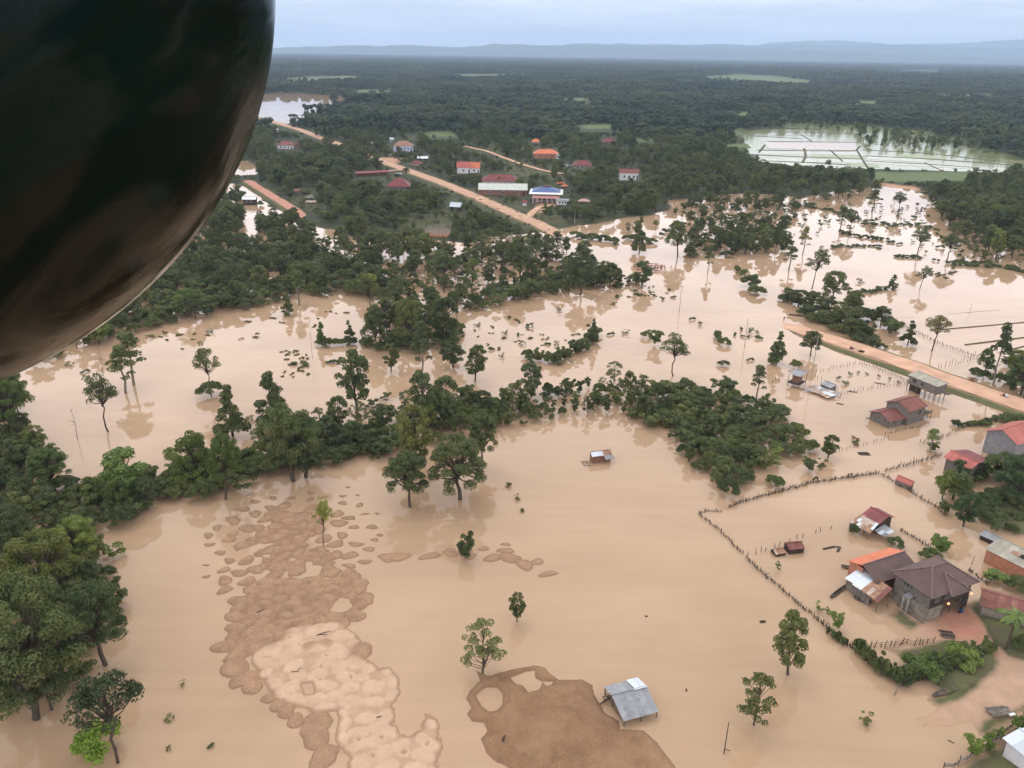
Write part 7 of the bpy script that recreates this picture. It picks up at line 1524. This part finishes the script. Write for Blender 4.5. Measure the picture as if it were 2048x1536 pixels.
def boat(label, ax, ay, bx, by, w, m, benches=3, z=.12, depth=.38, cat='boat', tilt=0, name='wooden_boat', clutter=False):
    a, b = P(ax, ay, z), P(bx, by, z); L_ = (b - a).length; c = (a + b) / 2; o = thing(name, label, cat, (c.x, c.y, z - .12), math.atan2(b.y - a.y, b.x - a.x)); n = 13; out = []; inn = []
    for k in range(n):
        t = -1 + 2 * k / (n - 1); ww = w / 2 * (1 - abs(t) ** 3.2) + .03; rise = .22 * abs(t) ** 3; x = t * L_ / 2
        out.append([(x, -ww, depth + rise), (x, -ww * .72, .05 + rise * .8), (x, 0, rise * .8), (x, ww * .72, .05 + rise * .8), (x, ww, depth + rise)])
        inn.append([(x, -ww + .04, depth + rise), (x, -ww * .66, .10 + rise * .8), (x, 0, .06 + rise * .8), (x, ww * .66, .10 + rise * .8), (x, ww - .04, depth + rise)])
    mb = MB(); V = [v for r in out for v in r]; mb.add(V, [(i * 5 + j_, i * 5 + j_ + 1, (i + 1) * 5 + j_ + 1, (i + 1) * 5 + j_) for i in range(n - 1) for j_ in range(4)])
    V = [v for r in inn for v in r]; mb.add(V, [(i * 5 + j_, (i + 1) * 5 + j_, (i + 1) * 5 + j_ + 1, i * 5 + j_ + 1) for i in range(n - 1) for j_ in range(4)])
    for s in (0, 4): mb.add([out[i][s] for i in range(n)] + [inn[i][s] for i in range(n)], [(i, i + 1, n + i + 1, n + i) for i in range(n - 1)])
    mb.build('hull', m, o)
    for k in range(benches): x = (-.6 + 1.2 * k / max(1, benches - 1)) * L_ / 2; MB().box((x, 0, depth - .06), (.2, w * .86, .04)).build('thwart', MT['greyplank'], o)
    o.rotation_euler.x = tilt; return o
boat('long grey dugout boat moored on the muddy shore at the lower right', 1864, 1394, 1935, 1368, .85, MT['wood'], 4, .15)
boat('darker swamped boat lying just above the long grey dugout', 1874, 1372, 1934, 1349, .8, MT['darkwood'], 3, .05, .2)
boat('narrow dark canoe pointing away from the farmhouse lean-to', 1660, 1197, 1692, 1172, .6, MT['darkwood'], 2, .1, .3)
boat('brown boat half under the rusty lean-to of the farmhouse', 1706, 1195, 1744, 1208, .8, MT['wood'], 2, .12, .4)
boat('grey boat end at the left wall of the orange-roofed wing', 1682, 1133, 1704, 1137, .7, MT['wood'], 1, .1, .35)

def planks(px, py, n, L_, rz, label, z=.35, w=.22, mats_=None, name='plank_pile', cat='planks'):
    p = P(px, py, z); o = thing(name, label, cat, p, rz)
    for k in range(n): MB().box((random.gauss(0, .1), (k - n / 2) * w * 1.25, .05 + random.random() * .05), (L_ * (.85 + .3 * random.random()), w, .06), random.gauss(0, .02)).build('plank', random.choice(mats_ or [MT['wood'], MT['greyplank']]), o)
    return o
planks(1998, 1421, 6, 3.2, R(8), 'pile of grey planks on the grass at the lower right', .5); planks(1894, 1268, 6, 1.9, R(-12), 'wooden pallet-like boards lying in the red yard', .2, mats_=[MT['darkwood'], MT['wood']])
planks(1658, 1095, 2, 3.0, R(20), 'floating boards in the flooded yard right of the small huts', .0, mats_=[MT['darkwood']]); planks(1705, 783, 3, 2.2, R(-20), 'floating boards inside the wire enclosure', 0.0); planks(1760, 767, 2, 2.4, R(-25), 'floating boards near the roadside fence', 0.0)
planks(1676, 1098, 2, 2.0, R(60), 'crossed driftwood right of the floating boards', .0, mats_=[MT['darkwood']]); planks(1680, 808, 3, 1.6, R(-30), 'tangle of sticks floating below the sunken shed', .0, .12, [MT['darkwood']]); planks(1727, 907, 4, 2.2, R(0), 'dark floating wreckage left of the drowned small tree', .0, .3, [MT['darkwood']]); planks(1710, 883, 3, 1.6, R(30), 'broken sticks in the flood left of the wreckage', 0, .12, [MT['darkwood']])
planks(1742, 836, 2, 2.6, R(5), 'thin poles floating left of the kitchen hut', 0, .1, [MT['darkwood']])
def logs(px, py, ln, rz, label, z=.35, r=.06):
    p = P(px, py, z); o = MB().tube([(-ln / 2, 0, 0), (0, .04, .05), (ln / 2, 0, .02)], [r, r * .9, r * .6], 6).build('driftwood_log', MT['darkwood']); o.location = p; o.rotation_euler.z = rz; return tag(o, label, 'log')
logs(648, 1266, 1.9, R(25), 'upper driftwood log on the top of the pale sand'); logs(643, 1270, 1.5, R(8), 'lower driftwood log on the top of the pale sand', .33); logs(592, 1344, 1.3, R(-3), 'flat stick of the V-shaped pair on the pale sand', .38, .05); logs(598, 1339, 1.1, R(68), 'raised stick of the V-shaped pair on the pale sand', .38, .05)
logs(521, 1222, 1.2, R(38), 'short dark stick on the brown heaps left of the sand bank', .6, .06); logs(642, 1332, .6, R(-65), 'tiny stick in the middle of the pale sand', .4, .04); logs(758, 1434, .7, R(20), 'forked twig bundle on the pale sand near the bottom', .45, .08); logs(582, 1275, .9, R(-12), 'thin twig near the upper left rim of the pale sand', .36, .035)
logs(1098, 1520, 2.6, R(14), 'long dark branch lying on the gravel mound', .75, .05); logs(1246, 1470, .9, R(-40), 'short branch on the gravel below the open shed', .5, .05); logs(1008, 1476, .9, R(70), 'dark scrub tangle on the left of the gravel mound', .9, .14); logs(1373, 1380, .5, R(80), 'dark stub poking from open water right of the open shed', .0, .12); logs(1293, 1233, .4, 0, 'dark speck of driftwood in the middle of the open water', .0, .14); logs(1526, 1244, .9, R(10), 'brown clump floating left of the leafy tree with sprouts', .0, .25)
logs(1902, 1484, .8, R(-40), 'short stick in the muddy shallows at the bottom right', .0, .08); logs(1600, 632, 7, R(-22), 'long dark log on the waterline at the head of the dirt road', .1, .3)
p = P(2024, 1430, .5); o = MB().box((0, 0, .1), (.9, .35, .14), .3).build('white_sack', MT['white']); o.location = p; tag(o, 'small white sack on the grass right of the plank pile', 'sack')

# people: one continuous skinned body each
def person_mesh(nm, arm=.4, mats_=None):
    J = {'pel': (0, 0, .95), 'che': (0, 0, 1.32), 'nck': (0, 0, 1.48), 'hed': (0, 0, 1.66), 'll': (.1, 0, .9), 'lk': (.11, .03, .5), 'lf': (.11, 0, .06), 'lt': (.11, .16, .03), 'rl': (-.1, 0, .9), 'rk': (-.13, .08, .5), 'rf': (-.13, -.05, .06), 'rtt': (-.13, .1, .03), 'ls': (.2, 0, 1.4), 'le': (.26 + arm * .1, .05, 1.15), 'lh': (.27 + arm * .1, .15, .9), 'rs': (-.2, 0, 1.4), 're': (-.26 - arm * .1, .05, 1.15), 'rh': (-.27 - arm * .1, .15, .9)}
    E = [('pel', 'che'), ('che', 'nck'), ('nck', 'hed'), ('pel', 'll'), ('ll', 'lk'), ('lk', 'lf'), ('lf', 'lt'), ('pel', 'rl'), ('rl', 'rk'), ('rk', 'rf'), ('rf', 'rtt'), ('che', 'ls'), ('ls', 'le'), ('le', 'lh'), ('che', 'rs'), ('rs', 're'), ('re', 'rh')]
    rad = {'pel': .15, 'che': .17, 'nck': .06, 'hed': .11, 'll': .1, 'lk': .065, 'lf': .05, 'lt': .04, 'rl': .1, 'rk': .065, 'rf': .05, 'rtt': .04, 'ls': .07, 'le': .05, 'lh': .035, 'rs': .07, 're': .05, 'rh': .035}
    ks = list(J); me = bpy.data.meshes.new(nm); me.from_pydata([J[k] for k in ks], [(ks.index(a), ks.index(b)) for a, b in E], []); o = bpy.data.objects.new(nm, me); COL.objects.link(o)
    o.modifiers.new('s', 'SKIN'); sv = me.skin_vertices[0].data
    for i, k in enumerate(ks): sv[i].radius = (rad[k], rad[k]); sv[i].use_root = (k == 'pel')
    o.modifiers.new('u', 'SUBSURF').levels = 1; o.modifiers['u'].render_levels = 1
    dg = bpy.context.evaluated_depsgraph_get(); m2 = bpy.data.meshes.new_from_object(o.evaluated_get(dg)); bpy.data.objects.remove(o)
    m2.materials.clear(); [m2.materials.append(x) for x in (MT['cloth_dark'], MT['skin'])]
    for f_ in m2.polygons: f_.material_index = 1 if f_.center.z > 1.5 or (abs(f_.center.x) > .24 and f_.center.z < 1.2) else 0; f_.use_smooth = True
    return m2
PMs = person_mesh('person_body')
def person(px, py, label, z=0.0, rz=0.0, sunk=0):
    p = P(px, py, z); o = link('person', PMs, None, (p.x, p.y, z - sunk), rz); return tag(o, label, 'person')
person(1058, 453, 'person in dark clothes standing on the dirt road just before it goes under water', .6); person(1097, 463, 'person in dark clothes wading at the very end of the main dirt road', .0, .8, .2)
person(1342, 536, 'person in dark clothes wading right of the collapsed timber frame', 0, 1.2, .5); person(1568, 640, 'person in dark clothes wading where the right dirt road comes out of the flood', 0, 2, .4)
def wheel(par, x, y, r, w, loc=None, nm='wheel'):
    o = MB().tube([(x, y - w / 2, r), (x, y + w / 2, r)], r, 14).build(nm, MT['rubber'], par); MB().tube([(x, y - w / 2 - .01, r), (x, y + w / 2 + .01, r)], r * .45, 10).build('hub', MT['steel'], o); return o
def on_road(px, py): return P(px, py, .35)
rd = roads_w['lo']; yaw_rd = math.atan2(rd[4][1] - rd[3][1], rd[4][0] - rd[3][0])
TR = thing('walking_tractor', 'two-wheeled farm tractor with long handlebars and a trailer on the dirt road', 'tractor', on_road(1712, 704), yaw_rd)
wheel(TR, -1.5, -.5, .45, .16); wheel(TR, -1.5, .5, .45, .16); wheel(TR, 1.6, -.55, .32, .14); wheel(TR, 1.6, .55, .32, .14)
MB().box((-1.6, 0, .75), (.9, .5, .45)).box((-1.9, 0, 1.05), (.35, .4, .25)).build('engine', MT['maroon'], TR); MB().tube([(-1.2, -.2, .8), (0, -.3, .95), (.7, -.35, 1.0)], .035, 5).tube([(-1.2, .2, .8), (0, .3, .95), (.7, .35, 1.0)], .035, 5).build('handlebars', MT['steel'], TR)
MB().box((1.6, 0, .6), (1.6, 1.0, .08)).box((1.6, -.48, .75), (1.6, .05, .3)).box((1.6, .48, .75), (1.6, .05, .3)).build('trailer_bed', MT['darkwood'], TR); MB().tube([(-1, 0, .45), (.9, 0, .5)], .05, 5).build('drawbar', MT['steel'], TR)
def moto(px, py, label, load=None):
    o = thing('motorbike', label, 'motorbike', P(px, py, .45), yaw_rd + .1)
    for x in (-.62, .62): wheel(o, x, 0, .3, .1)
    MB().box((0, 0, .55), (.7, .2, .3)).tube([(-.62, 0, .3), (-.4, 0, .95)], .04, 5).box((-.42, 0, .98), (.06, .6, .05)).build('body', MT['redpaint'], o); MB().box((.25, 0, .78), (.75, .24, .1)).build('seat', MT['rubber'], o)
    r_ = link('person', PMs, None, (o.location.x, o.location.y, o.location.z - .12), yaw_rd + pi / 2); r_.scale = (1, 1, .95); tag(r_, 'rider in dark clothes on the %s' % label.split(' on ')[0], 'person')
    if load: MB().box((.7, 0, .95), (.5, .5, .45)).build('load', load, o)
    return o
moto(1942, 765, 'motorbike nearing the stilt house on the far edge of the dirt road'); moto(2006, 796, 'loaded motorbike on the dirt road at the right edge', MT['bluewhite'])

# palms and banana-like plants
def palm(px, py, top, label, w=1.0, tint=None):
    p = P(px, py, .3); h = hgt(px, py, top, .3) - .3; o = thing('palm_tree', label, 'palm tree', p); MB().tube([(0, 0, -.5), (.15, .1, h * .4), (.1, 0, h * .72)], [.2, .16, .13], 7, cap=False).build('trunk', MT['bark'], o)
    for k in range(15):
        a = k * 2.4; m = MB(); el = .9 - .1 * (k % 9); n = 8; L_ = 3.2 * w; pr_ = None
        for i in range(n + 1):
            t = i / n; x = L_ * t * (1 - .12 * t); z = h * .74 + el * L_ * t * .55 - 1.9 * w * t * t; c_ = Vector((cos(a) * x + .1, sin(a) * x, z)); sd_ = Vector((-sin(a), cos(a), 0)) * (.42 * w * math.sin(pi * min(1, t * .9 + .12)))
            if pr_: m.add([pr_[0], c_, c_ + sd_ - Vector((0, 0, .22)), pr_[0] + pr_[1] - Vector((0, 0, .22))], [(0, 1, 2, 3)]); m.add([pr_[0], c_, c_ - sd_ - Vector((0, 0, .22)), pr_[0] - pr_[1] - Vector((0, 0, .22))], [(3, 2, 1, 0)])
            pr_ = (c_, sd_)
        f = m.build('frond', MT['leaf'], o); f.color = (1.3, 1.5, 1.1, 1)
    return o
palm(2012, 1298, 1205, 'coconut palm in front of the rusty-roofed outbuilding at the right edge'); palm(732, 494, 470, 'far palm at the flood edge beside the drowned left village road', .9); palm(690, 468, 448, 'far palm left of the palm by the drowned road', .9)
TANK = [-0.8346, 0.4682, 1.6, 0.552, 0.6461, 0.533, 0.4136]
# ------------------------------------------------------------------ the aircraft's own rounded pod beside the open door
TK = bpy.data.materials.new('camouflage_gloss_paint'); TK.use_nodes = True; t = TK.node_tree; b = t.nodes['Principled BSDF']
b.inputs['Roughness'].default_value = .16; b.inputs['Specular IOR Level'].default_value = .09
tcn = N(t, 'ShaderNodeTexCoord'); n1 = N(t, 'ShaderNodeTexNoise'); n1.inputs['Scale'].default_value = 1.5; n1.inputs['Detail'].default_value = 7; n1.inputs['Distortion'].default_value = 1.2
mpt = N(t, 'ShaderNodeMapping'); mpt.inputs['Rotation'].default_value = (.6, .9, .3); mpt.inputs['Scale'].default_value = (1.0, 2.2, 1.0); t.links.new(tcn.outputs['Object'], mpt.inputs[0]); t.links.new(mpt.outputs[0], n1.inputs[0])
rp = N(t, 'ShaderNodeValToRGB'); rp.color_ramp.interpolation = 'EASE'
rp.color_ramp.elements[0].position = .46; rp.color_ramp.elements[0].color = (.0024, .0082, .0066, 1); rp.color_ramp.elements[1].position = .54; rp.color_ramp.elements[1].color = (.0045, .0072, .0056, 1)
t.links.new(n1.outputs[0], rp.inputs[0]); t.links.new(rp.outputs[0], b.inputs['Base Color'])
n2 = N(t, 'ShaderNodeTexNoise'); n2.inputs['Scale'].default_value = 3.5; n2.inputs['Detail'].default_value = 6; t.links.new(tcn.outputs['Object'], n2.inputs[0])
mr_ = N(t, 'ShaderNodeMapRange'); mr_.inputs['From Min'].default_value = .35; mr_.inputs['From Max'].default_value = .7; mr_.inputs['To Min'].default_value = .06; mr_.inputs['To Max'].default_value = .34
t.links.new(n2.outputs[0], mr_.inputs[0]); t.links.new(mr_.outputs[0], b.inputs['Roughness'])
bp = N(t, 'ShaderNodeBump'); bp.inputs['Distance'].default_value = .02; bp.inputs['Strength'].default_value = .6; t.links.new(n1.outputs[0], bp.inputs['Height']); t.links.new(bp.outputs[0], b.inputs['Normal'])
n3 = N(t, 'ShaderNodeTexNoise'); n3.inputs['Scale'].default_value = 3.2; n3.inputs['Detail'].default_value = 6; n3.inputs['Distortion'].default_value = .8; t.links.new(mpt.outputs[0], n3.inputs[0])
m5 = N(t, 'ShaderNodeMapRange'); m5.inputs['From Min'].default_value = .46; m5.inputs['From Max'].default_value = .58; m5.inputs['To Min'].default_value = .02; m5.inputs['To Max'].default_value = .13
t.links.new(n3.outputs[0], m5.inputs[0]); t.links.new(m5.outputs[0], b.inputs['Specular IOR Level'])
# axis and centre of the pod: an elongated ellipsoid about 1.5 m away
cdir = (fw + rt * TANK[0] + up * TANK[1]).normalized()
cen = CP + cdir * TANK[2]
tang = (rt * TANK[5] + up * TANK[6]); tang = (tang - cdir * tang.dot(cdir)).normalized()
oth = cdir.cross(tang)
bm = bmesh.new(); bmesh.ops.create_uvsphere(bm, u_segments=96, v_segments=64, radius=1)
a_, b_ = TANK[3], TANK[4]
for v in bm.verts: v.co = (v.co.x * a_, v.co.y * a_, v.co.z * b_)
for f_ in bm.faces: f_.smooth = True
me = bpy.data.meshes.new('aircraft_pod'); bm.to_mesh(me); bm.free(); me.materials.append(TK)
pod = link('aircraft_pod', me); MM = Matrix((cdir, oth, tang)).transposed().to_4x4(); pod.matrix_world = Matrix.Translation(cen) @ MM
tag(pod, 'dark glossy camouflage-painted rounded pod of the aircraft filling the upper left corner', 'aircraft pod')

# a raised seam with its row of rivets runs round the lower end of the pod
zc = -.60 * b_; rc = a_ * math.sqrt(1 - .36) * 1.002
MB().tube([(rc * cos(k * 2 * pi / 72), rc * sin(k * 2 * pi / 72), zc) for k in range(73)], .004, 6, cap=False).build('seam', TK, pod, True)
rv = MB()
for k in range(90):
    a = k * 2 * pi / 90; r2 = a_ * math.sqrt(1 - .60 ** 2 + .03); rv.box((a_ * .832 * cos(a) * 1.0, a_ * .832 * sin(a), -.557 * b_), (.006, .006, .006), a)
rv.build('rivets', TK, pod, kind='stuff')
# ------------------------------------------------------------------ labels: single each look-alike out by what it stands next to, then by its place in its row
LM = [(822, 960, 'the broad water tree'), (925, 930, 'the spreading limbed tree'), (590, 880, 'the biggest rounded tree'), (215, 800, 'the swollen-footed tree'), (425, 740, 'the open round-topped tree'), (466, 820, 'the dark column-shaped tree'), (545, 790, 'the pointed one-armed tree'), (716, 760, 'the tall oval tree'),
      (1347, 710, 'the umbrella-shaped tree'), (1511, 770, 'the slim thicket tree'), (1622, 535, 'the two-tiered tree'), (1356, 480, 'the ivy-covered tree'), (1836, 480, 'the crooked island tree'), (1862, 660, 'the brownish flat-topped tree'), (1985, 700, 'the tiered roadside tree'), (373, 600, 'the bare-trunked shore tree'),
      (1091, 390, 'the blue-roofed house'), (1000, 360, 'the crimson hip roof'), (1005, 382, 'the pale green shed roof'), (935, 335, 'the orange two-level roof'), (806, 292, 'the pale blue-walled house'), (795, 366, 'the steep crimson roof'), (1092, 306, 'the wide orange roof'), (1165, 330, 'the gabled crimson roof'), (1258, 350, 'the two-storey whitish house'),
      (1218, 283, 'the hazy dull red roof'), (570, 292, 'the far left house'), (602, 386, 'the grey timber house'), (498, 400, 'the white flooded hut'), (870, 462, 'the unfinished building frame'), (1298, 536, 'the timber frame'), (1640, 675, 'the dirt road end'), (1100, 462, 'the drowned road end'), (1850, 760, 'the roadside stilt house'), (1810, 815, 'the maroon stilt house'),
      (1585, 755, 'the blue-grey roofed hut'), (1640, 782, 'the sunken shed'), (1205, 915, 'the lone field hut'), (1262, 1400, 'the open shed'), (1745, 1045, 'the crimson-roofed hut'), (1830, 1170, 'the big farmhouse'), (1590, 1095, 'the two small huts'), (1803, 958, 'the small salmon-roofed hut'), (1920, 915, 'the low hall'), (2010, 870, 'the tall salmon roof'),
      (2010, 1110, 'the brick-walled shed'), (1995, 1210, 'the rusty outbuilding'), (1983, 1075, 'the tiny zinc hut'), (2035, 1500, 'the cornered white house'), (232, 1400, 'the leaning flat-crowned tree'), (200, 1470, 'the bright drowned bush'), (646, 1040, 'the thin light green tree'), (933, 1095, 'the dense oval bush'), (966, 1300, 'the round grey-green tree'),
      (1577, 1290, 'the bare-sprouted tree'), (1508, 1400, 'the open-crowned lone tree'), (600, 1200, 'the dark sand heaps'), (650, 1330, 'the pale sand bank'), (1100, 1440, 'the gravel mound'), (625, 680, 'the bare pole-like trunk'), (750, 320, 'the upper dirt road bend'), (560, 410, 'the red dirt road'), (660, 215, 'the far left pond'), (1620, 300, 'the paddy fields'), (1358, 600, 'the crossing pole'), (1190, 660, 'the hook-shaped bush row'), (50, 760, 'the aircraft pod'), (30, 1200, 'the lower left corner'), (150, 1060, 'the olive green round tree'), (890, 540, 'the white-gap tree'), (1160, 545, 'the dark spit-end tree'), (800, 650, 'the middle water clump')]
ORD = ['first', 'second', 'third', 'fourth', 'fifth', 'sixth', 'seventh', 'eighth', 'ninth', 'tenth', 'eleventh', 'twelfth', 'thirteenth', 'fourteenth', 'fifteenth', 'sixteenth', 'seventeenth', 'eighteenth', 'nineteenth', 'twentieth']
NUM = ['', '', 'two', 'three', 'four', 'five', 'six', 'seven', 'eight', 'nine', 'ten', 'eleven', 'twelve', 'thirteen', 'fourteen', 'fifteen', 'sixteen', 'seventeen', 'eighteen', 'nineteen', 'twenty']
def tops(): return [o for o in COL.objects if o.parent is None and o.get('label') and not o.get('kind')]
def pos(o):
    a, b, k = proj(o.matrix_world.translation if o.type != 'EMPTY' else o.location); return a, b
bpy.context.view_layer.update()
def dups():
    d = {}
    for o in tops(): d.setdefault(o['label'], []).append(o)
    return {k: v for k, v in d.items() if len(v) > 1}
for lab, L in dups().items():
    if len(L) < 4: continue
    for o in L:
        x, y = pos(o); q = min(LM, key=lambda m: (m[0] - x) ** 2 + ((m[1] - y) * 1.5) ** 2); dx, dy = x - q[0], (y - q[1]) * 1.5
        rel = ('right of' if dx > 0 else 'left of') if abs(dx) > abs(dy) else ('in front of' if dy > 0 else 'behind')
        w = lab.split(' '); cut = [i for i, t_ in enumerate(w) if t_ in ('tree', 'bush', 'heap', 'top', 'weeds', 'strip', 'shrub')]; head = ' '.join(w[:cut[0] + 1]) if cut else lab
        head = {'small drowned shrub': 'drowned shrub top', 'flat clump of drowned weeds': 'drifting weed clump', 'low brown gravel heap': 'brown gravel heap', 'dense bush': 'dense bush'}.get(head, head)
        if len(head.split()) <= 3 and (o.type == 'EMPTY' or 'bush' in head):
            hh = max([c.scale.z for c in o.children] or [o.scale.z * .3]); ww = max([c.scale.x for c in o.children] or [o.scale.x * .3])
            head = ('slender ' if hh > ww * 1.45 else 'squat ' if hh < ww * .62 else 'spreading ' if hh < ww * .85 else '') + head
        o['label'] = '%s %s %s' % (head, rel, q[2])
for lab, L in dups().items():
    L.sort(key=lambda o: pos(o)[0] + pos(o)[1] * .01); n = len(L)
    if n > 20:
        h_ = sorted(L, key=lambda o: pos(o)[1]); k = n // 2
        for o in h_[:k]: o['label'] = lab + ', farther row'
        for o in h_[k:]: o['label'] = lab + ', nearer row'
        continue
    for i, o in enumerate(L):
        if n == 2: s_ = ['left one', 'right one'][i]
        elif i == 0: s_ = 'leftmost of %s' % NUM[n]
        elif i == n - 1: s_ = 'rightmost of %s' % NUM[n]
        else: s_ = '%s of %s from left' % (ORD[i], NUM[n])
        o['label'] = lab + ', ' + s_
for o in tops():
    w = o['label'].split(' ')
    if len(w) > 16: print('LONG', o['label'])
print('labels', len(tops()), 'still shared', sum(len(v) for v in dups().values()))
